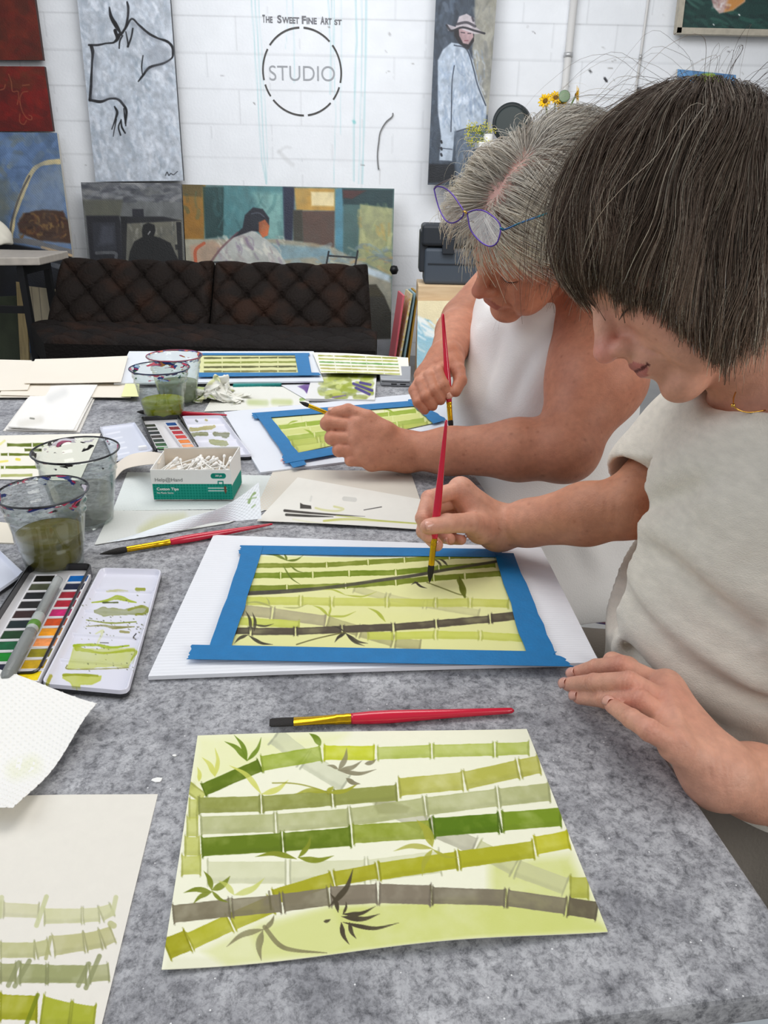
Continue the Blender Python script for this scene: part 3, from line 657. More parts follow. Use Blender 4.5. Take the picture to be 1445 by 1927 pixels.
# ---- pale worktop table at the left edge
lt = thing('side_table', (-2.6, 4.2, 0), 'pale speckled worktop table on a black metal frame at the left edge', 'table')
ltop = mat('worktop', (176, 168, 158), rough=.5, var=.12, vscale=25)
c = Z(73, 484, .76); cb = c + np.array([-.12, .42, 0]); 
V, F = prism([(c[0], c[1]), (cb[0] + .12, cb[1]), (c[0] - 1.2, cb[1] + .0), (c[0] - 1.2, c[1] - .36)], .715, .76)
bevel(obj('tabletop', V, F, ltop, lt, smooth=False), .006)
bk = mat('black_steel', (24, 24, 26), rough=.45, metal=.3)
lx = Z(52, 520, .6)
for x, y in ((c[0] - .12, c[1] + .02), (c[0] - .12, c[1] + .36), (c[0] - 1.05, c[1] + .36), (c[0] - 1.05, c[1] - .2)):
    obj('leg', *box(x - .018, x + .018, y - .018, y + .018, 0, .715), bk, lt, smooth=False)
obj('rail', *box(c[0] - 1.05, c[0] - .12, c[1] + .01, c[1] + .04, .44, .48), bk, lt, smooth=False)
obj('rail', *box(c[0] - .14, c[0] - .10, c[1], c[1] + .36, .66, .70), bk, lt, smooth=False)
# cloth on it
cl = Z(0, 462, .76)
Fd = Field((cl[0] - .35, cl[1] - .15, .755), (cl[0] + .12, cl[1] + .3, 1.05), .008)
Fd.ell((cl[0] - .12, cl[1] + .08, .80), (.16, .10, .14), k=0).ell((cl[0] - .05, cl[1] + .05, .78), (.1, .08, .07), k=.04).ell((cl[0] - .18, cl[1] + .1, .87), (.09, .07, .1), k=.04)
Fd.half((0, 0, .762), (0, 0, -1))
Fd.warp(lambda x, y, z: .006 * np.sin(x * 60 + z * 40) * np.sin(y * 50 + z * 30))
tag(obj('cloth_bundle', *Fd.mesh(), mat('white_cloth', (228, 222, 206), rough=.8)), 'cream cloth bundle on the pale worktop at the left edge', 'cloth')
# canvases stacked under the side table
for i, (a, b, cc, d, colr, yy, lab) in enumerate((((50, 538), (112, 545), (104, 700), (66, 700), (196, 184, 156), 4.95, 'cream blank canvas standing behind the sofa left end'),
                                ((30, 530), (47, 532), (56, 700), (40, 700), (176, 156, 112), 5.0, 'narrow tan wooden panel edge standing under the pale worktop'),
                                ((-40, 560), (34, 556), (42, 700), (-30, 700), (62, 70, 52), 5.06, 'dark olive canvas leaning in the shade under the worktop'))):
    P = [Y(*a, yy), Y(*b, yy), Y(*cc, yy - .1), Y(*d, yy - .1)]
    P[2][2] = P[3][2] = .0
    s = Sheet(P, 60, 60, colr, .02, grain=.12, seed=40 + i)
    if i == 0:
        for x in (64, 78): s.stroke([(x - 5, 540), (x + 4, 640)], 1.6, (110, 100, 90), .6)
    tag(s.build('leaning_canvas', PAINT), lab, 'canvas')
# small dark knob of unknown use past the long canvas
kb = Y(741, 508, 5.35); kt = thing('dark_knob', kb, 'small black knob of unknown use peeping out behind the long canvas', 'peg')
obj('knob', *lathe([(0, -.03), (.022, -.026), (.032, 0), (.022, .026), (0, .03)], kb, 20), bk, kt); obj('rod', *tube([kb, kb + (0, .24, 0)], .008, 8), bk, kt)
# ---- coloured boards
bx = [((742, 668), (758, 556), (776, 548), (756, 668), (226, 110, 122), 'pink board leftmost of the four thin boards leaning by the wall', 'pink'),
      ((752, 669), (773, 553), (780, 549), (764, 669), (226, 200, 90), 'white and yellow patterned board leaning next to the pink one', 'dots'),
      ((760, 669), (779, 552), (785, 549), (772, 669), (150, 186, 200), 'pale blue board leaning between two yellow ones', 'blue'),
      ((768, 670), (784, 550), (788, 549), (780, 670), (206, 160, 62), 'gold edged board rightmost of the leaning boards, near the crate', 'gold')]
for i, (a, b, c_, d, colr, lab, nm) in enumerate(bx):
    yy = 4.86 + .02 * i
    A, B = Y(*b, yy), Y(*a, yy); k = B[2] / (B[2] - A[2]); B = B + (A - B) * (k if B[2] > 0 else k) ; B[2] = 0
    th = .010
    dirx = np.array([th * 1.3, 0, 0]); back = np.array([-.03, .22, 0])
    o = obj('thin_board', *obox(B, dirx, back, A - B), mat('board_' + nm, colr, rough=.5, col2=((240, 236, 226) if nm == 'dots' else None), vscale=45), smooth=False)
    tag(bevel(o, .002), lab, 'board')
# ---- wooden cabinet, grey case, seaside canvas
ca = Y(790, 537, 4.55); zc = ca[2]
cab = thing('wooden_cabinet', (ca[0] + .35, 4.7, 0), 'light wooden cabinet under the grey plastic case, behind the seated woman with grey hair', 'cabinet')
pine = mat('pine', (208, 178, 140), rough=.55, col2=(222, 196, 158), vscale=6, stretch=(1, 1, 8))
obj('body', *box(ca[0], ca[0] + .75, 4.57, 4.84, 0, zc - .1), pine, cab, smooth=False)
bevel(obj('top', *box(ca[0] - .01, ca[0] + .77, 4.55, 4.86, zc - .10, zc), mat('pine'), cab, smooth=False), .004)
qq = [(786, 566), (905, 566), (905, 760), (783, 760)]
P = [Y(*qq[0], 4.52), Y(*qq[1], 4.52), Y(*qq[2], 4.40), Y(*qq[3], 4.40)]; k_ = P[0][2] / (P[0][2] - P[3][2]); P[3] = P[0] + (P[3] - P[0]) * k_; P[2] = P[1] + (P[2] - P[1]) * k_; P[2][2] = P[3][2] = 0
s = Sheet(P, 120, 180, (232, 218, 178), .02, grain=.03, seed=51)
s.poly([(780, 595), (800, 605), (812, 628), (840, 640), (905, 650), (905, 760), (780, 760)], (150, 196, 214), .9, 10)
s.poly([(780, 592), (800, 600), (815, 622), (835, 640), (800, 632), (790, 612)], (236, 240, 236), .9, 5)
s.daub((784, 900, 600, 700), [(220, 236, 240), (170, 208, 222), (240, 240, 232), (120, 176, 204)], 60, (8, 24), (2, 5), .7, 52, ang=35); s.side = np.array([215, 190, 150.])
P2 = s.build('canvas_painting', PAINT); tag(P2, 'beach and pale blue surf canvas standing against the wooden cabinet', 'painting')
cs = thing('plastic_case', (ca[0] + .3, 4.78, zc), 'dark grey plastic tool case with a ribbed lid on the wooden cabinet', 'case')
gp = mat('case_plastic', (66, 74, 84), rough=.5, bump=.1, bscale=150); gd = mat('case_dark', (36, 40, 46), rough=.5)
p0 = Y(797, 533, 4.60); p1 = Y(880, 440, 4.60); hh = .335
bevel(obj('body', *box(p0[0], p0[0] + .43, 4.60, 4.83, zc, zc + hh * .62), gp, cs, smooth=False), .02, 3)
bevel(obj('lid', *box(p0[0] - .02, p0[0] + .45, 4.59, 4.84, zc + hh * .64, zc + hh), gd, cs, smooth=False), .02, 3)
bevel(obj('side_grip', *box(p0[0] - .03, p0[0] + .02, 4.62, 4.80, zc + hh * .2, zc + hh * .9), gd, cs, smooth=False), .01, 2)
bevel(obj('latch', *box(p0[0] + .10, p0[0] + .17, 4.577, 4.60, zc + hh * .52, zc + hh * .78), gd, cs, smooth=False), .005, 2)
obj('groove', *box(p0[0] + .02, p0[0] + .41, 4.596, 4.601, zc + hh * .34, zc + hh * .36), gd, cs, smooth=False)
# ---- tall stand with flowers and a round case (mostly behind the grey-haired head)
A = Y(905, 262, 5.2); B = Y(1045, 262, 5.2); zs = A[2] - .02
st = thing('tall_stand', ((A[0] + B[0]) / 2, 5.3, 0), 'tall white stand behind the grey-haired woman, carrying flowers and a round black case', 'stand')
wp = mat('white_laminate', (226, 226, 224), rough=.5)
bevel(obj('shelf_top', *box(A[0] - .02, B[0] + .04, 5.1, 5.38, zs - .03, zs), wp, st, smooth=False), .003)
for x in (A[0] + .02, B[0] - .0):
    for y in (5.14, 5.34): obj('leg', *box(x - .015, x + .015, y - .015, y + .015, 0, zs - .03), wp, st, smooth=False)
cc = Y(961, 229, 5.28); rc = .118
rcs = thing('round_case', (cc[0], cc[1], zs), 'round black lidded case standing on edge between the two flower bunches', 'case')
def disc(c, r, y0, y1, m, nm, par, ri=0):
    V, F = lathe([(0, 0), (r * .9, 0), (r, .012), (r, y1 - y0 - .012), (r * .9, y1 - y0), (0, y1 - y0)], (0, 0, 0), 40)
    V = np.stack([c[0] + V[:, 0] + V[:, 2] * .35, y0 + V[:, 2], c[2] + V[:, 1]], 1); return obj(nm, V, F, m, par, auto=40)
cc[2] = zs + rc; bkp = mat('black_shell', (38, 44, 46), rough=.4)
disc(cc, rc, cc[1], cc[1] + .09, bkp, 'shell', rcs); disc(cc - np.array([.0, 0, .004]), rc * .86, cc[1] - .015, cc[1] + .004, mat('black_lid', (52, 60, 60), rough=.35), 'lid', rcs)
def flower(par_label, p, r, face, grp, zb):
    t = thing('sunflower', p, par_label, 'flower', None)
    f = unit(face); a = unit(np.cross(f, (0, 0, 1))); b = np.cross(f, a); pm = mat('petal_yellow', (244, 196, 20), rough=.6, var=.2, vscale=30)
    g = np.random.default_rng(int(p[0] * 1000) % 97)
    for k in range(22):
        th = 2 * math.pi * k / 22 + g.normal() * .08; rr_ = r * g.uniform(.85, 1.1); d = math.cos(th) * a + math.sin(th) * b; e = np.cross(f, d); lift = .25 if k % 2 else .05
        P = [p + d * r * .3 - e * r * .10, p + d * rr_ * .65 - e * r * .16 + f * lift * r, p + d * rr_ + f * lift * r * .6, p + d * rr_ * .65 + e * r * .16 + f * lift * r, p + d * r * .3 + e * r * .10]
        P = P + [q - f * .002 for q in P]
        obj('petal', P, [[0, 1, 2, 3, 4], [9, 8, 7, 6, 5]] + [[i, 5 + i, 5 + (i + 1) % 5, (i + 1) % 5] for i in range(5)], pm, t)
    V, F = lathe([(0, .012), (r * .22, .010), (r * .36, 0), (r * .2, -.01), (0, -.012)], (0, 0, 0), 16); V = p + V[:, :1] * a + V[:, 1:2] * b + V[:, 2:] * f
    obj('centre', V, F, mat('flower_centre', (110, 78, 22), rough=.8), t)
    base = np.array([vase[0], vase[1], zs + .05]); obj('stem', *tube(spline([p - f * .005, lerp(p, base, .4) + (0, 0, -.01), base], 6), .005, 8), mat('stem_green', (96, 120, 60)), t)
vc = Y(1040, 235, 5.3); vase = (vc[0], vc[1])
vt = thing('flower_vase', (vc[0], vc[1], zs), 'small red and clear vase holding the sunflowers on the tall stand', 'vase')
obj('bowl', *lathe([(.03, 0), (.045, .02), (.05, .06), (.035, .10), (.03, .115), (.027, .112), (.032, .09), (.045, .055), (.04, .02), (0, .006)], (vc[0], vc[1], zs), 28), mat('vase_red', (170, 60, 70), rough=.2), vt)
for i, (px, py, r, fc, lab) in enumerate(((1026, 190, .046, (-.5, -.8, .3), 'yellow sunflower leftmost in the vase'), (1046, 184, .048, (0, -.8, .6), 'yellow sunflower at the middle top of the vase'), (1056, 196, .04, (.2, -.9, -.1), 'yellow sunflower low in the middle of the bunch'),
                                (1085, 179, .05, (1, -.25, .1), 'yellow sunflower at the upper right, seen edge on'), (1070, 225, .055, (.8, -.6, -.1), 'yellow sunflower drooping at the lower right of the vase'))):
    flower(lab, Y(px, py, 5.26), r, fc, 'sunflowers', zs)
lf = Y(1062, 181, 5.24); L = thing('eucalyptus_leaf', lf, 'round grey green leaf among the sunflowers', 'leaf')
obj('blade', *join([(lambda V, F: (lf + V[:, :1] * np.array([1, 0, 0]) + V[:, 1:2] * np.array([0, .2, .98]) + V[:, 2:] * np.array([0, -1, .2]), F))(*lathe([(0, .004), (.03, .002), (.036, 0), (.03, -.002), (0, -.003)], n=20))]), mat('leaf_grey', (120, 140, 110)), L)
obj('stem', *tube([lf, (vase[0], vase[1], zs + .06)], .003, 6), mat('stem_green'), L)
# wispy yellow flowers
wc = Y(912, 262, 5.2); wt = thing('wispy_flowers', (wc[0], wc[1], zs), 'feathery yellow green flower spray beside the round black case', 'flower')
g = np.random.default_rng(5); st_, bl_ = [], []
for i in range(26):
    top = Y(g.uniform(880, 930), g.uniform(230, 272), 5.18 + g.uniform(-.03, .05)); b0 = np.array([wc[0] + .02, wc[1], zs + .02])
    st_.append(tube(spline([b0, lerp(b0, top, .5) + (g.normal() * .01, 0, .01), top], 4), .0015, 5))
    for k in range(14):
        q = top + g.normal(size=3) * .012; bl_.append((lambda V, F: (q + V, F))(*lathe([(0, .004), (.004, 0), (0, -.004)], n=5)))
obj('stems', *join(st_), mat('stem_green'), wt); obj('blossom', *join(bl_), mat('wispy_yellow', (214, 206, 70), var=.3, vscale=60), wt)
obj('jar', *lathe([(.025, 0), (.03, .01), (.03, .05), (.026, .05), (.026, .01), (0, .006)], (wc[0] + .02, wc[1], zs), 20), mat('jar_white', (220, 220, 216), rough=.3), wt)
# ================================================================== WORK TABLE
TZ = .74
TC = np.array([.285, .31]); TA = unit([-.144, .9896]); TB = np.array([-TA[1], TA[0]])   # along, and to the left
TL_, TW_ = 1.80, 1.55
def tp(a, b): q = TC + TA * a + TB * b; return (q[0], q[1])
tb = thing('work_table', (*tp(.9, .75), 0), 'long work table with a mottled grey top, covered in papers and paints', 'table')
def felt():
    m = bpy.data.materials.new('mottled_grey'); m.use_nodes = True; nt = m.node_tree; N = nt.nodes; L = nt.links; b = N['Principled BSDF']
    tc = N.new('ShaderNodeTexCoord')
    def noise(sc, det, dis=0, rough=.6):
        n = N.new('ShaderNodeTexNoise'); n.inputs['Scale'].default_value = sc; n.inputs['Detail'].default_value = det; n.inputs['Distortion'].default_value = dis
        n.inputs['Roughness'].default_value = rough; L.new(tc.outputs['Object'], n.inputs['Vector']); return n
    def ramp(n, a, ca, c, cb):
        r = N.new('ShaderNodeValToRGB'); e = r.color_ramp.elements; e[0].position = a; e[1].position = c
        e[0].color = (*lin(ca), 1); e[1].color = (*lin(cb), 1); L.new(n.outputs[0], r.inputs[0]); return r
    big = ramp(noise(24, 7, .2, .72), .30, (128, 129, 135), .66, (196, 197, 201))
    fine = ramp(noise(115, 8, .35, .78), .36, (96, 98, 105), .54, (255, 255, 255))
    hair = ramp(noise(330, 5, .5, .7), .30, (150, 150, 155), .52, (255, 255, 255))
    dark = ramp(noise(5, 8, .4, .8), .33, (150, 152, 160), .48, (255, 255, 255))
    def mul(a, c, f):
        x = N.new('ShaderNodeMix'); x.data_type = 'RGBA'; x.blend_type = 'MULTIPLY'; x.inputs[0].default_value = f; L.new(a, x.inputs[6]); L.new(c, x.inputs[7]); return x.outputs[2]
    o = mul(mul(mul(big.outputs[0], fine.outputs[0], .75), hair.outputs[0], .6), dark.outputs[0], .5)
    v = N.new('ShaderNodeTexVoronoi'); v.inputs['Scale'].default_value = 70; L.new(tc.outputs['Object'], v.inputs['Vector'])
    r = N.new('ShaderNodeValToRGB'); r.color_ramp.elements[0].position = .035; r.color_ramp.elements[1].position = .05; r.color_ramp.elements[0].color = (.9, .9, .9, 1); r.color_ramp.elements[1].color = (0, 0, 0, 1); L.new(v.outputs['Distance'], r.inputs[0])
    x = N.new('ShaderNodeMix'); x.data_type = 'RGBA'; L.new(r.outputs[0], x.inputs[0]); L.new(o, x.inputs[6]); x.inputs[7].default_value = (.85, .85, .86, 1)
    L.new(x.outputs[2], b.inputs['Base Color']); b.inputs['Roughness'].default_value = .62; b.inputs['Specular IOR Level'].default_value = .35
    bp = N.new('ShaderNodeBump'); bp.inputs['Strength'].default_value = .15; bp.inputs['Distance'].default_value = .002; n = noise(400, 4); L.new(n.outputs[0], bp.inputs['Height']); L.new(bp.outputs[0], b.inputs['Normal'])
    return m
V, F = prism([tp(0, 0), tp(TL_, 0), tp(TL_, TW_), tp(0, TW_)], TZ - .028, TZ)
bevel(obj('tabletop', V, F, felt(), tb, smooth=False), .004, 2)
rim = mat('table_rim', (205, 214, 222), rough=.5)
V, F = prism([tp(.006, .006), tp(TL_ - .006, .006), tp(TL_ - .006, TW_), tp(.006, TW_)], TZ - .05, TZ - .0285)
obj('apron', V, F, rim, tb, smooth=False)
for a, b in ((.12, .12), (TL_ - .12, .12), (.12, TW_ - .12), (TL_ - .12, TW_ - .12)):
    q = tp(a, b); obj('leg', *tube([(q[0], q[1], 0), (q[0], q[1], TZ - .05)], .018, 14), mat('leg_steel', (150, 152, 156), rough=.35, metal=.8), tb)

PAPER = mat('watercolour_paper', attr=True, rough=.75, bump=.12, bscale=900, spec=.3)
PLAST = mat('corrugated_board', attr=True, rough=.45, bump=.05, bscale=500)
TOWEL = mat('paper_towel', attr=True, rough=.85)
def sheet(q, z, nx, ny, base, thick=.0006, seed=1, off=None, grain=.008, warp=None):
    return Sheet([Z(p[0], p[1], z) for p in q], nx, ny, base, thick, off=off, grain=grain, seed=seed, warp=warp)
GR = (92, 112, 20); LG = (176, 180, 70); GY = (130, 126, 102); OL = (128, 132, 56)

# ------------------------------------------------------------------ front painting
def c6(x, y): return (290 + x / 1.6609, 1320 + y / 1.6609)
def wave(u, v): return .0035 * (1 + np.sin(u * 7.2 + 3.4)) * np.clip(v - .55, 0, 1) ** 1.2 * 2.2 + .001 * np.sin(u * 5) * (1 - v) + .0012
s = sheet([(372, 1386), (991, 1372), (1143, 1756), (305, 1831)], TZ + .0008, 620, 400, (240, 240, 216), seed=61, off=wave, grain=.006)
s.poly(C(c6, [(130, 105), (600, 100), (560, 140), (380, 190), (160, 260), (120, 260)]), (226, 230, 160), .55, soft=30); s.poly(C(c6, [(1050, 500), (1300, 480), (1420, 720), (1050, 730)]), (208, 214, 130), .75, soft=24)
s.poly(C(c6, [(300, 720), (560, 640), (1180, 600), (1400, 700), (1420, 720), (1000, 740), (560, 790), (330, 800)]), (206, 212, 124), .85, soft=16)
s.poly(C(c6, [(30, 845), (45, 800), (330, 800), (360, 810)]), (226, 226, 196), .6, soft=8)
s.poly(C(c6, [(150, 780), (330, 690), (560, 640), (600, 760), (560, 790), (230, 830)]), (216, 220, 150), .7, soft=16)
B = lambda pts, w, col, a=.9, **k: s.bamboo(C(c6, pts), np.array(w) * 1.24 / 1.6609 if np.ndim(w) else w * 1.24 / 1.6609, col, a, **k)
# pale crossing stalks first
B([(375, 105), (470, 180), (600, 260)], 48, (196, 200, 170), .55, gap=2); B([(690, 310), (850, 385), (1005, 455)], 46, (186, 184, 160), .75, gap=4); B([(1005, 455), (1130, 520), (1290, 580)], 46, (200, 202, 152), .8, gap=3)
B([(1296, 582), (1362, 582)], 56, (178, 180, 76), .85)
B([(160, 535), (418, 535), (665, 530), (900, 500)], 60, (212, 214, 176), .75, gap=5)
for q in ([(142, 268), (118, 300)], [(105, 335), (140, 335)], [(98, 392), (140, 392)], [(92, 453), (146, 453)], [(82, 512), (150, 512)]): B(q, 50, (188, 192, 92), .8)
# stalks
B([(150, 278), (335, 198)], 34, (96, 118, 16), .95); B([(332, 195), (525, 162)], 40, (150, 170, 50), .88); B([(527, 160), (692, 162)], 38, (196, 204, 40), .92, edge=.4); B([(694, 162), (868, 155), (1065, 150), (1175, 146)], 34, (176, 190, 84), .85)
B([(135, 325), (335, 320), (558, 302), (762, 285)], 42, (146, 152, 76), .92); B([(762, 268), (968, 248), (1140, 210), (1208, 196)], 48, (182, 182, 82), .9)
B([(142, 388), (380, 380), (612, 362), (848, 328), (1075, 300), (1240, 282)], 48, (178, 182, 128), .9); s.poly(C(c6, [(680, 310), (740, 315), (800, 330), (790, 350), (700, 352)]), (150, 152, 100), .5, 5)
B([(145, 455), (402, 440), (618, 422)], 50, (100, 122, 18), .94); B([(618, 415), (868, 400)], 50, (142, 156, 48), .92); B([(870, 394), (1080, 378)], 50, (88, 120, 10), .95); B([(1085, 376), (1275, 360)], 50, (120, 146, 32), .94)
for x, y in ((866, 398), (1080, 378)): s.stroke(C(c6, [(x - 6, y - 30), (x + 6, y + 30)]), 4, (60, 84, 10), .85)
B([(35, 775), (110, 745)], 58, (158, 156, 16), .92, gap=3); B([(108, 752), (240, 690), (370, 632)], 48, (176, 176, 40), .88); B([(370, 612), (560, 555), (700, 530)], 40, (168, 166, 34), .9); B([(700, 532), (950, 495), (1190, 462)], 46, (172, 172, 36), .92); B([(1188, 452), (1300, 430)], 48, (188, 186, 32), .92)
B([(55, 665), (240, 645), (400, 630), (548, 610)], 48, (128, 120, 96), .86, edge=.4); B([(548, 608), (700, 600), (868, 605)], 52, (132, 122, 104), .9); B([(866, 606), (1100, 614), (1290, 640)], 44, (126, 118, 98), .9); B([(1290, 640), (1388, 655)], 48, (104, 96, 76), .92)
for x, y in ((240, 645), (362, 622), (545, 612), (868, 606), (1102, 616), (1292, 640), (705, 530), (945, 498)): s.stroke(C(c6, [(x - 3, y - 28), (x + 3, y + 28)]), 4, (96, 90, 60) if y > 590 else (140, 140, 30), .6)
Lf = lambda p, q, w, col, bend=.1, a=.9: s.leaf(c6(*p), c6(*q), w, col, a, bend)
for p, q, w in (((290, 186), (220, 125), 10), ((290, 186), (250, 105), 9), ((290, 186), (335, 112), 8), ((520, 138), (485, 100), 12)): Lf(p, q, w, (106, 132, 26))
for p, q, w in (((190, 235), (150, 175), 10), ((190, 235), (190, 145), 8), ((335, 290), (235, 200), 10), ((335, 290), (420, 245), 11), ((140, 250), (135, 205), 8)): Lf(p, q, w, (206, 208, 96), a=.85)
s.stroke(C(c6, [(370, 255), (420, 255), (470, 262), (530, 280), (545, 290)]), 2.5, (140, 140, 40), .85)
for p, q, w in (((540, 285), (440, 290), 9), ((540, 285), (640, 255), 8), ((540, 280), (560, 265), 8)): Lf(p, q, w, (160, 162, 50))
for p, q, w in (((575, 215), (602, 145), 10), ((575, 215), (650, 185), 9), ((575, 215), (695, 212), 8), ((575, 212), (540, 200), 6), ((658, 195), (695, 180), 8), ((600, 240), (645, 258), 9)): Lf(p, q, w, (134, 128, 100))
for p, q, w in (((450, 488), (490, 420), 9), ((450, 488), (562, 482), 11), ((445, 492), (315, 486), 10)): Lf(p, q, w, (132, 142, 36))
for p, q, w in (((870, 455), (820, 370), 17), ((870, 460), (748, 468), 10), ((870, 462), (838, 545), 11), ((870, 462), (950, 488), 6)): Lf(p, q, w, (166, 166, 56), a=.85)
for p, q, w in (((180, 590), (155, 530), 10), ((180, 590), (238, 545), 13), ((180, 595), (92, 598), 10), ((180, 596), (122, 632), 9), ((180, 592), (232, 628), 7)): Lf(p, q, w, (118, 130, 30))
for p, q, w in (((250, 605), (345, 552), 12), ((250, 605), (200, 560), 10)): Lf(p, q, w, (196, 202, 100), a=.75)
for p, q, w in (((345, 712), (225, 768), 11), ((345, 712), (375, 668), 9), ((340, 715), (335, 810), 13)): Lf(p, q, w, (128, 122, 88))
s.stroke(C(c6, [(345, 705), (390, 760), (440, 778), (540, 786)]), [8, 9, 7, 1.5], (126, 120, 84), .85)
for p, q, w in (((575, 660), (550, 600), 8), ((548, 640), (622, 522), 11), ((585, 672), (705, 664), 10), ((590, 690), (765, 692), 8), ((585, 690), (610, 760), 9), ((588, 665), (692, 640), 8), ((610, 690), (632, 742), 8), ((530, 688), (552, 680), 6), ((590, 665), (600, 625), 5)): Lf(p, q, w, (74, 66, 48), a=.92)
o = s.build('bamboo_painting', PAPER); tag(o, 'largest finished bamboo watercolour in greens and grey, lying loose nearest the camera', 'painting')

# ------------------------------------------------------------------ bottom left painting
def c8(x, y): return (x / 4.5156, 1600 + y / 4.5156)
s = sheet([(-110, 1506), (297, 1494), (188, 1945), (-220, 1990)], TZ + .0006, 330, 380, (232, 228, 218), seed=62, off=lambda u, v: .001 + .0015 * np.sin(u * 4) * (1 - v))
B = lambda pts, w, col, a=.9, **k: s.bamboo(C(c8, pts), np.array(w) / 4.5156 if np.ndim(w) else w / 4.5156, col, a, **k)
B([(-400, 500), (20, 505), (340, 520)], 128, (208, 206, 168), .85, gap=2); B([(370, 562), (700, 556), (850, 545), (960, 500)], [140, 130, 130, 110], (206, 206, 162), .85, gap=0)
for q in ([(395, 395), (310, 640)], [(15, 400), (0, 560)], [(985, 400), (955, 540)]): s.stroke(C(c8, q), 9, (200, 202, 156), .8)
B([(-400, 850), (0, 850), (300, 848), (420, 820)], 140, (190, 190, 140), .9, gap=0); B([(450, 812), (720, 780), (860, 750), (965, 710)], [180, 160, 160, 150], (190, 188, 138), .9, gap=0)
s.stroke(C(c8, [(430, 740), (390, 920)]), 7, (170, 170, 116), .8); s.stroke(C(c8, [(940, 625), (965, 640)]), 12, (184, 184, 130), .8)
B([(-400, 1030), (0, 1040), (140, 1040)], 165, (162, 164, 116), .95, gap=0); B([(165, 1045), (400, 1050), (740, 1055)], [175, 165, 165], (156, 160, 110), .95, gap=0); B([(755, 1050), (930, 1035)], 150, (168, 170, 122), .9, gap=0)
for q in ([(160, 955), (70, 1150)], [(250, 940), (125, 1155)], [(755, 965), (665, 1150)], [(845, 900), (730, 1170)]): s.stroke(C(c8, q), 9, (140, 144, 100), .8)
B([(-400, 1310), (0, 1330), (320, 1340)], 225, (158, 160, 24), .95, gap=0, edge=.4); B([(350, 1370), (600, 1400), (810, 1420)], [280, 220, 200], (168, 174, 52), .95, gap=0, edge=.3)
s.stroke(C(c8, [(320, 1230), (225, 1480)]), 8, (110, 124, 10), .7)
tag(s.build('bamboo_painting', PAPER), 'half-painted sheet of pale bamboo with an empty upper half, bottom left corner of the table', 'painting')

# ------------------------------------------------------------------ main taped board
def c9(x, y): return (260 + x / 1.5372, 980 + y / 1.5372)
bd = thing('corrugated_board', Z(700, 1150, TZ), 'white corrugated board under the larger taped bamboo painting, in front of the short-haired woman', 'board')
rib = lambda u, v: .0022 + .00012 * np.sin(v * 2 * math.pi * 62) + .0016 * np.sin(u * 3.1) * v
s = sheet([(402, 1009), (1018, 1033), (1127, 1250), (279, 1276)], TZ + .004, 420, 460, (232, 234, 240), thick=.0045, seed=63, off=rib, grain=.004)
s.G; s.C *= (1 - .025 * (1 + np.sin(s.V * 2 * math.pi * 62)) / 2)[..., None]
s.build('board', PLAST, bd)
def zoff(u, v): return .0
ptz = TZ + .0075
s = sheet([(478, 1036), (946, 1042), (1012, 1233), (420, 1226)], ptz, 560, 260, (222, 222, 160), seed=64, off=lambda u, v: .0006 + .0018 * (np.sin(u * 9 + 1) * .5 + .5) * (1 - v) ** 3, grain=.01)
s.poly([(478, 1036), (946, 1042), (930, 1052), (700, 1050), (486, 1046)], (232, 240, 236), .8, 3)
s.poly([(430, 1140), (980, 1160), (1005, 1230), (425, 1222)], (220, 220, 150), .5, 20)
B = lambda pts, w, col, a=.9, **k: s.bamboo(C(c9, pts), np.array(w) * 1.18 / 1.5372 if np.ndim(w) else w * 1.18 / 1.5372, col, a, **k)
B([(620, 195), (720, 222), (830, 242), (990, 268)], 18, (196, 194, 142), .75); B([(310, 232), (470, 232), (560, 234), (720, 236), (860, 238), (960, 236), (1075, 240)], 21, (196, 200, 96), .85)
B([(300, 258), (388, 268), (545, 290)], 28, (168, 160, 128), .85); B([(545, 290), (640, 320), (740, 350), (820, 362)], 28, (170, 166, 116), .75)
B([(285, 290), (470, 300)], 20, (190, 198, 84), .8); B([(660, 332), (740, 333), (860, 330), (990, 332), (1120, 340)], 20, (196, 202, 90), .85)
B([(340, 130), (545, 128), (665, 120), (770, 114), (900, 104), (1035, 100)], 12, (122, 134, 40), .92); B([(330, 158), (412, 158), (505, 156), (610, 152), (745, 150), (870, 138), (1035, 126)], 14, (110, 130, 24), .93)
B([(318, 195), (430, 194), (600, 188), (745, 178), (855, 166), (945, 160), (1050, 152)], 14, (116, 130, 34), .92)
s.stroke(C(c9, [(312, 210), (430, 204), (560, 192), (700, 172), (800, 158), (900, 140), (1035, 118)]), [8, 7.5, 6.5, 6, 6, 5.5, 5], (72, 68, 58), .9)
B([(275, 318), (325, 318)], 17, (70, 64, 54), .95); B([(325, 320), (455, 320), (590, 314), (738, 308), (862, 298), (1018, 284)], 19, (84, 76, 62), .95, edge=.4); B([(1018, 282), (1098, 274)], 22, (84, 76, 62), .95)
Lf = lambda p, q, w, col, bend=.1, a=.9: s.leaf(c9(*p), c9(*q), w, col, a, bend)
for p, q, w in (((430, 115), (370, 98), 5), ((430, 115), (420, 95), 4), ((430, 115), (478, 100), 3), ((430, 115), (470, 108), 3), ((440, 130), (480, 150), 3), ((420, 130), (470, 185), 3)): Lf(p, q, w, (96, 110, 30))
for p, q, w in (((325, 320), (310, 260), 6), ((335, 320), (330, 265), 6), ((335, 300), (392, 298), 4), ((318, 330), (278, 355), 6), ((320, 332), (390, 358), 6), ((600, 325), (568, 352), 6), ((600, 325), (665, 355), 6), ((600, 325), (655, 362), 5), ((595, 320), (560, 305), 3), ((878, 132), (855, 112), 4), ((895, 130), (868, 110), 4), ((800, 175), (835, 195), 4), ((810, 178), (790, 185), 3)): Lf(p, q, w, (62, 58, 46))
s.stroke(C(c9, [(600, 322), (540, 335), (500, 345), (458, 358)]), 2.2, (96, 92, 50), .9)
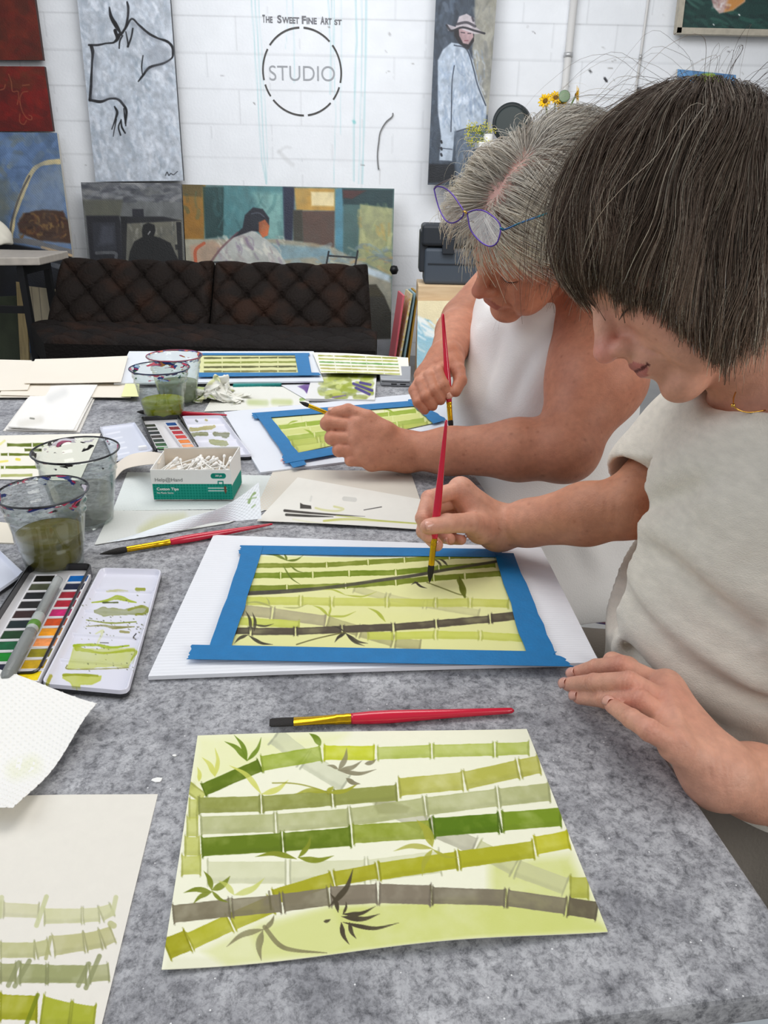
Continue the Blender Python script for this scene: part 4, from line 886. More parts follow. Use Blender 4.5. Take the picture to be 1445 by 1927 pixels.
s.stroke(C(c9, [(835, 178), (880, 195), (925, 212), (942, 215)]), 2.2, (110, 112, 50), .85); Lf((945, 222), (928, 158), 12, (92, 100, 20), 0); s.stroke(C(c9, [(925, 172), (945, 220)]), 5, (96, 104, 24), .8)
for p, q, w in (((550, 275), (505, 245), 5), ((550, 275), (555, 240), 4), ((550, 275), (630, 262), 4), ((715, 292), (665, 252), 6), ((600, 215), (530, 200), 3), ((600, 215), (690, 205), 3)): Lf(p, q, w, (168, 176, 64))
for p, q, w in (((390, 250), (300, 240), 4), ((380, 245), (370, 222), 3), ((420, 250), (490, 240), 3)): Lf(p, q, w, (156, 158, 96), a=.7)
tag(s.build('bamboo_painting', PAPER), 'bamboo watercolour taped down with blue tape, right under the upright brush tip', 'painting')
TAPE = mat('blue_masking_tape', (4, 112, 172), rough=.55, var=.08, vscale=60, bump=.15, bscale=300)
def tape(name_label, q, z, parent=None, torn=(0, 0), grp=None, m=None):
    """a strip of tape: photo corners TL TR BR BL, torn ends jagged"""
    g = np.random.default_rng(int(abs(q[0][0] * 7 + q[0][1]))); a0, b0, b1, a1 = [np.array(p, float) for p in q]; L, R = [], []
    n = 10; left = [lerp(a0, a1, k / n) + (b0 - a0) / np.linalg.norm(b0 - a0) * g.normal() * torn[0] for k in range(n + 1)]
    right = [lerp(b0, b1, k / n) + (b0 - a0) / np.linalg.norm(b0 - a0) * g.normal() * torn[1] for k in range(n + 1)]
    poly = [Z(p[0], p[1], z) for p in left] + [Z(p[0], p[1], z) for p in right[::-1]]
    V = [(p[0], p[1], z) for p in poly] + [(p[0], p[1], z - .0004) for p in poly]; k = len(poly)
    F = [list(range(k)), [k + i for i in range(k)][::-1]] + [[i, k + i, k + (i + 1) % k, (i + 1) % k] for i in range(k)]
    o = obj('masking_tape', V, F, m or TAPE, parent, smooth=False)
    if name_label: tag(o, name_label, 'tape', grp)
    return o
tz = ptz + .0032
tape('blue tape strip along the far edge of the larger taped painting', [(452, 1026), (945, 1033), (943, 1048), (450, 1042)], tz, torn=(2, 2))
tape('blue tape strip down the left edge of the larger taped painting', [(458, 1030), (496, 1028), (434, 1222), (392, 1222)], tz + .0006, torn=(1, 1))
tape('blue tape strip down the right edge of the larger taped painting', [(930, 1040), (966, 1041), (1046, 1232), (990, 1228)], tz + .0006, torn=(1, 1))
tape('blue tape strip along the near edge of the larger taped painting, ends sticking out', [(362, 1213), (1042, 1226), (1080, 1254), (353, 1240)], tz + .0012, torn=(2, 5))

# ------------------------------------------------------------------ grey-haired woman's board
def c10(x, y): return (400 + x / 2.5804, 640 + y / 2.5804)
s = sheet([(421, 776), (822, 738), (905, 838), (490, 890)], TZ + .003, 200, 120, (226, 230, 238), thick=.004, seed=65, grain=.004, off=lambda u, v: .0012 + 0 * u)
s.stroke([(530, 867), (537, 860), (534, 872)], 3, (226, 120, 110), .8)
tag(s.build('corrugated_board', PLAST), 'white board under the hand and painting of the grey-haired woman', 'board')
s = sheet([(506, 784), (775, 760), (815, 796), (560, 852)], TZ + .0065, 300, 140, (214, 218, 150), seed=66, grain=.01)
for y0, c_, w in ((0, (224, 224, 180), 12), (1, (150, 172, 60), 8), (2, (204, 208, 130), 10), (3, (158, 176, 76), 10), (4, (178, 188, 90), 14), (5, (196, 204, 110), 14)):
    a = (516 + y0 * 8, 794 + y0 * 10.5); b = (775 + y0 * 8, 764 + y0 * 9); n = 5
    s.bamboo([lerp(a, b, k / n) for k in range(n + 1)], w, c_, .88, gap=2)
for p, q, w in (((560, 792), (540, 800), 3), ((590, 820), (572, 808), 4), ((742, 778), (720, 770), 3)): s.leaf(p, q, w, (146, 168, 50), .9, .1)
tag(s.build('bamboo_painting', PAPER), 'pale green bamboo watercolour taped down beneath the grey-haired woman’s fist'.replace('’', "'"), 'painting')
tz = TZ + .009
tape("blue tape along the far side of the grey-haired woman's painting", [(474, 777), (775, 754), (778, 764), (476, 788)], tz, torn=(1.5, 1))
tape("blue tape down the left side of the grey-haired woman's painting", [(480, 778), (508, 783), (578, 874), (551, 880)], tz + .0006, torn=(.5, 1))
tape("blue tape along the near side of the grey-haired woman's painting", [(530, 857), (815, 808), (820, 820), (536, 872)], tz + .0012, torn=(2, 1))
tape("blue tape at the right end of the grey-haired woman's painting", [(766, 752), (782, 750), (840, 790), (815, 797)], tz + .0006, torn=(1, 1))

# ------------------------------------------------------------------ far board with painting
s = sheet([(243, 661), (590, 661), (609, 717), (214, 721)], TZ + .012, 160, 80, (226, 230, 236), thick=.004, seed=67)
tag(s.build('corrugated_board', PLAST), 'white board at the far end of the table under a taped bamboo strip', 'board')
s = sheet([(372, 668), (560, 668), (562, 704), (374, 704)], TZ + .0145, 200, 70, (214, 214, 160), seed=68)
for k, c_ in enumerate(((96, 96, 56), (130, 140, 60), (90, 90, 50), (120, 118, 70))): s.bamboo([(383 + i * 35, 674 + k * 8.5 - i * .3) for i in range(6)], 3.6, c_, .9, gap=1.5)
tag(s.build('bamboo_painting', PAPER), 'small taped painting of dark bamboo lines behind the plastic cups', 'painting')
tape('blue tape edging the right end of the far bamboo painting', [(555, 668), (580, 668), (587, 706), (562, 706)], TZ + .017)
tape('blue tape along the near edge of the far bamboo painting', [(372, 701), (600, 701), (604, 706), (372, 709)], TZ + .0176)
tape('thin blue tape along the far edge of the far bamboo painting', [(372, 664), (582, 664), (583, 668), (372, 668)], TZ + .0164)
s = sheet([(588, 663), (768, 672), (770, 706), (604, 702)], TZ + .018, 200, 60, (236, 234, 222), seed=69, off=lambda u, v: .002 * np.sin(u * 4))
for k, c_ in enumerate(((150, 154, 60), (170, 174, 80), (110, 160, 80), (160, 170, 90), (176, 170, 90), (186, 190, 110))): s.bamboo([(598 + k + i * 30, 669 + k * 6 + i * 1.0) for i in range(6)], 2.6, c_, .85, gap=1.5)
tag(s.build('bamboo_painting', PAPER), 'cream sheet with thin bamboo lines lying over the laptop at the far end', 'painting')
s = sheet([(590, 698), (709, 702), (705, 752), (575, 750)], TZ + .008, 200, 90, (228, 228, 226), thick=.006, seed=70)
s.daub((602, 700, 704, 748), [(150, 164, 50), (176, 186, 80), (130, 140, 60), (196, 204, 120), (150, 160, 110)], 60, (12, 30), (5, 10), .8, 71, ang=0)
for q in ([(665, 722), (700, 735)], [(670, 730), (695, 742)], [(678, 720), (697, 724)]): s.stroke([q[0], q[1]], 5, (74, 62, 130), .95)
s.stroke([(626, 748), (650, 744)], 3, (120, 100, 150), .8)
tag(s.build('swatch_pad', PAPER), 'swatch pad daubed with green patches and purple strokes near the laptop', 'pad')
s = sheet([(528, 724), (600, 722), (600, 752), (580, 754)], TZ + .004, 60, 40, (224, 226, 230), seed=71)
s.poly([(560, 727), (585, 720), (598, 722), (598, 742), (580, 744), (572, 734)], (104, 74, 140), .95, 2)
tag(s.build('swatch_card', PAPER), 'white card with one solid purple patch under the swatch pad', 'card')
lp = thing('laptop', Z(740, 715, TZ), 'closed silver laptop half under the cream bamboo sheet', 'laptop')
a, b, c_, d = [Z(*p, TZ + .001) for p in ((716, 726), (772, 728), (772, 692), (712, 692))]
al = mat('aluminium', (176, 178, 182), rough=.35, metal=.7)
bevel(obj('base', *hexa([a, b, c_ - (0, .05, 0), d - (0, .05, 0), a + (0, 0, .010), b + (0, 0, .010), c_ - (0, .05, -.010), d - (0, .05, -.010)]), al, lp, smooth=False), .003)
bevel(obj('lid', *hexa([a + (0, 0, .0105), b + (0, 0, .0105), c_ - (0, .05, -.0105), d - (0, .05, -.0105), a + (0, 0, .016), b + (0, 0, .016), c_ - (0, .05, -.016), d - (0, .05, -.016)]), al, lp, smooth=False), .002)
for k in (.45, .75): e = lerp(a, b, k); obj('port', *box(e[0] - .007, e[0] + .007, e[1] - .001, e[1] + .002, TZ + .005, TZ + .008), mat('port_dark', (30, 30, 32)), lp, smooth=False)
tt = thing('teal_box', Z(490, 726, TZ), 'flat teal speckled box under the far board', 'box')
a, b = Z(438, 730, TZ), Z(529, 728, TZ)
bevel(obj('base', *hexa([a, b, b + (0, .10, 0), a + (0, .10, 0), a + (0, 0, .008), b + (0, 0, .008), b + (0, .1, .008), a + (0, .1, .008)]), mat('teal_tin', (16, 138, 134), rough=.35, var=.15, vscale=200), tt, smooth=False), .002)

# ------------------------------------------------------------------ paper stack at the back left
stack = [([(-150, 676), (60, 679), (30, 748), (-170, 752)], 0, 'broad cream sheet at the far left corner, bottom of the loose stack'),
         ([(-60, 690), (244, 700), (222, 748), (-90, 750)], .003, 'cream sheet in the middle of the loose stack at the back left'),
         ([(20, 682), (262, 690), (246, 748), (0, 745)], .006, 'cream sheet lying askew in the loose stack behind the napkins'),
         ([(-120, 681), (75, 680), (52, 734), (-140, 736)], .010, 'cream sheet near the top of the loose stack, cut by the left frame edge'),
         ([(66, 676), (241, 671), (228, 720), (46, 721)], .014, 'topmost cream sheet of the loose stack, nearest the far cups')]
for i, (q, dz, lab) in enumerate(stack):
    s = sheet(q, TZ + .0015 + dz, 40, 30, (236, 228, 214), thick=.0012 if i else .001, seed=80 + i, off=lambda u, v: .0012 * np.sin(u * 3 + i) + .0012)
    tag(s.build('paper_sheet', PAPER), lab, 'paper')
s = sheet([(236, 722), (262, 722), (262, 746), (228, 746)], TZ + .012, 30, 20, (232, 232, 176), seed=86)
tag(s.build('paper_sheet', PAPER), 'small yellowish paper corner beside the far green cup', 'paper')
# ---- practice sheet at the left with green marks
s = sheet([(-90, 822), (190, 816), (150, 905), (-120, 900)], TZ + .001, 240, 120, (238, 234, 222), seed=87, off=lambda u, v: .0006 + 0 * u)
c11 = lambda x, y: (x / 2.89, 620 + y / 2.89)
B = lambda pts, w, col, a=.93, **k: s.bamboo(C(c11, pts), w / 2.89, col, a, **k)
B([(35, 628), (175, 628)], 18, (88, 104, 20)); B([(175, 628), (240, 626)], 18, (96, 112, 30)); B([(130, 656), (230, 656)], 14, (90, 100, 30)); B([(0, 680), (45, 680), (180, 680)], 14, (100, 112, 30)); B([(0, 750), (25, 750), (220, 748)], 16, (96, 116, 14)); B([(0, 795), (180, 792)], 16, (166, 170, 96), .8)
s.stroke(C(c11, [(90, 706), (106, 708)]), 5, (226, 210, 70), .9); s.stroke(C(c11, [(0, 720), (40, 715)]), 4, (232, 220, 100), .8); s.stroke(C(c11, [(0, 625), (25, 605)]), 4, (226, 222, 140), .7)
tag(s.build('practice_sheet', PAPER), 'cream practice sheet with short dark green bars behind the clear cup', 'paper')
s = sheet([(-80, 975), (18, 984), (26, 1022), (-80, 1018)], TZ + .002, 20, 12, (232, 224, 208), thick=.003, seed=88)
tag(s.build('paper_sheet', PAPER), 'cream paper edge at the left behind the olive cup', 'paper')
# ---- beige sheet and test strip
s = sheet([(515, 884), (772, 887), (800, 968), (480, 960)], TZ + .001, 60, 40, (214, 208, 196), seed=89, off=lambda u, v: .0005 + 0 * u)
s.stroke([(746, 893), (747, 894)], 2, (80, 80, 80), .8)
tag(s.build('paper_sheet', PAPER), 'plain beige sheet beneath the brush test sheet', 'paper')
s = sheet([(560, 899), (795, 941), (788, 997), (483, 981)], TZ + .003, 300, 120, (230, 228, 220), seed=90, off=lambda u, v: .0008 + .0015 * np.sin(u * 3.14) * v)
S = lambda pts, w, col, a=.9, **k: s.stroke(C(c10, pts), np.array(w) / 2.58 if np.ndim(w) else w / 2.58, col, a, **k)
S([(350, 828), (480, 840), (620, 850), (740, 856)], [13, 10, 7, 1], (52, 48, 44)); S([(358, 848), (470, 854), (585, 858)], [13, 11, 3], (44, 42, 38)); s.poly(C(c10, [(425, 790), (440, 798), (478, 804), (480, 820), (425, 818)]), (58, 54, 50), .95)
S([(640, 770), (690, 775)], 22, (196, 196, 190), .7); S([(735, 825), (820, 810)], 4, (70, 68, 66)); S([(480, 760), (475, 780)], 10, (208, 208, 200), .8)
S([(500, 815), (540, 825), (600, 830), (635, 820), (590, 808)], 10, (208, 208, 150), .8); S([(540, 878), (640, 870), (760, 875), (1000, 892)], [10, 12, 8, 6], (196, 196, 110), .85); S([(600, 852), (700, 862), (800, 875), (1000, 890)], [4, 6, 6, 4], (180, 186, 90), .85); S([(390, 870), (520, 890), (700, 905)], 8, (220, 220, 190), .7)
tag(s.build('test_sheet', PAPER), 'off-white sheet with black and olive trial brush strokes beside the cotton tips box', 'paper')
# ================================================================== CUPS
def cup_mat(name, seed, hues):
    m = bpy.data.materials.new(name); m.use_nodes = True; nt = m.node_tree; N = nt.nodes; L = nt.links; out = N['Material Output']; b = N['Principled BSDF']
    tr = N.new('ShaderNodeBsdfTransparent'); tr.inputs[0].default_value = (.93, .95, .94, 1); gl = N.new('ShaderNodeBsdfGlossy'); gl.inputs['Roughness'].default_value = .04
    fr = N.new('ShaderNodeLayerWeight'); fr.inputs[0].default_value = .5; pw = N.new('ShaderNodeMath'); pw.operation = 'POWER'; pw.inputs[1].default_value = 3.2; L.new(fr.outputs['Facing'], pw.inputs[0]); fr = pw
    ma = N.new('ShaderNodeMath'); ma.operation = 'MULTIPLY_ADD'; ma.inputs[1].default_value = .7; ma.inputs[2].default_value = .03; L.new(fr.outputs[0], ma.inputs[0])
    mx = N.new('ShaderNodeMixShader'); L.new(ma.outputs[0], mx.inputs[0]); L.new(tr.outputs[0], mx.inputs[1]); L.new(gl.outputs[0], mx.inputs[2])
    tc = N.new('ShaderNodeTexCoord'); mp = N.new('ShaderNodeMapping'); mp.inputs['Location'].default_value = (seed, seed * 2, 0); mp.inputs['Scale'].default_value = (1, 1, 2.2); L.new(tc.outputs['Object'], mp.inputs[0])
    n = N.new('ShaderNodeTexNoise'); n.inputs['Scale'].default_value = 38; n.inputs['Detail'].default_value = 3; n.inputs['Distortion'].default_value = .8; L.new(mp.outputs[0], n.inputs['Vector'])
    sp = N.new('ShaderNodeSeparateXYZ'); L.new(tc.outputs['Generated'], sp.inputs[0])
    r = N.new('ShaderNodeMapRange'); r.inputs[1].default_value = .72; r.inputs[2].default_value = 1.0; r.inputs[3].default_value = -.28; r.inputs[4].default_value = .02; L.new(sp.outputs[2], r.inputs[0])
    ad = N.new('ShaderNodeMath'); ad.operation = 'ADD'; L.new(n.outputs[0], ad.inputs[0]); L.new(r.outputs[0], ad.inputs[1])
    gt = N.new('ShaderNodeMapRange'); gt.inputs[1].default_value = .50; gt.inputs[2].default_value = .53; L.new(ad.outputs[0], gt.inputs[0])
    n2 = N.new('ShaderNodeTexNoise'); n2.inputs['Scale'].default_value = 22; n2.inputs['Detail'].default_value = 1; L.new(mp.outputs[0], n2.inputs['Vector'])
    cr = N.new('ShaderNodeValToRGB'); cr.color_ramp.interpolation = 'CONSTANT'; e = cr.color_ramp.elements
    for i, h in enumerate(hues):
        p = .3 + .4 * i / len(hues)
        if i < 2: el = e[i]; el.position = p if i else 0
        else: el = e.new(p)
        el.color = (*lin(h), 1)
    L.new(n2.outputs[0], cr.inputs[0]); L.new(cr.outputs[0], b.inputs['Base Color']); b.inputs['Roughness'].default_value = .4
    m2 = N.new('ShaderNodeMixShader'); L.new(gt.outputs[0], m2.inputs[0]); L.new(mx.outputs[0], m2.inputs[1]); L.new(b.outputs[0], m2.inputs[2]); L.new(m2.outputs[0], out.inputs[0])
    return m
def liquid_mat(name, c, dens=.45):
    m = mat(name, c, rough=.12, var=.12, vscale=30); nt = m.node_tree; N = nt.nodes; L = nt.links
    t = N.new('ShaderNodeBsdfTransparent'); t.inputs[0].default_value = (*(lin(c) * .4 + .6), 1); x = N.new('ShaderNodeMixShader'); x.inputs[0].default_value = dens
    L.new(N['Principled BSDF'].outputs[0], x.inputs[1]); L.new(t.outputs[0], x.inputs[2]); L.new(x.outputs[0], N['Material Output'].inputs[0]); return m
def cup(rim, rx, basey, label, hues, level, lcol, seed, dens=.4, nm='plastic_cup'):
    b = Z(rim[0], basey, TZ); R = Y(rim[0], rim[1], b[1]); h = R[2] - TZ; r = rx * ((R - CAM) @ fw) / FPX
    bx, by = R[0], b[1]; rb = r * .64
    t = thing(nm, (bx, by, TZ), label, 'cup')
    pr = [(0, .004), (rb * .9, .003), (rb, 0), (rb + .001, .002)]
    n = 44
    for k in range(1, n): 
        f = k / n; rr = lerp(rb, r * .95, f); bump = .0016 * max(0, math.sin(f * 52)) if f > .66 else (.0008 if .30 < f < .34 else 0)
        pr.append((float(rr) + bump, h * f * .975))
    pr += [(r * .96, h * .975), (r, h * .985), (r + .0012, h), (r, h + .001), (r - .0025, h - .001), (r * .955, h * .97)]
    outer = pr; inner = [(max(q[0] - .0009, 0), q[1] + .0009) for q in outer[3:-5]][::-1] + [(0, .0052)]
    V, F = lathe(outer + inner, (bx, by, TZ), 64)
    V2, F2 = lathe([(r - .0008, h - .0012), (r + .0006, h - .0014), (r + .0014, h - .0004), (r + .0010, h + .0008), (r, h + .0012), (r - .0010, h + .0006), (r - .0008, h - .0012)], (bx, by, TZ), 64)
    obj('rim', V2, F2, mat('rim_stained_%d' % seed, hues[3 if seed != 5 else 0], rough=.25, trans=.35, ior=1.2, col2=(120, 124, 130), vscale=24), t)
    obj('cup_wall', V, F, cup_mat('cup_plastic_%d' % seed, seed, hues), t)
    lv = h * level; rl = float(lerp(rb, r * .95, level / .975)) - .0016
    V, F = lathe([(0, .0062), (rb - .002, .0062), (float(lerp(rb, r * .95, .3 * level)) - .0016, lv * .3), (rl, lv), (rl - .001, lv - .0006), (0, lv - .0008)], (bx, by, TZ), 64)
    obj('paint_water', V, F, liquid_mat('water_%d' % seed, lcol, dens), t)
    return t
cup((80, 924), 81, 1062, 'clear plastic cup half full of brownish olive water, nearest the left front', [(170, 180, 190), (20, 40, 110), (180, 40, 80), (30, 24, 26), (235, 225, 235)], .47, (112, 104, 44), 3, .25)
cup((142, 846), 78, 980, 'clear plastic cup of nearly clean water with black smears under its rim', [(30, 26, 28), (40, 34, 34), (220, 215, 225), (170, 70, 110), (24, 22, 24)], .45, (186, 184, 176), 5, .9)
cup((300, 692), 55, 784, 'far plastic cup with bright yellow green paint water', [(160, 190, 215), (30, 70, 140), (200, 60, 90), (20, 40, 90), (60, 110, 60)], .36, (150, 160, 34), 8, .3)
cup((328, 669), 51, 757, 'far plastic cup of grey green water standing behind the yellow green one', [(200, 215, 225), (20, 60, 150), (235, 150, 60), (210, 90, 120), (24, 60, 120)], .45, (150, 160, 128), 11, .4)

# ================================================================== BRUSHES
RED = mat('red_lacquer', (204, 14, 52), rough=.22, coat=.6); GOLD = mat('gold_ferrule', (226, 178, 40), rough=.25, metal=1); BRI = mat('dark_bristle', (26, 22, 20), rough=.6, bump=.6, bscale=900, stretch=(1, 1, 1))
def brush(tip, end, label, fb, ff, rw, flat=False, name='paintbrush', rend=.35, bcol=None, flatdir=None):
    tip = np.asarray(tip, float); end = np.asarray(end, float); d = end - tip; Ln = np.linalg.norm(d)
    t = thing(name, tip, label, 'brush'); m = mat('bristle_' + str(bcol), bcol, rough=.6) if bcol else BRI
    at = lambda f: tip + d * f
    F1 = fb + ff
    hf = [F1, F1 + .01, F1 + (1 - F1) * .12, F1 + (1 - F1) * .25, F1 + (1 - F1) * .6, .97, .99, 1.0]; hr = [.86, .92, 1.08, 1.1, .75, rend, rend * .9, rend * .4]
    obj('handle', *tube([at(f) for f in hf], np.array(hr) * rw, 20), RED, t)
    def shaped(fs, rs, m, nm, sq):
        V, F = tube([at(f) for f in fs], np.array(rs) * rw, 24)
        if flat:
            ax = unit(flatdir); side = unit(np.cross(d, ax)); n = 24
            for i, q in enumerate(sq):
                c = at(fs[i]); blk = V[i * n:(i + 1) * n] - c; a = blk @ ax; s_ = blk @ side
                V[i * n:(i + 1) * n] = c + np.outer(a * q, ax) + np.outer(s_ * (1 + (1 - q) * .45), side)
        return obj(nm, V, F, m, t, auto=50)
    e = .004
    shaped([fb - e, fb, fb + ff * .3, fb + ff * .6, fb + ff * .70, fb + ff * .74, fb + ff * .78, fb + ff * .88, fb + ff * .92, F1], [.80, .82, .80, .82, .84, .9, .84, .84, .92, .88], GOLD, 'ferrule', [.45, .45, .55, .8, .9, .95, 1, 1, 1, 1])
    if flat: shaped([0, .01, fb * .5, fb * .95, fb], [.62, .80, .84, .8, .76], m, 'bristles', [.30, .38, .45, .45, .45])
    else: shaped([0, fb * .12, fb * .35, fb * .6, fb * .85, fb], [.06, .28, .62, .85, .86, .74], m, 'bristles', [1] * 6)
    return t
brush(Z(507, 1360, TZ + .006), Z(967, 1337, TZ + .0048), 'flat red-handled brush with square black bristles, lying between the two nearest paintings', .10, .225, .0056, flat=True, flatdir=(0, 0, 1), rend=.52)
brush(Z(187, 1043, TZ + .0055), Z(513, 986, TZ + .006), 'round red-handled brush with a pointed black tip, lying behind the larger taped board', .15, .235, .0050)
brush(Z(257, 775, TZ + .006), Z(427, 781, TZ + .0055), 'red-handled round brush lying behind the far cups', .11, .14, .0052)

# ================================================================== PALETTES
WPL = mat('white_palette', attr=True, rough=.22, coat=.3); BTIN = mat('black_tin', (22, 22, 26), rough=.3, coat=.3); PANW = mat('pan_plastic', (222, 220, 222), rough=.35)
def rounder(P, r):
    def wf(u, v):
        W_ = np.linalg.norm(P[1] - P[0]); H_ = np.linalg.norm(P[3] - P[0]); X = (u - .5) * W_; Yy = (v - .5) * H_
        cx_, cy_ = W_ / 2 - r, H_ / 2 - r; ax, ay = np.abs(X) - cx_, np.abs(Yy) - cy_; m = (ax > 0) & (ay > 0)
        # squash the corner square onto a quarter disc
        mx_ = np.maximum(ax, ay); hy = np.hypot(ax, ay) + 1e-12; f = np.where(m, mx_ / hy, 1)
        dX = np.where(m, np.sign(X) * (ax * f - ax), 0); dY = np.where(m, np.sign(Yy) * (ay * f - ay), 0)
        return dX[..., None] * (P[1] - P[0]) / W_ + dY[..., None] * (P[3] - P[0]) / H_
    return wf
def tray(q, z, wells, depth, paint, nx=150, ny=260, base=(222, 222, 234), seed=1, r=.008, name='mixing_tray', parent=None, thick=.003):
    P = [Z(p[0], p[1], z) for p in q]
    W_ = np.linalg.norm(P[1] - P[0]); H_ = np.linalg.norm(P[3] - P[0])
    def off(u, v):
        e = np.minimum(np.minimum(u, 1 - u) * W_, np.minimum(v, 1 - v) * H_)
        h = depth * np.clip(1 - (e - .002) / .0045, 0, 1) ** 1.5
        h = h * np.clip(e / .0008 + .4, 0, 1)
        for k in range(1, wells):
            h = np.maximum(h, depth * .45 * np.exp(-(((v - k / wells) * H_) / .0022) ** 2) * (e > .004))
        return h
    s = Sheet(P, nx, ny, base, thick, off=off, grain=.004, seed=seed, warp=rounder(P, r))
    paint(s); o = s.build(name, WPL, parent, side=(30, 30, 34)); return o
def palette(label, qt, qtray, qlid, left, right, paint, z=TZ, r=.008, pansc=1, lidridge=False, seed=1):
    Pt = [Z(p[0], p[1], z) for p in qt]; c = sum(Pt) / 4
    t = thing('watercolour_palette', (c[0], c[1], z), label, 'palette')
    ex = Pt[1] - Pt[0]; ey = Pt[3] - Pt[0]; W_ = np.linalg.norm(ex); H_ = np.linalg.norm(ey); ux, uy = ex / W_, ey / H_
    pl = rrect(W_, H_, r)
    def ring(sc, zz): return [Pt[0] + ux * (W_ / 2 + x * (1 - sc * 2 / W_)) + uy * (H_ / 2 + y * (1 - sc * 2 / H_)) + (0, 0, zz) for x, y in pl]
    n = len(pl); L_ = [ring(.001, 0), ring(0, .002), ring(0, .013), ring(.0012, .0138), ring(.0022, .013), ring(.0024, .003)]
    V = np.vstack(L_); F = [[i * n + j, i * n + (j + 1) % n, (i + 1) * n + (j + 1) % n, (i + 1) * n + j] for i in range(len(L_) - 1) for j in range(n)]
    F += [list(range(n))[::-1], [5 * n + j for j in range(n)]]
    obj('tin', V, F, BTIN, t, auto=40)
    V2 = np.vstack([ring(.0026, .0031), ring(.0026, .0045)]); obj('tin_lining', V2, [[j, (j + 1) % n, n + (j + 1) % n, n + j] for j in range(n)] + [list(range(n))[::-1], [n + j for j in range(n)]], PANW, t, smooth=False)
    def pans(p0, p1, cols, w):
        k = len(cols); A = Z(*p0, z + .011); B_ = Z(*p1, z + .011); st = (B_ - A) / (k - 1); hh = np.linalg.norm(st) * .485; dv = unit(st); du = ux
        for i, cc_ in enumerate(cols):
            o_ = A + st * i; o_[2] = z
            def rc(sx, sy, zz): return [o_ + du * a * sx + dv * b_ * sy + (0, 0, zz) for a, b_ in ((-w, -hh), (w, -hh), (w, hh), (-w, hh))]
            V = np.array(rc(1, 1, .005) + rc(1, 1, .0118) + rc(.88, .82, .0118) + rc(.86, .8, .0095)); F = [[3, 2, 1, 0]] + [[a * 4 + j, a * 4 + (j + 1) % 4, a * 4 + 4 + (j + 1) % 4, a * 4 + 4 + j] for a in range(3) for j in range(4)] + [[12, 13, 14, 15]]
            pn = obj('paint_pan', V, F, PANW, t, smooth=False)
            V = np.array(rc(.86, .8, .0096) + rc(.84, .78, .0112)); 
            obj('paint_block', *hexa(V), mat('pan_%d_%d_%d' % cc_, cc_, rough=.25, var=.25, vscale=120), pn, smooth=False)
    pans(*left); pans(*right)
    obj('pan_clip', *hexa([Z(*right[0], z) + ux * right[3] * 1.15 + (0, 0, .004), Z(*right[0], z) + ux * right[3] * 1.15 + ux * .004 + (0, 0, .004), Z(*right[1], z) + ux * right[3] * 1.15 + ux * .004 + (0, 0, .004), Z(*right[1], z) + ux * right[3] * 1.15 + (0, 0, .004),
        Z(*right[0], z) + ux * right[3] * 1.15 + (0, 0, .0125), Z(*right[0], z) + ux * right[3] * 1.15 + ux * .001 + (0, 0, .0125), Z(*right[1], z) + ux * right[3] * 1.15 + ux * .001 + (0, 0, .0125), Z(*right[1], z) + ux * right[3] * 1.15 + (0, 0, .0125)]), mat('grey_clip', (112, 112, 120), rough=.35, metal=.5), t, smooth=False)
    tray(qtray, z + .004, 5, .0065, paint, parent=t, seed=seed, r=r * 1.1, thick=.0042)
    if qlid: tray(qlid, z + .003, 1, .005, (lambda s: [s.stroke([lerp(qlid[0], qlid[3], f) + (8, 1), lerp(qlid[0], qlid[3], f) + (34, -4)], 3, (236, 238, 248), .9) for f in (.15, .3, .45, .6, .75)]) if lidridge else (lambda s: None), 60, 90, (214, 218, 232), parent=t, seed=seed + 1, r=r, name='lid')
    return t
c4 = lambda x, y: (x / 2.89, 1030 + y / 2.89)
LCOL = [(16, 16, 16), (74, 78, 60), (18, 20, 26), (26, 20, 22), (52, 28, 26), (16, 34, 36), (18, 60, 26), (4, 92, 52), (6, 132, 34), (24, 28, 56)]
RCOL = [(0, 98, 178), (22, 30, 62), (150, 18, 42), (168, 14, 42), (196, 22, 104), (206, 76, 20), (240, 156, 26), (250, 156, 88), (146, 136, 14), (204, 164, 14), (248, 218, 12)]
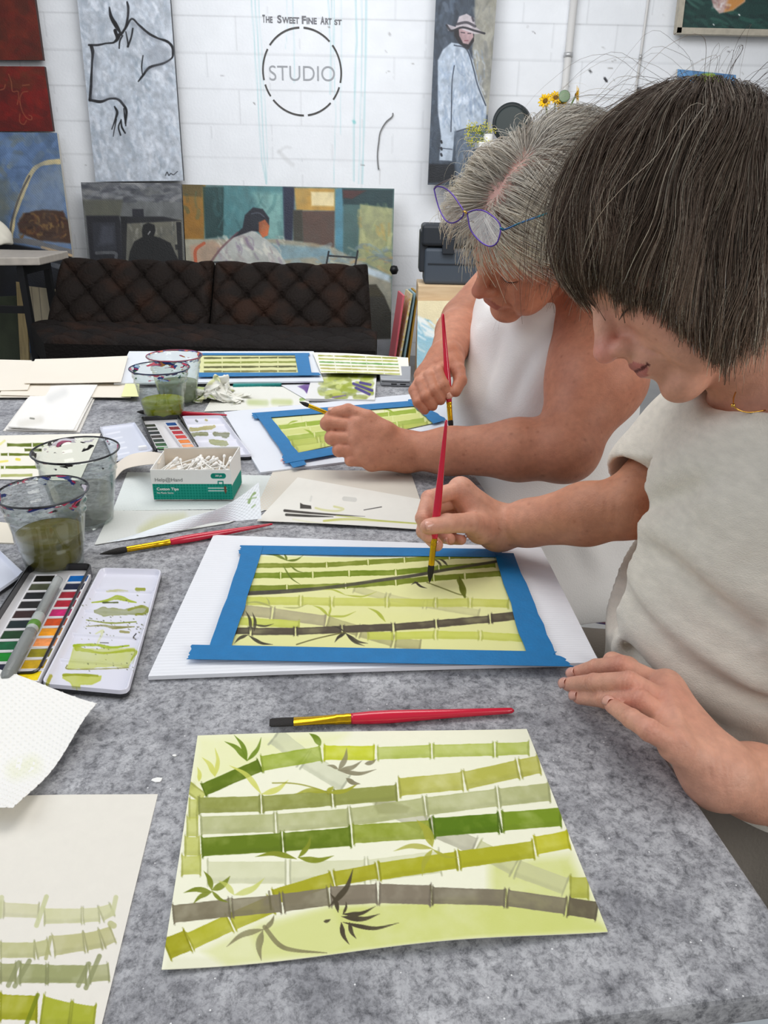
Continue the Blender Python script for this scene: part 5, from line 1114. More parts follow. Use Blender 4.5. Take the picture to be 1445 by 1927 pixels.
def paint_near(s):
    g1, g2, g3 = (176, 188, 60), (120, 126, 50), (206, 212, 130)
    S_ = lambda pts, w, col, a: s.stroke(C(c4, pts), np.array(w) / 2.89 if np.ndim(w) else w / 2.89, col, a, wob=.5, edge=.3, tex=.3)
    S_([(580, 240), (640, 235), (695, 238)], [6, 14, 4], (196, 196, 150), .8); S_([(745, 228), (785, 228)], 18, (150, 156, 50), .9)
    S_([(500, 300), (580, 290), (640, 272), (700, 290), (740, 300)], [6, 12, 26, 14, 6], (160, 176, 40), .9); S_([(560, 300), (640, 300)], 8, (70, 80, 20), .8)
    s.poly(C(c4, [(510, 340), (560, 325), (680, 335), (770, 320), (805, 335), (795, 360), (740, 368), (660, 372), (560, 375), (512, 358)]), (150, 154, 110), .8, 1, edge=.4, wob=2)
    S_([(700, 340), (760, 322), (800, 330), (790, 358), (740, 366)], 14, (136, 142, 40), .85)
    S_([(470, 395), (600, 412), (740, 405)], [4, 8, 5], (130, 140, 40), .8); S_([(470, 430), (560, 425), (620, 436), (730, 432)], [6, 10, 14, 6], (128, 126, 60), .7)
    S_([(520, 470), (560, 455), (530, 520)], [6, 14, 10], (210, 214, 160), .8); S_([(655, 458), (700, 462)], 12, (156, 152, 100), .8); S_([(740, 470), (725, 490), (738, 500)], 6, (30, 26, 24), .9)
    S_([(405, 535), (520, 530), (600, 545), (700, 535)], [16, 12, 14, 8], (156, 178, 24), .95); S_([(545, 518), (590, 520)], 4, (40, 40, 20), .8)
    s.poly(C(c4, [(400, 545), (520, 555), (735, 545), (740, 575), (720, 615), (700, 655), (600, 650), (400, 662), (365, 660), (375, 620)]), (196, 202, 120), .8, 2, edge=.35, wob=2)
    S_([(420, 550), (560, 575), (730, 560), (715, 612)], [26, 10, 18, 10], (164, 176, 40), .85); S_([(365, 640), (370, 662), (520, 662), (700, 655)], 5, (136, 134, 50), .7)
    s.poly(C(c4, [(345, 690), (420, 688), (550, 700), (545, 725), (500, 745), (440, 750), (420, 780), (395, 765), (380, 735), (340, 712)]), (190, 196, 90), .85, 2, edge=.4, wob=2); S_([(345, 695), (420, 692), (530, 698)], 12, (150, 158, 30), .8)
    S_([(275, 700), (250, 760)], 22, (170, 168, 60), .8)
    g = np.random.default_rng(9)
    for i in range(110): a, b = g.uniform(440, 800), g.choice([300, 390, 410, 430, 460, 540, 640]) + g.normal() * 22; s.stroke([c4(a, b), c4(a + 4, b + 2)], g.uniform(.6, 2.2), (80, 84, 50) if g.random() < .6 else (150, 140, 110), .7, soft=.8)
palette('near black watercolour tin open at the left, its long white tray streaked with green', [(57, 1079), (176, 1077), (72, 1302), (-78, 1290)], [(190, 1076), (306, 1079), (242, 1312), (78, 1297)], [(-70, 1036), (0, 1040), (48, 1083), (-62, 1160)],
        (c4(240, 172), c4(-35, 665), LCOL, .0128), (c4(425, 172), c4(152, 702), RCOL, .0128), paint_near, seed=5)
c3b = lambda x, y: (x / 2.89, 620 + y / 2.89)
def paint_far(s):
    for pts, w, col in (([(1035, 545), (1090, 540), (1165, 528)], 20, (170, 160, 90)), ([(1040, 572), (1125, 568)], 20, (120, 124, 80)), ([(1170, 570), (1235, 575)], 26, (110, 114, 76)), ([(1150, 612), (1225, 618)], 30, (146, 150, 96)), ([(1100, 650), (1200, 655)], 16, (120, 150, 70)), ([(1065, 495), (1072, 500)], 10, (90, 100, 90)), ([(1118, 492), (1124, 495)], 10, (160, 150, 60))):
        s.stroke(C(c3b, pts), w / 2.89, col, .9, wob=.6, edge=.3)
FL = [(34, 36, 34), (40, 42, 40), (26, 28, 34), (50, 40, 36), (30, 50, 36), (26, 84, 30), (30, 130, 40)]
FR = [(10, 70, 140), (130, 20, 40), (190, 26, 50), (216, 56, 44), (236, 130, 40), (246, 170, 120)]
palette('far watercolour tin open beside the cotton tips box, with white lid and white mixing tray', C(c3b, [(768, 508), (978, 498), (1080, 672), (850, 690)]), C(c3b, [(990, 486), (1205, 482), (1372, 700), (1090, 706)]), C(c3b, [(540, 540), (735, 514), (838, 668), (622, 728)]),
        (c3b(818, 524), c3b(888, 650), FL, .011), (c3b(932, 516), c3b(1022, 636), FR, .011), paint_far, r=.007, seed=8, lidridge=True)
# water brush pen in the near tin
clear = mat('clear_plastic', (232, 238, 236), rough=.12, trans=.75, ior=1.2)
a = Z(*c4(318, 172), TZ + .016); b = Z(*c4(30, 720), TZ + .017)
wb = thing('water_brush', a, 'clear plastic water brush pen lying in the middle channel of the near tin', 'brush')
obj('cap', *tube([lerp(a, b, f) for f in (0, .01, .40, .41)], [.003, .0055, .0058, .0052], 20), clear, wb, auto=40)
obj('barrel', *tube([lerp(a, b, f) for f in (.57, .58, .62, .97, 1)], [.0045, .0062, .0066, .0066, .004], 20), clear, wb, auto=40)
obj('collar', *tube([lerp(a, b, f) for f in (.41, .42, .56, .57)], [.005, .0062, .0064, .005], 20), mat('frosted_collar', (200, 208, 204), rough=.4, trans=.3), wb, auto=40)
obj('green_stain', *tube([lerp(a, b, f) for f in (.50, .505, .545, .55)], [.0063, .0067, .0067, .0063], 20), mat('stain_green', (110, 170, 60), rough=.4, trans=.4), wb, auto=40)

# ================================================================== COTTON TIPS BOX
bz = TZ + .0035
A = Z(290, 941, bz); Bq = Z(438, 941, bz); Cq = Z(456, 907, bz); Cq = Bq + unit(Cq - Bq) * .072; Dq = A + (Cq - Bq)
H = Y(288, 884, A[1])[2] - bz
bxo = thing('cotton_tips_box', ((A + Cq) / 2)[:2].tolist() + [bz], 'open white and teal cardboard box of cotton tips on paper towels', 'box')
upz = np.array([0, 0, H]); card = mat('white_card', (236, 234, 228), rough=.6); inner = mat('box_inside', (226, 214, 198), rough=.7)
TEAL = (0, 130, 112)
def face(P, teal_f, nx, ny, seed, cols=True):
    s = Sheet(P, nx, ny, (240, 240, 238), .0012, grain=.003, seed=seed)
    if cols:
        m = s.V > teal_f; s.C[m] = TEAL
        gx = (s.U * np.linalg.norm(P[1] - P[0])) % .0045; gy = (s.V * np.linalg.norm(P[3] - P[0])) % .0045
        g_ = m & ((gx < .0013) | (gy < .0013)); s.C[g_] = (30, 152, 134)
    return s
n_ = unit(np.cross(Bq - A, (0, 0, 1)))
s = face([A + upz, Bq + upz, Bq, A], .46, 260, 110, 91)
W_ = np.linalg.norm(Bq - A); eX = unit(Bq - A); FW = lambda u, v: A + eX * W_ * u + upz * v
def fr_text(body, u0, u1, v0, v1, m, bold=0): text_mesh('lettering', body, None, None, 0, m, bxo, 0, depth=.0004, bold=bold, face=(FW(u0, v0) + n_ * .0002, eX * W_ * (u1 - u0), upz * (v1 - v0), n_))
s.stroke([proj(FW(.775, .80)), proj(FW(.90, .80))], 10, TEAL, 1)
for k, y in enumerate((.40, .31)): s.stroke([proj(FW(.70, y)), proj(FW(.93, y))], 1.6, (235, 235, 232), 1)
s.poly([proj(FW(*p)) for p in ((.90, .46), (.925, .46), (.93, .3), (.915, .2), (.9, .3))], (120, 70, 50), .95); s.stroke([proj(FW(*p)) for p in ((.83, .50), (.83, .62), (.89, .62), (.89, .50))], 2, TEAL, 1, sm=False)
s.build('front_panel', PAPER, bxo)
tg = mat('print_grey', (126, 126, 126)); twh = mat('print_white', (244, 244, 242))
fr_text('Help@Hand', .04, .385, .58, .74, tg); fr_text('Cotton Tips', .05, .325, .30, .42, twh, .02); fr_text('No Plastic Stems', .05, .255, .215, .275, twh); fr_text('200 pk', .80, .885, .765, .84, twh, .01)
s = face([Bq + upz * 1.25, Cq + upz * 1.25, Cq, Bq], .62, 90, 110, 92); s.build('end_panel', PAPER, bxo)
s = face([Dq + upz * 1.1, A + upz, A, Dq], .46, 60, 80, 93); s.build('end_panel', PAPER, bxo)
s = face([Cq + upz * 1.25, Dq + upz * 1.2, Dq, Cq], .55, 120, 80, 94); s.build('back_panel', PAPER, bxo)
obj('base_panel', *hexa([A, Bq, Cq, Dq] + [q + np.array([0, 0, .001]) for q in (A, Bq, Cq, Dq)]), card, bxo, smooth=False)
for nm, P in (('inner_liner', [Dq + upz * 1.17 - n_ * -.0016, Cq + upz * 1.2 + n_ * .0016, Cq + n_ * .0016, Dq + n_ * .0016]),): 
    s = Sheet(P, 20, 20, (226, 214, 198), .0005); s.build(nm, PAPER, bxo)
def fill_pad():
    return hexa([A + eX * .002 + (0, .002, .002), Bq - eX * .002 + (0, .002, .002), Cq - eX * .002 - (0, .002, -.002), Dq + eX * .002 - (0, .002, -.002)] + [q + np.array([0, 0, H * .62]) for q in (A + eX * .002 + (0, .002, 0), Bq - eX * .002 + (0, .002, 0), Cq - eX * .002 - (0, .002, 0), Dq + eX * .002 - (0, .002, 0))])
obj('inner_sleeve', *fill_pad(), inner, bxo, smooth=False)
def ruled(bot, top, nx, ny, base, m, name, thick=.0006, seed=3, parent=None, quilt=0, paint=None, bend=None):
    """surface spanned between two curves (world points)"""
    b_ = spline(bot, 10); t_ = spline(top, 10)
    def rs(P, n): s_ = np.linspace(0, len(P) - 1, n); i = np.minimum(s_.astype(int), len(P) - 2); f = (s_ - i)[:, None]; return P[i] * (1 - f) + P[i + 1] * f
    b_, t_ = rs(b_, nx), rs(t_, nx)
    s = Sheet([t_[0], t_[-1], b_[-1], b_[0]], nx, ny, base, thick, seed=seed, grain=.006)
    v = np.linspace(0, 1, ny)[:, None, None]; s.G = t_[None] * (1 - v) + b_[None] * v
    if bend is not None: s.G = s.G + bend(s.U, s.V)
    if quilt: s.G = s.G + s.n * (quilt * np.sin(s.U * nx * .55) * np.sin(s.V * ny * .55))[..., None]
    px_, py_ = proj(s.G.reshape(-1, 3)); s.PX = px_.reshape(ny, nx); s.PY = py_.reshape(ny, nx)
    if paint: paint(s)
    return s.build(name, m, parent)
# torn-open flap to the left of the box
ruled([Z(214, 904, bz + .001), Z(232, 884, bz + .012), Z(262, 876, bz + .024), Z(300, 872, bz + H)], [Z(216, 874, bz + .003), Z(244, 856, bz + .016), Z(280, 850, bz + .028), Z(306, 853, bz + H * 1.05)], 60, 24, (228, 218, 204), PAPER, 'flap', parent=bxo, thick=.0009)
# cotton swabs
def swab(p, q, i):
    t = thing('cotton_swab', p, 'white cotton swab piled loosely in the open cotton tips box', 'cotton swab', 'cotton swabs in the open box')
    L_ = np.linalg.norm(q - p); f = lambda s_: lerp(p, q, s_)
    obj('stick', *tube([f(.14), f(.86)], .0011, 6), mat('swab_stick', (240, 238, 232), rough=.6), t)
    for a_, b_ in ((0, .17), (1, .83)): obj('cotton_tip', *tube([f(lerp(a_, b_, k)) for k in (0, .1, .35, .75, 1)], [.0008, .0020, .0026, .0022, .0011], 8), mat('swab_cotton', (246, 244, 240), rough=.9), t)
g = np.random.default_rng(21)
eD = unit(Cq - Bq); dl = np.linalg.norm(Cq - Bq)
for i in range(46):
    u0 = g.uniform(.10, .86); v0 = g.uniform(.15, .7); c_ = A + eX * W_ * u0 + eD * dl * v0 + np.array([0, 0, H * .70 + g.uniform(0, .012)])
    ang = g.normal() * .5 + (1.2 if u0 < .6 else 1.9); tilt = g.uniform(-.05, .45); d_ = unit(eX * math.cos(ang) + eD * math.sin(ang) + np.array([0, 0, tilt])); h_ = .030 * g.uniform(.75, 1)
    p_, q_ = c_ - d_ * h_, c_ + d_ * h_
    def cl(p):
        r_ = p - A; u = np.clip(r_ @ eX, .005, W_ - .005); v = np.clip(r_ @ eD, .005, dl - .005); return A + eX * u + eD * v + np.array([0, 0, max(r_[2], H * .66)])
    swab(cl(p_), cl(q_), i)

# ================================================================== PAPER TOWELS, NAPKINS, TISSUE
def quilt(amp, k=150.):
    return lambda P: None
def towel(q, z, label, nx, ny, base=(236, 237, 236), amp=.0005, lift=None, paint=None, seed=1, name='paper_towel', thick=.0005, nq=60, cat='paper towel'):
    P = [Z(p[0], p[1], z) for p in q]; W_ = np.linalg.norm(P[1] - P[0]); H_ = np.linalg.norm(P[3] - P[0])
    def off(u, v):
        a = u * W_ * 900; b = v * H_ * 900
        o = amp * np.maximum(np.sin(a + b * .5), 0) * np.maximum(np.sin(b - a * .4), 0) * 1.8 + .0008
        return o + (lift(u, v) if lift else 0)
    s = Sheet(P, nx, ny, base, thick, off=off, grain=.006, seed=seed)
    if paint: paint(s)
    o = s.build(name, TOWEL); tag(o, label, cat); return o
towel([(240, 889), (523, 896), (508, 958), (212, 962)], TZ + .0005, 'flat paper towel directly under the cotton tips box', 300, 150, base=(214, 220, 218), amp=.0003, seed=101)
towel([(209, 962), (500, 960), (430, 985), (178, 1026)], TZ + .0008, 'thin paper towel with a yellowish stain, between the cup and the curled towel', 200, 80, base=(216, 218, 214), amp=.0002, seed=102,
      paint=lambda s: s.stroke([(270, 1000), (300, 985), (345, 972)], [20, 26, 10], (186, 186, 130), .5, soft=14))
def gp_(s):
    s.stroke([(468, 945), (474, 933), (480, 928)], 4, (130, 160, 90), .7, wob=.9); s.stroke([(474, 955), (480, 950)], 3, (150, 176, 120), .7); s.stroke([(466, 940), (482, 936)], 3, (140, 170, 110), .5)
tag(ruled([Z(182, 1024, TZ + .001), Z(250, 1014, TZ + .002), Z(330, 1000, TZ + .003), Z(400, 984, TZ + .008), Z(450, 980, TZ + .016), Z(492, 976, TZ + .018)],
          [Z(240, 1012, TZ + .003), Z(300, 990, TZ + .008), Z(360, 972, TZ + .018), Z(410, 958, TZ + .03), Z(450, 936, TZ + .042), Z(487, 908, TZ + .055)], 260, 90, (238, 243, 248), TOWEL, 'paper_towel', quilt=.0004, seed=103, paint=gp_), 'curled white quilted paper towel with its corner standing up and green specks', 'paper towel')
towel([(-60, 1250), (183, 1327), (28, 1536), (-190, 1520)], TZ + .012, 'white quilted paper towel lying over the near palette, at the left edge', 420, 300, base=(242, 241, 237), amp=.0005, seed=104,
      lift=lambda u, v: .004 * np.sin(u * 5 + v * 3) + .006 * np.sin(v * 6 + 1) * u,
      paint=lambda s: s.stroke([(30, 1450), (60, 1440)], 36, (226, 228, 190), .4, soft=20))
def gs(s):
    s.stroke([(470, 757), (500, 758)], 11, (176, 190, 120), .6, soft=6); s.stroke([(515, 756), (545, 757)], 11, (182, 194, 120), .6, soft=6); s.stroke([(566, 752), (572, 751)], 6, (140, 170, 90), .8); s.stroke([(525, 765), (550, 764)], 3, (150, 150, 130), .5)
towel([(412, 727), (575, 729), (584, 768), (384, 775)], TZ + .0012, 'flat paper towel dabbed with pale green blots beyond the far palette', 220, 80, base=(230, 230, 222), amp=.0003, paint=gs, seed=105)
for i in range(3):
    k = i * 1.5
    towel([(68 + k, 728 - i * 3), (187 - k, 731 - i * 3), (150 - i * 6, 814 - i * 3), (6 + i * 5, 811 - i * 3)], TZ + .0015 + i * .0035, ('lowest', 'middle', 'top, smudged grey')[i] + ' white napkin of the small pile at the left of the table', 120, 100, base=(238, 236, 232) if i == 2 else (230, 227, 222), amp=.0002, name='napkin', seed=106 + i, thick=.0022, cat='napkin',
          lift=lambda u, v: .0018 * np.sin(u * 3.3 + i) * np.sin(v * 4 + i * 2), paint=(lambda s: [s.stroke([(95, 750), (120, 738)], 16, (212, 212, 210), .6, soft=10), s.stroke([(40, 798), (75, 790)], 14, (214, 210, 200), .6, soft=8), s.stroke([(57, 787), (64, 788)], 3, (110, 110, 100), .8)]) if i == 2 else None)
c_ = Z(410, 752, TZ)
nxx = 90; uu, vv = np.meshgrid(np.linspace(-1, 1, nxx), np.linspace(-1, 1, nxx))
q1, q2, q3 = vnoise(nxx, nxx, 5, 5, 200), vnoise(nxx, nxx, 5, 5, 201), vnoise(nxx, nxx, 6, 6, 202)
hgt = .052 * np.clip(1 - np.hypot(uu * 1.1, vv), 0, 1) ** .8 * (.65 + .7 * np.abs(q3)) + .012 * np.abs(q1) + .006 * np.exp(-(uu - .1) ** 2 * 8)
G_ = np.stack([c_[0] + uu * .052 + q1 * .030, c_[1] + vv * .036 + q2 * .028, TZ + .002 + np.maximum(hgt, 0)], -1)
cc_ = np.ones((nxx, nxx, 3)) * np.array([240, 240, 232.]); gm = ((q2 > .12) & (uu < .1))[..., None]; cc_ = np.where(gm, [206, 222, 150], cc_); gm = ((q3 > .35))[..., None]; cc_ = np.where(gm, [220, 224, 176], cc_)
ix = np.arange(nxx * nxx).reshape(nxx, nxx); Fq = np.stack([ix[:-1, :-1], ix[:-1, 1:], ix[1:, 1:], ix[1:, :-1]], -1).reshape(-1, 4)
o = obj('crumpled_tissue', G_.reshape(-1, 3), Fq, TOWEL, col=lin(cc_.reshape(-1, 3))); md = o.modifiers.new('thick', 'SOLIDIFY'); md.thickness = .0006; tag(o, 'crumpled white tissue stained pale green, beside the far cups', 'tissue')
p_ = Z(271, 848, TZ + .002); tag(bevel(obj('eraser_chip', *obox(p_ + (-.008, -.004, 0), (.014, .006, 0), (-.004, .008, 0), (0, 0, .008)), mat('chip_white', (240, 240, 240)), smooth=False), .002), 'small white chip lying on the white lid edge of the far tin', 'chip')
for i, (x, y, lab) in enumerate(((296, 1468, 'tiny torn white paper scrap on the table left of the large loose painting'), (328, 1422, 'tiniest white paper crumb above the large loose painting'))):
    q_ = Z(x, y, TZ + .0004); g = np.random.default_rng(i + 3); r_ = .004 if i == 0 else .0018
    P_ = [(q_[0] + r_ * (1.4 if i == 0 else 1) * math.cos(t) * g.uniform(.6, 1.1), q_[1] + r_ * .8 * math.sin(t) * g.uniform(.6, 1.1)) for t in np.linspace(0, 6.28, 8)[:-1]]
    tag(obj('paper_scrap', *prism(P_, TZ + .0002, TZ + .001), mat('scrap_white', (244, 244, 242)), smooth=False), lab, 'scrap')
# ================================================================== PEOPLE
SKIN = {}
def skin_mat(name, rough=.5):
    m = mat(name, attr=True, rough=rough, bump=.22, bscale=420, sss=.12, spec=.45, var=.11, vscale=110, detail=6); return m
def onto(p, F_):
    """slide a guide point along the line of sight onto the cloth surface"""
    d = unit(p - CAM); t = np.arange(-.25, .30, .003); Q = p + d * t[:, None]; ix = np.clip(((Q - F_.lo) / F_.h).astype(int), 0, np.array(F_.n) - 1); v = F_.f[ix[:, 0], ix[:, 1], ix[:, 2]]
    k = np.where(v < 0)[0]; return Q[k[0]] if len(k) else p
class Head:
    def __init__(s, c, Fw, Uw, sc=1.):
        s.c = np.asarray(c, float); s.F = unit(Fw); s.U = np.asarray(Uw, float); s.U = unit(s.U - s.F * (s.U @ s.F)); s.L = np.cross(s.U, s.F); s.sc = sc
        s.R = np.array([s.F, s.L, s.U])
    def __call__(s, f, l, u): return s.c + s.sc * (f * s.F + l * s.L + u * s.U)
    def local(s, P): return (np.asarray(P) - s.c) @ s.R.T / s.sc
def img(r, u, a): return r * R_ + u * U_ + a * fw        # image right / up / away from the lens -> world
def head_prims(f, h, jowl=1.):
    k = h.sc; E = lambda c, r, kk=.012, op='add': f.ell(h(*c), np.array(r) * k, h.R, kk, op)
    Cn = lambda a, b, ra, rb=None, kk=.008, op='add': f.cone(h(*a), h(*b), ra * k, (rb if rb is not None else ra) * k, kk, op)
    E((-.012, 0, .032), (.096, .075, .086), 0); E((.030, 0, .035), (.062, .064, .062), .03); E((.035, 0, -.03), (.050, .056, .062), .03)
    for d in (1, -1):
        Cn((-.005, .052 * d, -.045), (.070, .014 * d, -.108), .017, .015, .025); E((.060, .036 * d, -.040), (.026, .024, .028), .022)
        E((.050, .040 * d, -.075), (.026 * jowl, .020, .030), .02)
        Cn((.088, .010 * d, .014), (.070, .046 * d, .014), .009, .008, .014); Cn((.072, .055 * d, .0), (.050, .064 * d, -.02), .008, .010, .02)
        E((.000, .073 * d, -.012), (.018, .008, .030), .006)
    E((.076, 0, -.112), (.018, .020, .015), .016)
    for d in (1, -1): E((.103, .036 * d, -.012), (.018, .015, .012), .009, 'sub')
    for d in (1, -1): E((.0765, .033 * d, -.015), (.0150, .0165, .0125), .003)
    Cn((.078, 0, .004), (.086, 0, -.042), .0125, .014, .010); Cn((.090, 0, .008), (.101, 0, -.018), .0078, .0088, .012); Cn((.101, 0, -.018), (.1155, 0, -.041), .0085, .0112, .008); E((.114, 0, -.043), (.0125, .012, .0105), .005)
    for d in (1, -1): E((.1035, .0115 * d, -.0475), (.0115, .0078, .0082), .005); E((.108, .006 * d, -.0555), (.006, .0032, .0035), .002, 'sub')
    E((.083, 0, -.070), (.020, .028, .024), .014)
    Cn((.0975, -.012, -.0700), (.0975, .012, -.0700), .0052, None, .005); Cn((.0935, -.020, -.0735), (.0975, -.010, -.0700), .0035, .005, .004); Cn((.0935, .020, -.0735), (.0975, .010, -.0700), .0035, .005, .004)
    Cn((.0955, -.012, -.0805), (.0955, .012, -.0805), .0062, None, .005)
    Cn((.1045, -.022, -.0760), (.1045, .022, -.0760), .0022, None, .002, 'sub'); Cn((.101, -.020, -.0765), (.096, -.026, -.078), .0016, None, .002, 'sub'); Cn((.101, .020, -.0765), (.096, .026, -.078), .0016, None, .002, 'sub')
    for d in (1, -1): Cn((.092, .024 * d, -.056), (.082, .034 * d, -.078), .0012, .001, .0035, 'sub')       # cheek fold
def finger(f, pts, r, k=.004): f.chain(pts, [r[0], r[1], r[2], r[3]], k)
def hand(f, wrist, wr, fingers, thumb, rs, palm_r=.0145, k=.010):
    """fingers: lists MCP PIP DIP tip; thumb: CMC MCP IP tip"""
    for i, P in enumerate(fingers): f.cone(wrist, P[0], wr, palm_r if i < 3 else palm_r * .92, .014)
    for a, b in zip(fingers[:-1], fingers[1:]): f.cone(a[0], b[0], palm_r * .85, None, .008)
    f.cone(wrist, thumb[0], wr * .9, .017, .012); f.cone(thumb[0], thumb[1], .017, .0135, .010); f.cone(thumb[0], lerp(fingers[0][0], fingers[1][0], .3), .012, .012, .014)
    for P, r in zip(fingers, rs): 
        f.chain(P, [r * 1.08, r * 1.02, r * .93, r * .80], .0012); f.ell(P[1], r * 1.09, None, .0012); f.ell(P[2], r * .99, None, .0012)
    f.chain(thumb[1:], [.0128, .0116, .0098], .002); f.ell(thumb[2], .0122, None, .002)
def ramp_color(V, base, spots, seed=0, amp=5):
    C_ = np.tile(np.asarray(base, float), (len(V), 1))
    for p, r, c, a in spots:
        d = np.linalg.norm(V - np.asarray(p), axis=1) / r; w_ = (a * np.exp(-d ** 2 * 1.5))[:, None]; C_ = C_ * (1 - w_) + np.asarray(c, float) * w_
    g = np.random.default_rng(seed)
    fx = g.uniform(40, 160, (14, 3)) * g.choice([-1, 1], (14, 3)); ph = g.uniform(0, 6.28, 14); n = sum(np.sin(V @ fx[i] + ph[i]) for i in range(14)) / 5
    C_ += n[:, None] * np.array([amp, amp * 1.1, amp]); return C_
def freckles(V, C_, box, n, seed, col, r=.0016, a=.45):
    g = np.random.default_rng(seed); sel = np.where(((V > box[0]) & (V < box[1])).all(1))[0]
    for i in g.choice(sel, n): 
        m = np.abs(V - V[i]).max(1) < r * 3; d = np.linalg.norm(V[m] - V[i], axis=1) / (r * g.uniform(.6, 1.4)); w_ = (a * g.uniform(.4, 1) * np.exp(-d ** 2))[:, None]; C_[m] = C_[m] * (1 - w_) + np.asarray(col, float) * w_
    return C_
def nail(parent, tip, dip, up, r, m, ln=.0105):
    tip, dip = np.asarray(tip, float), np.asarray(dip, float); d = unit(tip - dip); up = unit(np.asarray(up, float) - d * (np.asarray(up, float) @ d)); s_ = np.cross(d, up); V = []; nu, nv = 7, 6
    for j in range(nv):
        for i in range(nu):
            a = (i / (nu - 1) - .5) * 1.9; x = math.sin(a) * r * .86; y = math.cos(a) * r * 1.0 + .0005; t = j / (nv - 1); round_ = 1 - .35 * (1 - t) ** 3
            V.append(tip + d * (r * .80 - ln * (1 - t) - .0016 * (abs(a) / .95) ** 2 * t) + s_ * x * round_ + up * (y * (1 if t < .9 else .96)))
    V = np.array(V); F = [[j * nu + i, j * nu + i + 1, (j + 1) * nu + i + 1, (j + 1) * nu + i] for j in range(nv - 1) for i in range(nu - 1)]
    o = obj('fingernail', V, F, m, parent); md = o.modifiers.new('t', 'SOLIDIFY'); md.thickness = .0006; md.offset = 0; return o

def hairline(q, kind):
    f, l, u = q[:, 0], q[:, 1], q[:, 2]
    lim = np.interp(f, [-.12, -.04, .0, .03, .05, .075, .1], [-.075, -.06, -.02, .015, .035, .058, .065])
    return u - lim
def scalp(h, V, C_, col, kind):
    q = h.local(V); near = (np.abs(q[:, 1]) < .12) & (np.abs(q[:, 0]) < .13) & (q[:, 2] < .16)
    w_ = (np.clip(hairline(q, kind) / .012, 0, 1) * near)[:, None] * .95; return C_ * (1 - w_) + np.asarray(col, float) * w_
# ------------------------------------------------------------------ the short-haired woman in front
h1 = Head(D(1284, 458, .72), img(-.80, -.57, .17), img(-.52, .80, -.02), 1.0)
P1 = thing('person', (.48, .74, 0), 'woman with short brown and grey hair in an off-white tee, painting bamboo, nearest the camera', 'person')
elR = D(1180, 955, .88); wrR = D(938, 993, .975); shR = np.array([.44, .90, .975])
wrL = D(1350, 1455, .618); elL = np.array([.475, .53, .665]); shL = np.array([.45, .57, .975])
f = Field((.03, .33, .68), (.52, 1.02, 1.31), .002)
nb = np.array([.43, .745, .995])
f.cone(nb, h1(-.025, 0, -.04), .062, .054, 0); f.cone(nb + (-.02, 0, -.01), h1(.02, 0, -.085), .05, .034, .02)
head_prims(f, h1, 1.1)
f.ell((.42, .74, .90), (.105, .165, .15), None, .02); f.cone((.44, .60, .97), (.44, .88, .97), .05, None, .03); f.ell((.42, .74, .77), (.12, .155, .14), None, .03)
f.cone(shR, elR, .050, .036, .02); f.chain([elR, lerp(elR, wrR, .30), lerp(elR, wrR, .75), wrR], [.036, .0375, .029, .0255], .012)
f.cone(shL, elL, .052, .043, .02); f.chain([elL, lerp(elL, wrL, .3), lerp(elL, wrL, .8), wrL], [.043, .042, .0310, .0265], .010)
RH = [[D(866, 920, .945), D(808, 938, .922), D(796, 975, .905), D(808, 1010, .900)], [D(872, 938, .962), D(803, 957, .948), D(797, 1000, .930), D(822, 1026, .910)],
      [D(880, 957, .975), D(822, 975, .968), D(822, 1008, .950), D(846, 1014, .925)], [D(890, 975, .98), D(848, 992, .978), D(848, 1014, .960), D(868, 1016, .940)]]
RT = [D(905, 995, .945), D(884, 984, .915), D(842, 985, .893), D(806, 991, .884)]
hand(f, wrR, .0245, RH, RT, [.0102, .0098, .0092, .0082])
LH = [[Z(1252, 1290, .783), Z(1168, 1251, .793), Z(1122, 1256, .777), Z(1084, 1267, .7590)], [Z(1262, 1324, .787), Z(1184, 1282, .801), Z(1118, 1284, .783), Z(1070, 1288, .7590)],
      [Z(1262, 1356, .784), Z(1204, 1316, .795), Z(1138, 1316, .775), Z(1090, 1312, .7560)], [Z(1270, 1402, .788), Z(1222, 1374, .802), Z(1188, 1352, .798), Z(1152, 1328, .7850)]]
LT = [Z(1278, 1372, .765), Z(1232, 1300, .762), Z(1180, 1258, .7600), Z(1152, 1244, .7600)]
hand(f, wrL, .0225, LH, LT, [.0087, .0088, .0086, .0088], palm_r=.0140)
for k_ in range(6):
    f.ridge([onto(D(1330 + k_ * 12 + b_ * .10 - (b_ - 60) ** 2 * .002, 1395 + b_, .60), f) for b_ in (0, 35, 70, 100, 130)], -.0016, .0018)
for a_, b_ in (((1298, 1385), (1256, 1300)), ((1305, 1400), (1264, 1330)), ((1308, 1415), (1266, 1358))):
    f.ridge([onto(D(*lerp(a_, b_, q_), .60), f) for q_ in (0, .35, .7, 1)], .0018, .0032)
for a_, b_ in (((935, 965), (876, 918)), ((940, 980), (890, 940))):
    f.ridge([onto(D(*lerp(a_, b_, q_), .92), f) for q_ in (0, .35, .7, 1)], .0016, .0035)
for k_ in range(3): f.ridge([onto(D(1140 + k_ * 9, 900 + k_ * 4 + b_, .86), f) for b_ in (0, 40, 80, 115)], -.0012, .003)
V, F = f.mesh(1)
SK = (216, 160, 136)
sp = [(h1(.117, 0, -.043), .018, (222, 128, 120), .75), (h1(.06, .04, -.04), .035, (216, 140, 118), .5), (h1(.06, -.04, -.04), .035, (216, 140, 118), .5), (h1(.08, 0, -.11), .03, (206, 148, 124), .4),
      (elR, .12, (176, 116, 84), .85), (lerp(elR, wrR, .5), .08, (190, 128, 98), .6), (shR, .1, (168, 108, 80), .9), (wrR, .05, (206, 150, 124), .4)]
for P in RH + LH: sp += [(P[1], .012, (206, 122, 108), .45), (P[0], .014, (208, 128, 112), .35), (P[3], .010, (220, 142, 128), .5)]
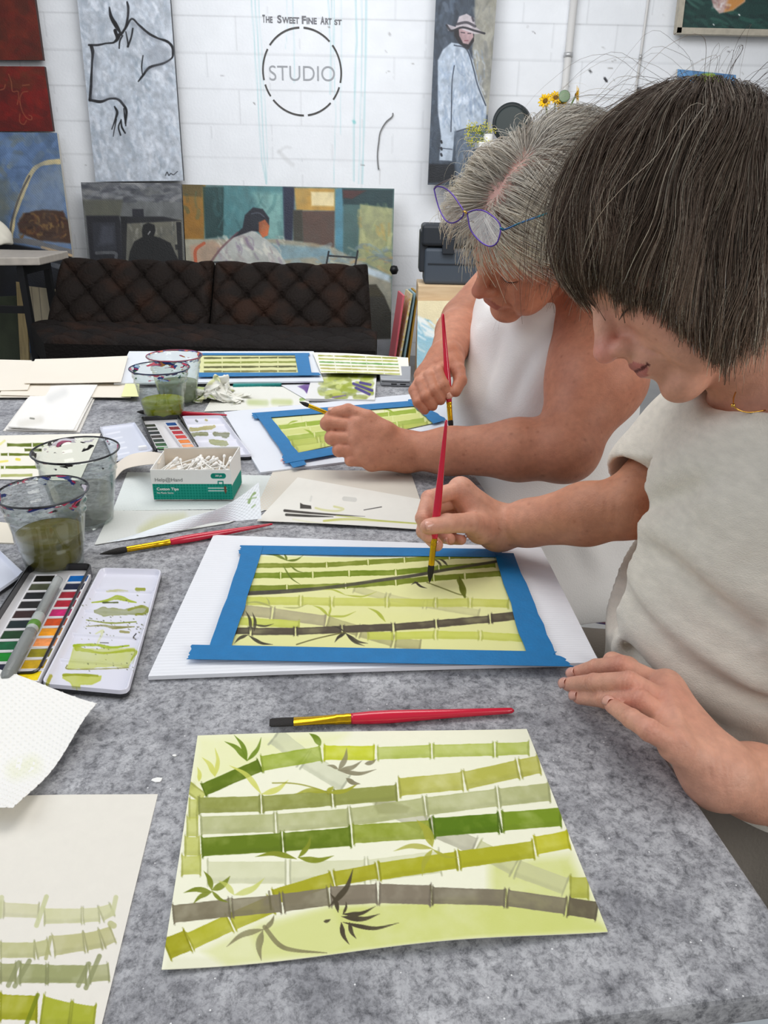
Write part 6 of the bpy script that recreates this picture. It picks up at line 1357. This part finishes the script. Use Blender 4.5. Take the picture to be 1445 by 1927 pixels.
sp += [(RT[3], .014, (224, 156, 140), .4), (LH[1][0], .03, (208, 132, 112), .4), (lerp(wrL, elL, .4), .08, (206, 140, 108), .6), (nb, .07, (206, 132, 106), .6)]
C1 = ramp_color(V, SK, sp, 1, 4)
q = h1.local(V)
lips = (np.abs(q[:, 2] + .0755) < .0095) & (np.abs(q[:, 1]) < .023 - np.abs(q[:, 2] + .0755) * .9) & (q[:, 0] > .091) & (q[:, 0] < .12); C1[lips] = C1[lips] * .35 + np.array([176, 92, 92]) * .65
slit = (np.abs(q[:, 2] + .0757) < .0016) & (np.abs(q[:, 1]) < .024) & (q[:, 0] > .09) & (q[:, 0] < .12); C1[slit] = (96, 40, 42)
C1 = freckles(V, C1, ([.10, .72, .75], [.30, .97, .92]), 60, 3, (150, 86, 60)); C1 = freckles(V, C1, (h1.c - .13, h1.c + .13), 40, 4, (170, 104, 80), .0014, .35)
for Fg in RH + LH:
    for a_, b_, c_ in ((0, 1, 2), (1, 2, 3)):
        d_ = unit(Fg[c_] - Fg[a_])
        for o_ in (-.0034, 0, .0034):
            rel = V - (Fg[b_] + d_ * o_); m_ = (np.linalg.norm(rel, axis=1) < .0135) & (np.abs(rel @ d_) < .0011); C1[m_] = C1[m_] * .90 + np.array([150, 80, 66]) * .10
C1 = scalp(h1, V, C1, (62, 50, 42), 0)
body1 = obj('body', V, F, skin_mat('skin_fair'), P1, col=lin(np.clip(C1, 0, 255)))
nm = mat('fingernail_m', (222, 166, 148), rough=.25, coat=.4)
for P in LH: nail(P1, P[3], P[2], unit(CAM - P[3]) + np.array([0, 0, .35]), .0080, nm, .0105)
nail(P1, RT[3], RT[2], img(0, .25, -1), .0092, nm, .013); nail(P1, RH[1][3], RH[1][2], img(.4, -.4, -1), .0078, nm); nail(P1, RH[2][3], RH[2][2], img(.2, -.3, -1), .0074, nm, .008)
# ---- lashes, brows
dk = mat('lash_dark', (84, 62, 52), rough=.7)
def lashes(h, par, m, brow_col):
    for d in (1, -1):
        pts = [h(.0765 + .0156 * math.sqrt(max(.02, 1 - math.sin(a) ** 2 * .9 - .30)), .033 * d + .0170 * math.sin(a), -.0222 + .0016 * math.sin(a * 1.2) ** 2) for a in np.linspace(-1.2, 1.2, 14)]
        obj('eyelashes', *tube(pts, [.0004] + [.0008] * 12 + [.0004], 6), m, par)
        pr = [tube([p, p + h.F * .006 * h.sc + h.U * -.003], [.0004, .0001], 4) for p in pts[1::1]]
        obj('lash_hairs', *join(pr), m, par)
        g = np.random.default_rng(3); br = []
        for i in range(60):
            t = g.random(); p = h(.0955 - .020 * t ** 1.6 + .0012, (.012 + .036 * t) * d, .017 + .004 * math.sin(t * 2.4) + g.normal() * .0014); br.append(tube([p, p + h.L * d * .005 - h.F * .001 + h.U * .0008], [.00028, .0001], 4))
        obj('eyebrow', *join(br), brow_col, par)
lashes(h1, P1, dk, mat('brow_brown', (168, 138, 116), rough=.8))
# ---- off-white tee
KN = mat('knit_offwhite', (228, 221, 208), rough=.9, bump=.5, bscale=520, var=.09, vscale=60, sheen=.2, stretch=(1, 1, 2.5))
ff = Field((.17, .44, .50), (.68, 1.06, 1.13), .0045)
ff.ell((.412, .74, .89), (.128, .185, .150), None, 0).ell((.405, .720, .78), (.152, .160, .15), None, .05).ell((.43, .70, .64), (.172, .155, .14), None, .05).cone((.44, .60, .955), (.44, .88, .955), .066, None, .04)
shc = lerp(shR, elR, .70); ff.cone(shR, shc, .070, .066, .03); shd = lerp(shL, elL, .6); ff.cone(shL, shd, .070, .064, .03)
# drapes: long soft folds falling from bust and shoulder towards the lap, bunched at the waist
fold = lambda pts, r, k=.02, op='add': [ff.cone(pts[i], pts[i + 1], r, None, k, op) for i in range(len(pts) - 1)]
def SF(px, py, t): return D(px, py, t)
for A_, w_, pts in ((.024, .014, [(1172, 1020), (1205, 1110), (1290, 1205), (1400, 1275), (1470, 1300)]), (-.019, .008, [(1168, 1062), (1200, 1140), (1285, 1232), (1400, 1302), (1470, 1325)]), (.019, .013, [(1150, 1090), (1195, 1175), (1280, 1268), (1400, 1340), (1470, 1360)]),
            (-.018, .007, [(1140, 1130), (1185, 1212), (1265, 1305), (1370, 1372)]), (.018, .013, [(1132, 1165), (1178, 1250), (1255, 1345), (1350, 1400)]), (-.010, .007, [(1130, 1210), (1170, 1295), (1240, 1370)]),
            (.010, .022, [(1200, 930), (1270, 880), (1350, 830), (1440, 800)]), (-.011, .012, [(1195, 960), (1280, 930), (1380, 900)]), (.010, .02, [(1180, 985), (1260, 1010), (1380, 1090), (1460, 1160)]), (-.012, .012, [(1190, 1010), (1270, 1060), (1370, 1150), (1440, 1210)]), (.008, .02, [(1330, 850), (1350, 950), (1400, 1060)])):
    ff.ridge([onto(D(a, b, .76), ff) for a, b in pts], A_, w_)
ff.warp(lambda x, y, z: .0014 * np.sin(x * 38 + z * 22 + 2 * np.sin(y * 17)) * np.sin(y * 31 + z * 14) + .0008 * np.sin(z * 60 + x * 35 + y * 20))
ad = unit(elR - shR); al_ = unit(elL - shL)
ff.cutcyl(shc + ad * .035, ad, .085, .15); ff.cutcyl(shd + al_ * .035, al_, .085, .15)
ff.cone(shc - ad * .01, shc + ad * .05, .046, .052, .004, 'sub'); ff.cone(shd - al_ * .02, shd + al_ * .05, .052, .056, .004, 'sub')
ff.ell(nb + (-.035, 0, .035), (.085, .085, .050), None, .012, 'sub')
ff.half((0, 0, .53), (0, 0, -1))
V, F = ff.mesh(1); obj('shirt', V, F, KN, P1)
th = np.linspace(0, 2 * math.pi, 40)
# ---- trousers, shoes
TR = mat('trousers_taupe', (112, 106, 98), rough=.9, bump=.3, bscale=300, var=.12, vscale=14)
ft = Field((-.12, .38, .02), (.72, 1.06, .70), .008)
ft.ell((.48, .74, .56), (.15, .19, .11), None, 0)
for hy, ky in ((.84, .90), (.63, .52)): ft.cone((.46, hy, .555), (.04, ky, .56), .086, .068, .03).cone((.04, ky, .555), (.08, ky, .09), .062, .05, .02)
ft.warp(lambda x, y, z: .003 * np.sin(x * 50 + y * 22) * np.sin(z * 40))
ft.half((0, 0, .60 + .06), (0, 0, 1)); V, F = ft.mesh(1); obj('trousers', V, F, TR, P1)
shoe_m = mat('shoe_grey', (90, 88, 86), rough=.6)
def shoe(par, x, y, m=shoe_m):
    s_ = Field((x - .22, y - .07, -.01), (x + .1, y + .07, .13), .006); s_.ell((x - .07, y, .03), (.13, .045, .035), None, 0).ell((x + .005, y, .05), (.055, .042, .05), None, .02); s_.half((0, 0, .002), (0, 0, -1)); V, F = s_.mesh(1); obj('shoe', V, F, m, par)
shoe(P1, .07, .90); shoe(P1, .07, .52)
# ---- necklace
nk = [D(1378, 742, .70), D(1380, 756, .695), D(1383, 768, .693)]
gold = mat('fine_gold', (214, 168, 80), rough=.25, metal=1)
nc = obj('necklace', *tube(spline([D(1440, 772, .70), D(1408, 776, .695), D(1384, 768, .692), D(1380, 752, .70), D(1384, 738, .71)], 6), .0007, 6), gold, P1)
obj('pendant', *tube([D(1379, 760, .690), D(1379, 766, .690)], [.0022, .0018], 8), gold, P1)
def stool(x, y, h, lab):
    t = thing('stool', (x, y, 0), lab, 'stool'); m = mat('stool_wood', (150, 120, 84), rough=.5, var=.15, vscale=12)
    bevel(obj('seat', *prism([(x + .17 * math.cos(a), y + .17 * math.sin(a)) for a in np.linspace(0, 2 * math.pi, 33)[:-1]], h - .03, h), m, t, smooth=False), .006)
    for a in (.8, 2.4, 3.9, 5.5): obj('leg', *tube([(x + .12 * math.cos(a), y + .12 * math.sin(a), h - .03), (x + .17 * math.cos(a), y + .17 * math.sin(a), 0)], .015, 10), m, t)
stool(.50, .74, .448, 'round wooden stool under the short-haired woman nearest the camera')
# ---- the brush in her right hand
bt, be = D(808, 1097, .9095), D(840, 790, .862)
brush(bt, be, 'upright red-handled brush in the right hand of the woman nearest the camera', .12, .165, .0046, rend=.4)

# ------------------------------------------------------------------ the grey-haired woman
h2 = Head(D(1008, 428, 1.17), img(-.78, -.58, -.15), img(-.25, .5, -.83), 1.05)
P2_ = thing('person', (.36, 1.44, 0), 'woman with short silver hair, glasses pushed up, in a white sleeveless top', 'person')
f2 = np.array([-.96, -.27, 0]); l2 = np.array([.27, -.96, 0]); R2 = np.array([f2, l2, [0, 0, 1.]])
sL = D(1145, 600, 1.26); eL = D(1062, 845, 1.195); wL = D(765, 850, 1.262)
sR = np.array([.27, 1.70, 1.03]); eR = D(872, 602, 1.56); wR = D(838, 676, 1.375)
f = Field((-.14, 1.06, .72), (.52, 1.80, 1.30), .0022)
nb2 = np.array([.315, 1.44, 1.045])
f.cone(nb2, h2(-.03, 0, -.05), .066, .058, 0); f.cone(nb2 + (-.03, 0, -.02), h2(.01, 0, -.09), .055, .040, .02)
head_prims(f, h2, 1.25)
f.ell((.32, 1.45, .93), (.13, .19, .15), R2, .03); f.cone(lerp(sL, sR, .12), lerp(sL, sR, .88), .052, None, .04); f.ell((.32, 1.44, .80), (.15, .18, .12), R2, .04)
mid = lerp(sL, eL, .45) + np.array([.012, 0, -.002])
f.chain([sL, mid, eL], [.070, .074, .050], .03); f.ell(eL, (.054, .05, .048), None, .02)
f.chain([eL, lerp(eL, wL, .28), lerp(eL, wL, .72), wL], [.048, .0485, .037, .0315], .02); f.cone(lerp(sL, nb2, .3), mid, .062, .065, .04)
f.chain([sR, eR], [.056, .046], .03); f.chain([eR, lerp(eR, wR, .35), wR], [.045, .044, .031], .010)
L2 = [[D(672, 801, 1.245), D(616, 797, 1.243), D(622, 786, 1.262), D(634, 782, 1.272)], [D(672, 826, 1.243), D(624, 824, 1.240), D(626, 816, 1.262), D(642, 812, 1.275)],
      [D(682, 850, 1.243), D(638, 847, 1.240), D(638, 842, 1.262), D(655, 838, 1.272)], [D(700, 868, 1.245), D(660, 866, 1.242), D(660, 860, 1.262), D(674, 856, 1.272)]]
T2 = [D(726, 815, 1.245), D(692, 786, 1.243), D(655, 773, 1.245), D(627, 777, 1.247)]
hand(f, wL, .029, L2, T2, [.0118, .0115, .0110, .0100], palm_r=.018)
R2h = [[D(838, 688, 1.355), D(826, 700, 1.318), D(834, 724, 1.308), D(843, 742, 1.312)], [D(823, 692, 1.355), D(808, 708, 1.318), D(817, 734, 1.306), D(829, 753, 1.310)],
       [D(808, 699, 1.355), D(792, 721, 1.32), D(801, 746, 1.308), D(814, 764, 1.312)], [D(796, 708, 1.355), D(780, 735, 1.325), D(787, 757, 1.314), D(799, 772, 1.316)]]
T2r = [D(852, 684, 1.355), D(862, 697, 1.335), D(866, 716, 1.318), D(857, 737, 1.308)]
hand(f, wR, .027, R2h, T2r, [.0115, .0115, .0112, .0104], palm_r=.017)
V, F = f.mesh(1)
SK2 = (196, 132, 104)
sp = [(h2(.117, 0, -.043), .018, (190, 96, 82), .7), (h2(.06, .04, -.04), .035, (178, 104, 78), .5), (h2(.08, 0, -.0), .05, (196, 134, 104), .5), (mid, .10, (196, 122, 98), .6), (sL, .10, (186, 112, 90), .6), (eL, .06, (172, 108, 82), .6),
      (L2[1][0], .05, (206, 146, 122), .7), (wL, .06, (190, 128, 100), .5), (T2[2], .03, (214, 150, 126), .6), (nb2, .08, (176, 100, 78), .7), (wR, .05, (176, 112, 84), .5), (R2h[1][1], .04, (206, 148, 122), .8), (eR, .08, (140, 90, 66), .7)]
for P in L2 + R2h: sp += [(P[1], .014, (206, 138, 114), .5)]
C2 = ramp_color(V, SK2, sp, 2, 4); q = h2.local(V)
lips = (np.abs(q[:, 2] + .0755) < .0095) & (np.abs(q[:, 1]) < .023 - np.abs(q[:, 2] + .0755) * .9) & (q[:, 0] > .091) & (q[:, 0] < .12); C2[lips] = C2[lips] * .4 + np.array([150, 74, 66]) * .6
C2 = freckles(V, C2, ([-.05, 1.05, .75], [.45, 1.32, 1.08]), 240, 5, (128, 70, 50), .0020, .45)
C2 = scalp(h2, V, C2, (206, 160, 150), 1)
obj('body', V, F, skin_mat('skin_tan'), P2_, col=lin(np.clip(C2, 0, 255)))
lashes(h2, P2_, mat('lash_dark2', (70, 46, 38), rough=.7), mat('brow_grey', (170, 146, 122), rough=.8))
nm2 = mat('fingernail_t', (222, 168, 146), rough=.3, coat=.3)
nail(P2_, R2h[0][3], R2h[0][2], img(.2, -.2, -1), .0095, nm2); nail(P2_, T2[3], T2[2], img(-.1, 1, -.5), .0095, nm2)
# ---- white tunic
WH = mat('white_linen', (236, 234, 232), rough=.85, bump=.25, bscale=420, var=.03, vscale=9)
ff = Field((.04, 1.10, .40), (.72, 1.82, 1.12), .005)
ff.ell((.315, 1.45, .935), (.150, .200, .150), R2, 0).ell((.30, 1.43, .80), (.178, .200, .150), R2, .05).ell((.33, 1.43, .64), (.20, .225, .16), R2, .05).ell((.44, 1.44, .55), (.20, .24, .17), R2, .06)
ff.cone(lerp(sL, sR, .18) + (0, 0, .0), lerp(sL, sR, .84), .060, None, .03)
ff.cone((.36, 1.30, .58), (.18, 1.22, .57), .105, .09, .05).cone((.36, 1.55, .58), (.18, 1.52, .57), .105, .09, .05).cone((.42, 1.26, .50), (.20, 1.18, .50), .085, .08, .05)
ff.warp(lambda x, y, z: .004 * np.sin(y * 26 + x * 14 + z * 9) * np.sin(z * 12 + x * 20 + 1) + .0018 * np.sin(z * 40 + y * 30))
for A_, w_, pts in ((.008, .025, [(990, 610), (960, 690), (930, 780)]), (-.005, .016, [(1030, 640), (990, 700), (955, 780)]), (.008, .022, [(1060, 620), (1015, 700), (985, 790)]), (.006, .02, [(905, 610), (890, 690), (885, 770)]), (-.006, .016, [(945, 620), (925, 700), (905, 780)]), (-.005, .02, [(1010, 960), (1060, 1000), (1110, 1090)]), (.007, .025, [(1060, 950), (1100, 1010), (1140, 1090)])):
    ff.ridge([D(a, b, 1.2) if False else (lambda p: (lambda d: p + d * next((t for t in np.arange(-.25, .4, .004) if ff.f[tuple(np.clip(((p + d * t - ff.lo) / ff.h).astype(int), 0, np.array(ff.n) - 1))] < 0), 0))(unit(p - CAM)))(D(a, b, 1.25)) for a, b in pts], A_, w_)
# armholes, neckline, hem
ff.ell(sL + (.0, -.022, -.010), (.078, .052, .110), R2, .004, 'sub') if False else None
lo_ = unit(sL - sR)
ff.ell(sL + lo_ * .075, (.125, .082, .16), np.array([f2, lo_, np.cross(f2, lo_)]), .006, 'sub'); ff.ell(sR - lo_ * .03, (.125, .082, .15), np.array([f2, lo_, np.cross(f2, lo_)]), .006, 'sub')
ff.ell(nb2 + (-.085, -.015, .030), (.110, .092, .085), R2, .01, 'sub'); ff.ell(nb2 + (.0, 0, .05), (.09, .09, .07), R2, .01, 'sub')
ff.half((0, 0, .46), (0, 0, -1))
V, F = ff.mesh(1); obj('tunic', V, F, WH, P2_)
BL = mat('blue_print', (20, 92, 190), rough=.8, col2=(236, 150, 110), vscale=9)
fs = Field((-.1, 1.05, .02), (.76, 1.85, .62), .010)
fs.ell((.45, 1.43, .50), (.20, .25, .13), R2, 0)
for hy, ky in ((1.56, 1.58), (1.28, 1.24)): fs.cone((.44, hy, .53), (.06, ky, .54), .092, .075, .04).cone((.06, ky, .54), (.10, ky, .10), .068, .06, .02)
V, F = fs.mesh(1); obj('skirt', V, F, BL, P2_)
shoe(P2_, .09, 1.58); shoe(P2_, .09, 1.24)
stool(.47, 1.46, .435, 'round wooden stool under the silver-haired woman')
brush(D(849, 812, 1.318), D(833, 590, 1.30), "upright red-handled brush in the silver-haired woman's right fist", .10, .15, .0055, rend=.5)
brush(D(563, 756, 1.262), D(700, 812, 1.285), "brush with dark tip poking left from the silver-haired woman's left fist", .13, .42, .0042)
# ---- glasses pushed up on her head
def g2(x, y): return (760 + x / 3.6125, 200 + y / 3.6125)
gl = thing('eyeglasses', D(*g2(410, 720), 1.05), 'thin purple and teal rimmed glasses pushed up on the silver hair', 'glasses')
vio = mat('rim_violet', (78, 52, 140), rough=.3, metal=.6); tea = mat('rim_teal', (30, 120, 120), rough=.3, metal=.6, col2=(60, 60, 150), vscale=30); lensm = None
def lens_mat():
    m = bpy.data.materials.new('lens'); m.use_nodes = True; N = m.node_tree.nodes; L = m.node_tree.links
    t = N.new('ShaderNodeBsdfTransparent'); t.inputs[0].default_value = (.94, .93, .96, 1); g = N.new('ShaderNodeBsdfGlossy'); g.inputs['Roughness'].default_value = .05; x = N.new('ShaderNodeMixShader'); x.inputs[0].default_value = .08
    L.new(t.outputs[0], x.inputs[1]); L.new(g.outputs[0], x.inputs[2]); L.new(x.outputs[0], N['Material Output'].inputs[0]); return m
LM = lens_mat()
GO = .085
near = [(430, 725), (480, 706), (540, 710), (600, 745), (645, 790), (657, 830), (650, 880), (630, 930), (590, 952), (540, 935), (490, 890), (450, 830)]
far = [(205, 565), (228, 545), (280, 558), (330, 600), (380, 670), (405, 715), (395, 755), (340, 792), (290, 780), (250, 720), (225, 650)]
for pts, t0, t1, m in ((near, 1.135, 1.10, vio), (far, 1.19, 1.14, vio)):
    xs = [p[0] for p in pts]; w3 = [D(*g2(*p), lerp(t0 - GO, t1 - GO, (p[0] - min(xs)) / (max(xs) - min(xs)))) for p in pts]
    sp_ = spline(w3 + [w3[0]], 5); obj('rim', *tube(sp_, .0010, 8, cap=False), m, gl)
    c_ = sum(w3) / len(w3); V = np.vstack([[c_], sp_[:-1]]); n = len(sp_) - 1
    obj('lens', V, [[0, 1 + i, 1 + (i + 1) % n] for i in range(n)], LM, gl)
obj('bridge', *tube(spline([D(*g2(402, 712), 1.142 - GO), D(*g2(412, 716), 1.135 - GO), D(*g2(428, 728), 1.134 - GO)], 5), .0014, 8), gold, gl)
obj('temple', *tube(spline([D(*g2(655, 830), 1.10 - GO), D(*g2(690, 836), 1.105 - GO), D(*g2(800, 790), 1.095 - GO), D(*g2(1010, 716), 1.11 - GO), D(*g2(1100, 690), 1.15 - GO)], 6), .0013, 8), tea, gl)
obj('temple', *tube(spline([D(*g2(206, 562), 1.19 - GO), D(*g2(215, 545), 1.195 - GO), D(*g2(260, 520), 1.21 - GO), D(*g2(330, 488), 1.25 - GO)], 6), .0012, 8), mat('rim_dark', (50, 30, 40), rough=.3), gl)
obj('hinge', *tube([D(*g2(652, 828), 1.100 - GO), D(*g2(676, 840), 1.101 - GO)], .0019, 8), tea, gl)
for a in ((452, 778, 1.128), (392, 748, 1.15)): V, F = lathe([(0, .0008), (.0028, 0), (0, -.0008)], (0, 0, 0), 10); obj('nose_pad', D(*g2(a[0], a[1]), a[2] - GO) + V, F, mat('clear_plastic'), gl)
# ================================================================== HAIR
HAIRM = mat('hair_strands', attr=True, rough=.42, spec=.45)
def _thru(m, k):
    nt = m.node_tree; N = nt.nodes; L = nt.links; t = N.new('ShaderNodeBsdfTranslucent'); x = N.new('ShaderNodeMixShader'); x.inputs[0].default_value = k
    a = [n for n in N if n.type == 'ATTRIBUTE'][0]; L.new(a.outputs['Color'], t.inputs[0]); L.new(N['Principled BSDF'].outputs[0], x.inputs[1]); L.new(t.outputs[0], x.inputs[2]); L.new(x.outputs[0], N['Material Output'].inputs[0])
_thru(HAIRM, .5)
def hair(h, par, N, seg, step, whorl, grav, mem, comb, lift, cut, cols, seed, r0=.00036, fly=.03, bang=None, wave=0, ex=(0, 0), tight=.005, fine=False):
    g = np.random.default_rng(seed); n0 = N * 3
    d = g.normal(size=(n0, 3)); d /= np.linalg.norm(d, axis=1, keepdims=True)
    cc = np.array([-.010, 0, .032]); rad = np.array([.099, .079, .089]); p = cc + d * rad
    ok = hairline(p, 0) > g.normal(size=n0) * .003; p = p[ok][:N]; N = len(p)
    gl = h.R @ np.array([0, 0, -1.]); wh = np.asarray(whorl, float).reshape(-1, 3)
    nz = lambda x, fr, sd: np.stack([sum(np.sin(x @ v * fr + ph) for v, ph in zip(*(lambda G: (G.normal(size=(4, 3)), G.uniform(0, 6.28, 4)))(np.random.default_rng(sd + 7 * k)))) for k in range(3)], 1) / 3
    cl = nz(p, 55, seed + 1) ; cl2 = nz(p, 150, seed + 2)
    jit = g.normal(size=(N, 3)) * .10 + cl * .28 + cl2 * .12
    lf = lift[0] + (lift[1] - lift[0]) * g.random(N) ** 1.3 + cl[:, 0] * .003; lf = lf + ex[0] * np.clip((-p[:, 0] - .02) / .05, 0, 1) + ex[1] * np.clip((p[:, 0] - .045) / .03, 0, 1); isf = g.random(N) < fly; lf = np.where(isf, lf + g.random(N) * .02, lf)
    nrm = (p - cc) / rad ** 2; nrm /= np.linalg.norm(nrm, axis=1, keepdims=True)
    def away(p, nrm):
        w0, w1 = wh[0], wh[-1]; dd = w1 - w0; tt = np.clip((p - w0) @ dd / (dd @ dd + 1e-9), 0, 1)[:, None]; v = p - w0 - tt * dd; v -= nrm * (v * nrm).sum(1, keepdims=True); return v / (np.linalg.norm(v, axis=1, keepdims=True) + 1e-6)
    root = p.copy(); dr = nrm * .45 + away(p, nrm) * .8 + jit; dr /= np.linalg.norm(dr, axis=1, keepdims=True)
    pts = [p.copy()]; alive = np.ones(N, bool); cj = g.normal(size=N) * .012 + cl[:, 1] * .016
    for k in range(seg):
        q = (p - cc) / rad; low = q[:, 2] < 0; q2 = q.copy(); q2[low, 2] = 0
        nn = q2 / rad; nn /= np.linalg.norm(nn, axis=1, keepdims=True) + 1e-9
        t = away(p, nn); gg = gl - nn * np.minimum((gl * nn).sum(1, keepdims=True), 0) * .8
        cb = np.zeros_like(p) if bang is None else bang(root, p)
        dr = dr * mem + t * comb + gg * grav + cb + jit * (.16 + .05 * k / seg) + (nz(p + root * .5, 70, seed + 11) * wave)
        dr /= np.linalg.norm(dr, axis=1, keepdims=True)
        pn = p + dr * step * (.85 + .3 * g.random((N, 1)))
        q = (pn - cc) / rad; low = q[:, 2] < 0; q2 = q.copy(); q2[low, 2] = 0; m = np.linalg.norm(q2, axis=1); lim = 1 + np.minimum(lf * (k + 1) / 2., lf) / .088
        push = m < lim; sc = np.where(push, lim / np.maximum(m, 1e-6), 1); q[:, 0] *= sc; q[:, 1] *= sc; q[~low, 2] *= sc[~low]; hi = (1 + (lf + tight) / .088); q2 = q.copy(); q2[low, 2] = 0; m = np.linalg.norm(q2, axis=1); sc = np.where((m > hi) & ~isf, lerp(1, hi / np.maximum(m, 1e-6), .8), 1); q[:, 0] *= sc; q[:, 1] *= sc; q[~low, 2] *= sc[~low]; pn = cc + q * rad
        stop = pn[:, 2] < cut(pn[:, 0], pn[:, 1]) + cj
        alive &= ~(stop & (k > 1)); p = np.where(alive[:, None], pn, p); pts.append(p.copy())
    P = np.stack(pts, 1); M = P.shape[1]                                    # N, M, 3
    W_ = h.c + h.sc * (P @ h.R)
    T = np.gradient(W_, axis=1); T /= np.linalg.norm(T, axis=2, keepdims=True) + 1e-9
    a = np.cross(T, np.array([.3, .8, .52])); a /= np.linalg.norm(a, axis=2, keepdims=True) + 1e-9; b = np.cross(T, a)
    rr = r0 * (1 - .75 * (np.arange(M) / (M - 1)) ** 2)[None, :, None] * g.uniform(.6, 1.3, (N, 1, 1)); rr = np.where(isf[:, None, None], rr * .6, rr)
    if fine: rr = rr * np.where(g.random((N, 1, 1)) < .5, .7, 1.1)
    V = np.stack([W_ + rr * (math.cos(x) * a + math.sin(x) * b) for x in (0, 2.094, 4.189)], 2).reshape(-1, 3)
    i = np.arange(N)[:, None, None] * M * 3; j = np.arange(M - 1)[None, :, None] * 3; k = np.arange(3)[None, None, :]
    F = np.stack([i + j + k, i + j + (k + 1) % 3, i + j + 3 + (k + 1) % 3, i + j + 3 + k], -1).reshape(-1, 4)
    col = cols(root, P, g, cl, cl2)                                         # N, M, 3
    C_ = np.repeat(col[:, :, None, :], 3, 2).reshape(-1, 3)
    return obj('hair', V, F, HAIRM, par, col=lin(np.clip(C_, 0, 255)))
# short-haired woman: layered bob falling forward over the brow and cheek
cut1 = lambda f, l: np.interp(f, [-.13, -.06, .03, .061, .070, .081, .097, .109, .118], [-.085, -.11, -.118, -.106, -.066, -.026, .016, .036, .052])
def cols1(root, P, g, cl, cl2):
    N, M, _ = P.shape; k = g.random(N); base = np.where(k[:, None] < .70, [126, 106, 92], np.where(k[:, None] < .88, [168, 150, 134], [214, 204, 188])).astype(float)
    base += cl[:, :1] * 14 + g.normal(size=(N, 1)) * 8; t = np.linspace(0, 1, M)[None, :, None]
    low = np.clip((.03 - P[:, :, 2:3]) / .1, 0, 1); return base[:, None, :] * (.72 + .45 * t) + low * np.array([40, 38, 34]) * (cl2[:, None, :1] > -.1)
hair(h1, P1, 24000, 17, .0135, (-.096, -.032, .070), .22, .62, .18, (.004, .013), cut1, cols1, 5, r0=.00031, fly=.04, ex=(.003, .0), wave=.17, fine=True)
# silver-haired woman: airy crop brushed out from a pink parting, fringe forward
cut2 = lambda f, l: np.interp(f, [-.13, -.06, -.01, .03, .06, .09, .13], [-.07, -.075, -.055, -.035, .004, .022, .03])
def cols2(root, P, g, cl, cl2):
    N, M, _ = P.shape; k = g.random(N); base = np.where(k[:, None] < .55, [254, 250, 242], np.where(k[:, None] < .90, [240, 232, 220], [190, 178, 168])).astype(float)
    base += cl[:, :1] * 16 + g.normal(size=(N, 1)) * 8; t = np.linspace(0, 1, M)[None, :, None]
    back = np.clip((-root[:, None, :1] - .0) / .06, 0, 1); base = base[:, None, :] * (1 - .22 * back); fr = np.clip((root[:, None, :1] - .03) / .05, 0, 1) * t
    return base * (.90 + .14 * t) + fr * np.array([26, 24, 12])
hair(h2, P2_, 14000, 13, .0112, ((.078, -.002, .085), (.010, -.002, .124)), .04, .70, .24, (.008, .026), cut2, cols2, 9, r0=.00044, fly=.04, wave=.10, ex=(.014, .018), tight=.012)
# ================================================================== LIGHT
w = bpy.data.worlds.new('world'); scene.world = w; w.use_nodes = True
w.node_tree.nodes['Background'].inputs[0].default_value = (*lin((246, 250, 255)), 1); w.node_tree.nodes['Background'].inputs[1].default_value = .33
def area(name, loc, to, size, sy, power, col=(255, 255, 255)):
    l = bpy.data.lights.new(name, 'AREA'); l.shape = 'RECTANGLE'; l.size = size; l.size_y = sy; l.energy = power; l.color = lin(col)
    o = bpy.data.objects.new(name, l); COL.objects.link(o); o.location = loc
    o.rotation_euler = (Vector(to) - Vector(loc)).to_track_quat('-Z', 'Y').to_euler(); return o
area('daylight_opening', (3.0, -1.8, 2.7), (.1, 1.2, .8), 2.6, 2.0, 80, (255, 252, 246))
area('daylight_opening', (-2.6, .8, 2.8), (.2, 1.6, .8), 2.4, 1.8, 38, (240, 246, 255))
area('ceiling_panel', (-.2, 3.3, 2.9), (0, 4.9, .9), 3.0, 1.0, 72, (250, 252, 255))
area('skylight', (-.15, 1.55, 2.85), (.0, 1.15, .7), 1.6, 1.1, 27, (255, 252, 248))
vs = scene.view_settings; vs.view_transform = 'Standard'; vs.look = 'None'; vs.gamma = 1; vs.use_curve_mapping = False; vs.exposure = 0.0
scene.cycles.use_denoising = True
scene.cycles.max_bounces = 10; scene.cycles.transparent_max_bounces = 24; scene.cycles.transmission_bounces = 10
scene.cycles.caustics_refractive = False; scene.cycles.caustics_reflective = False
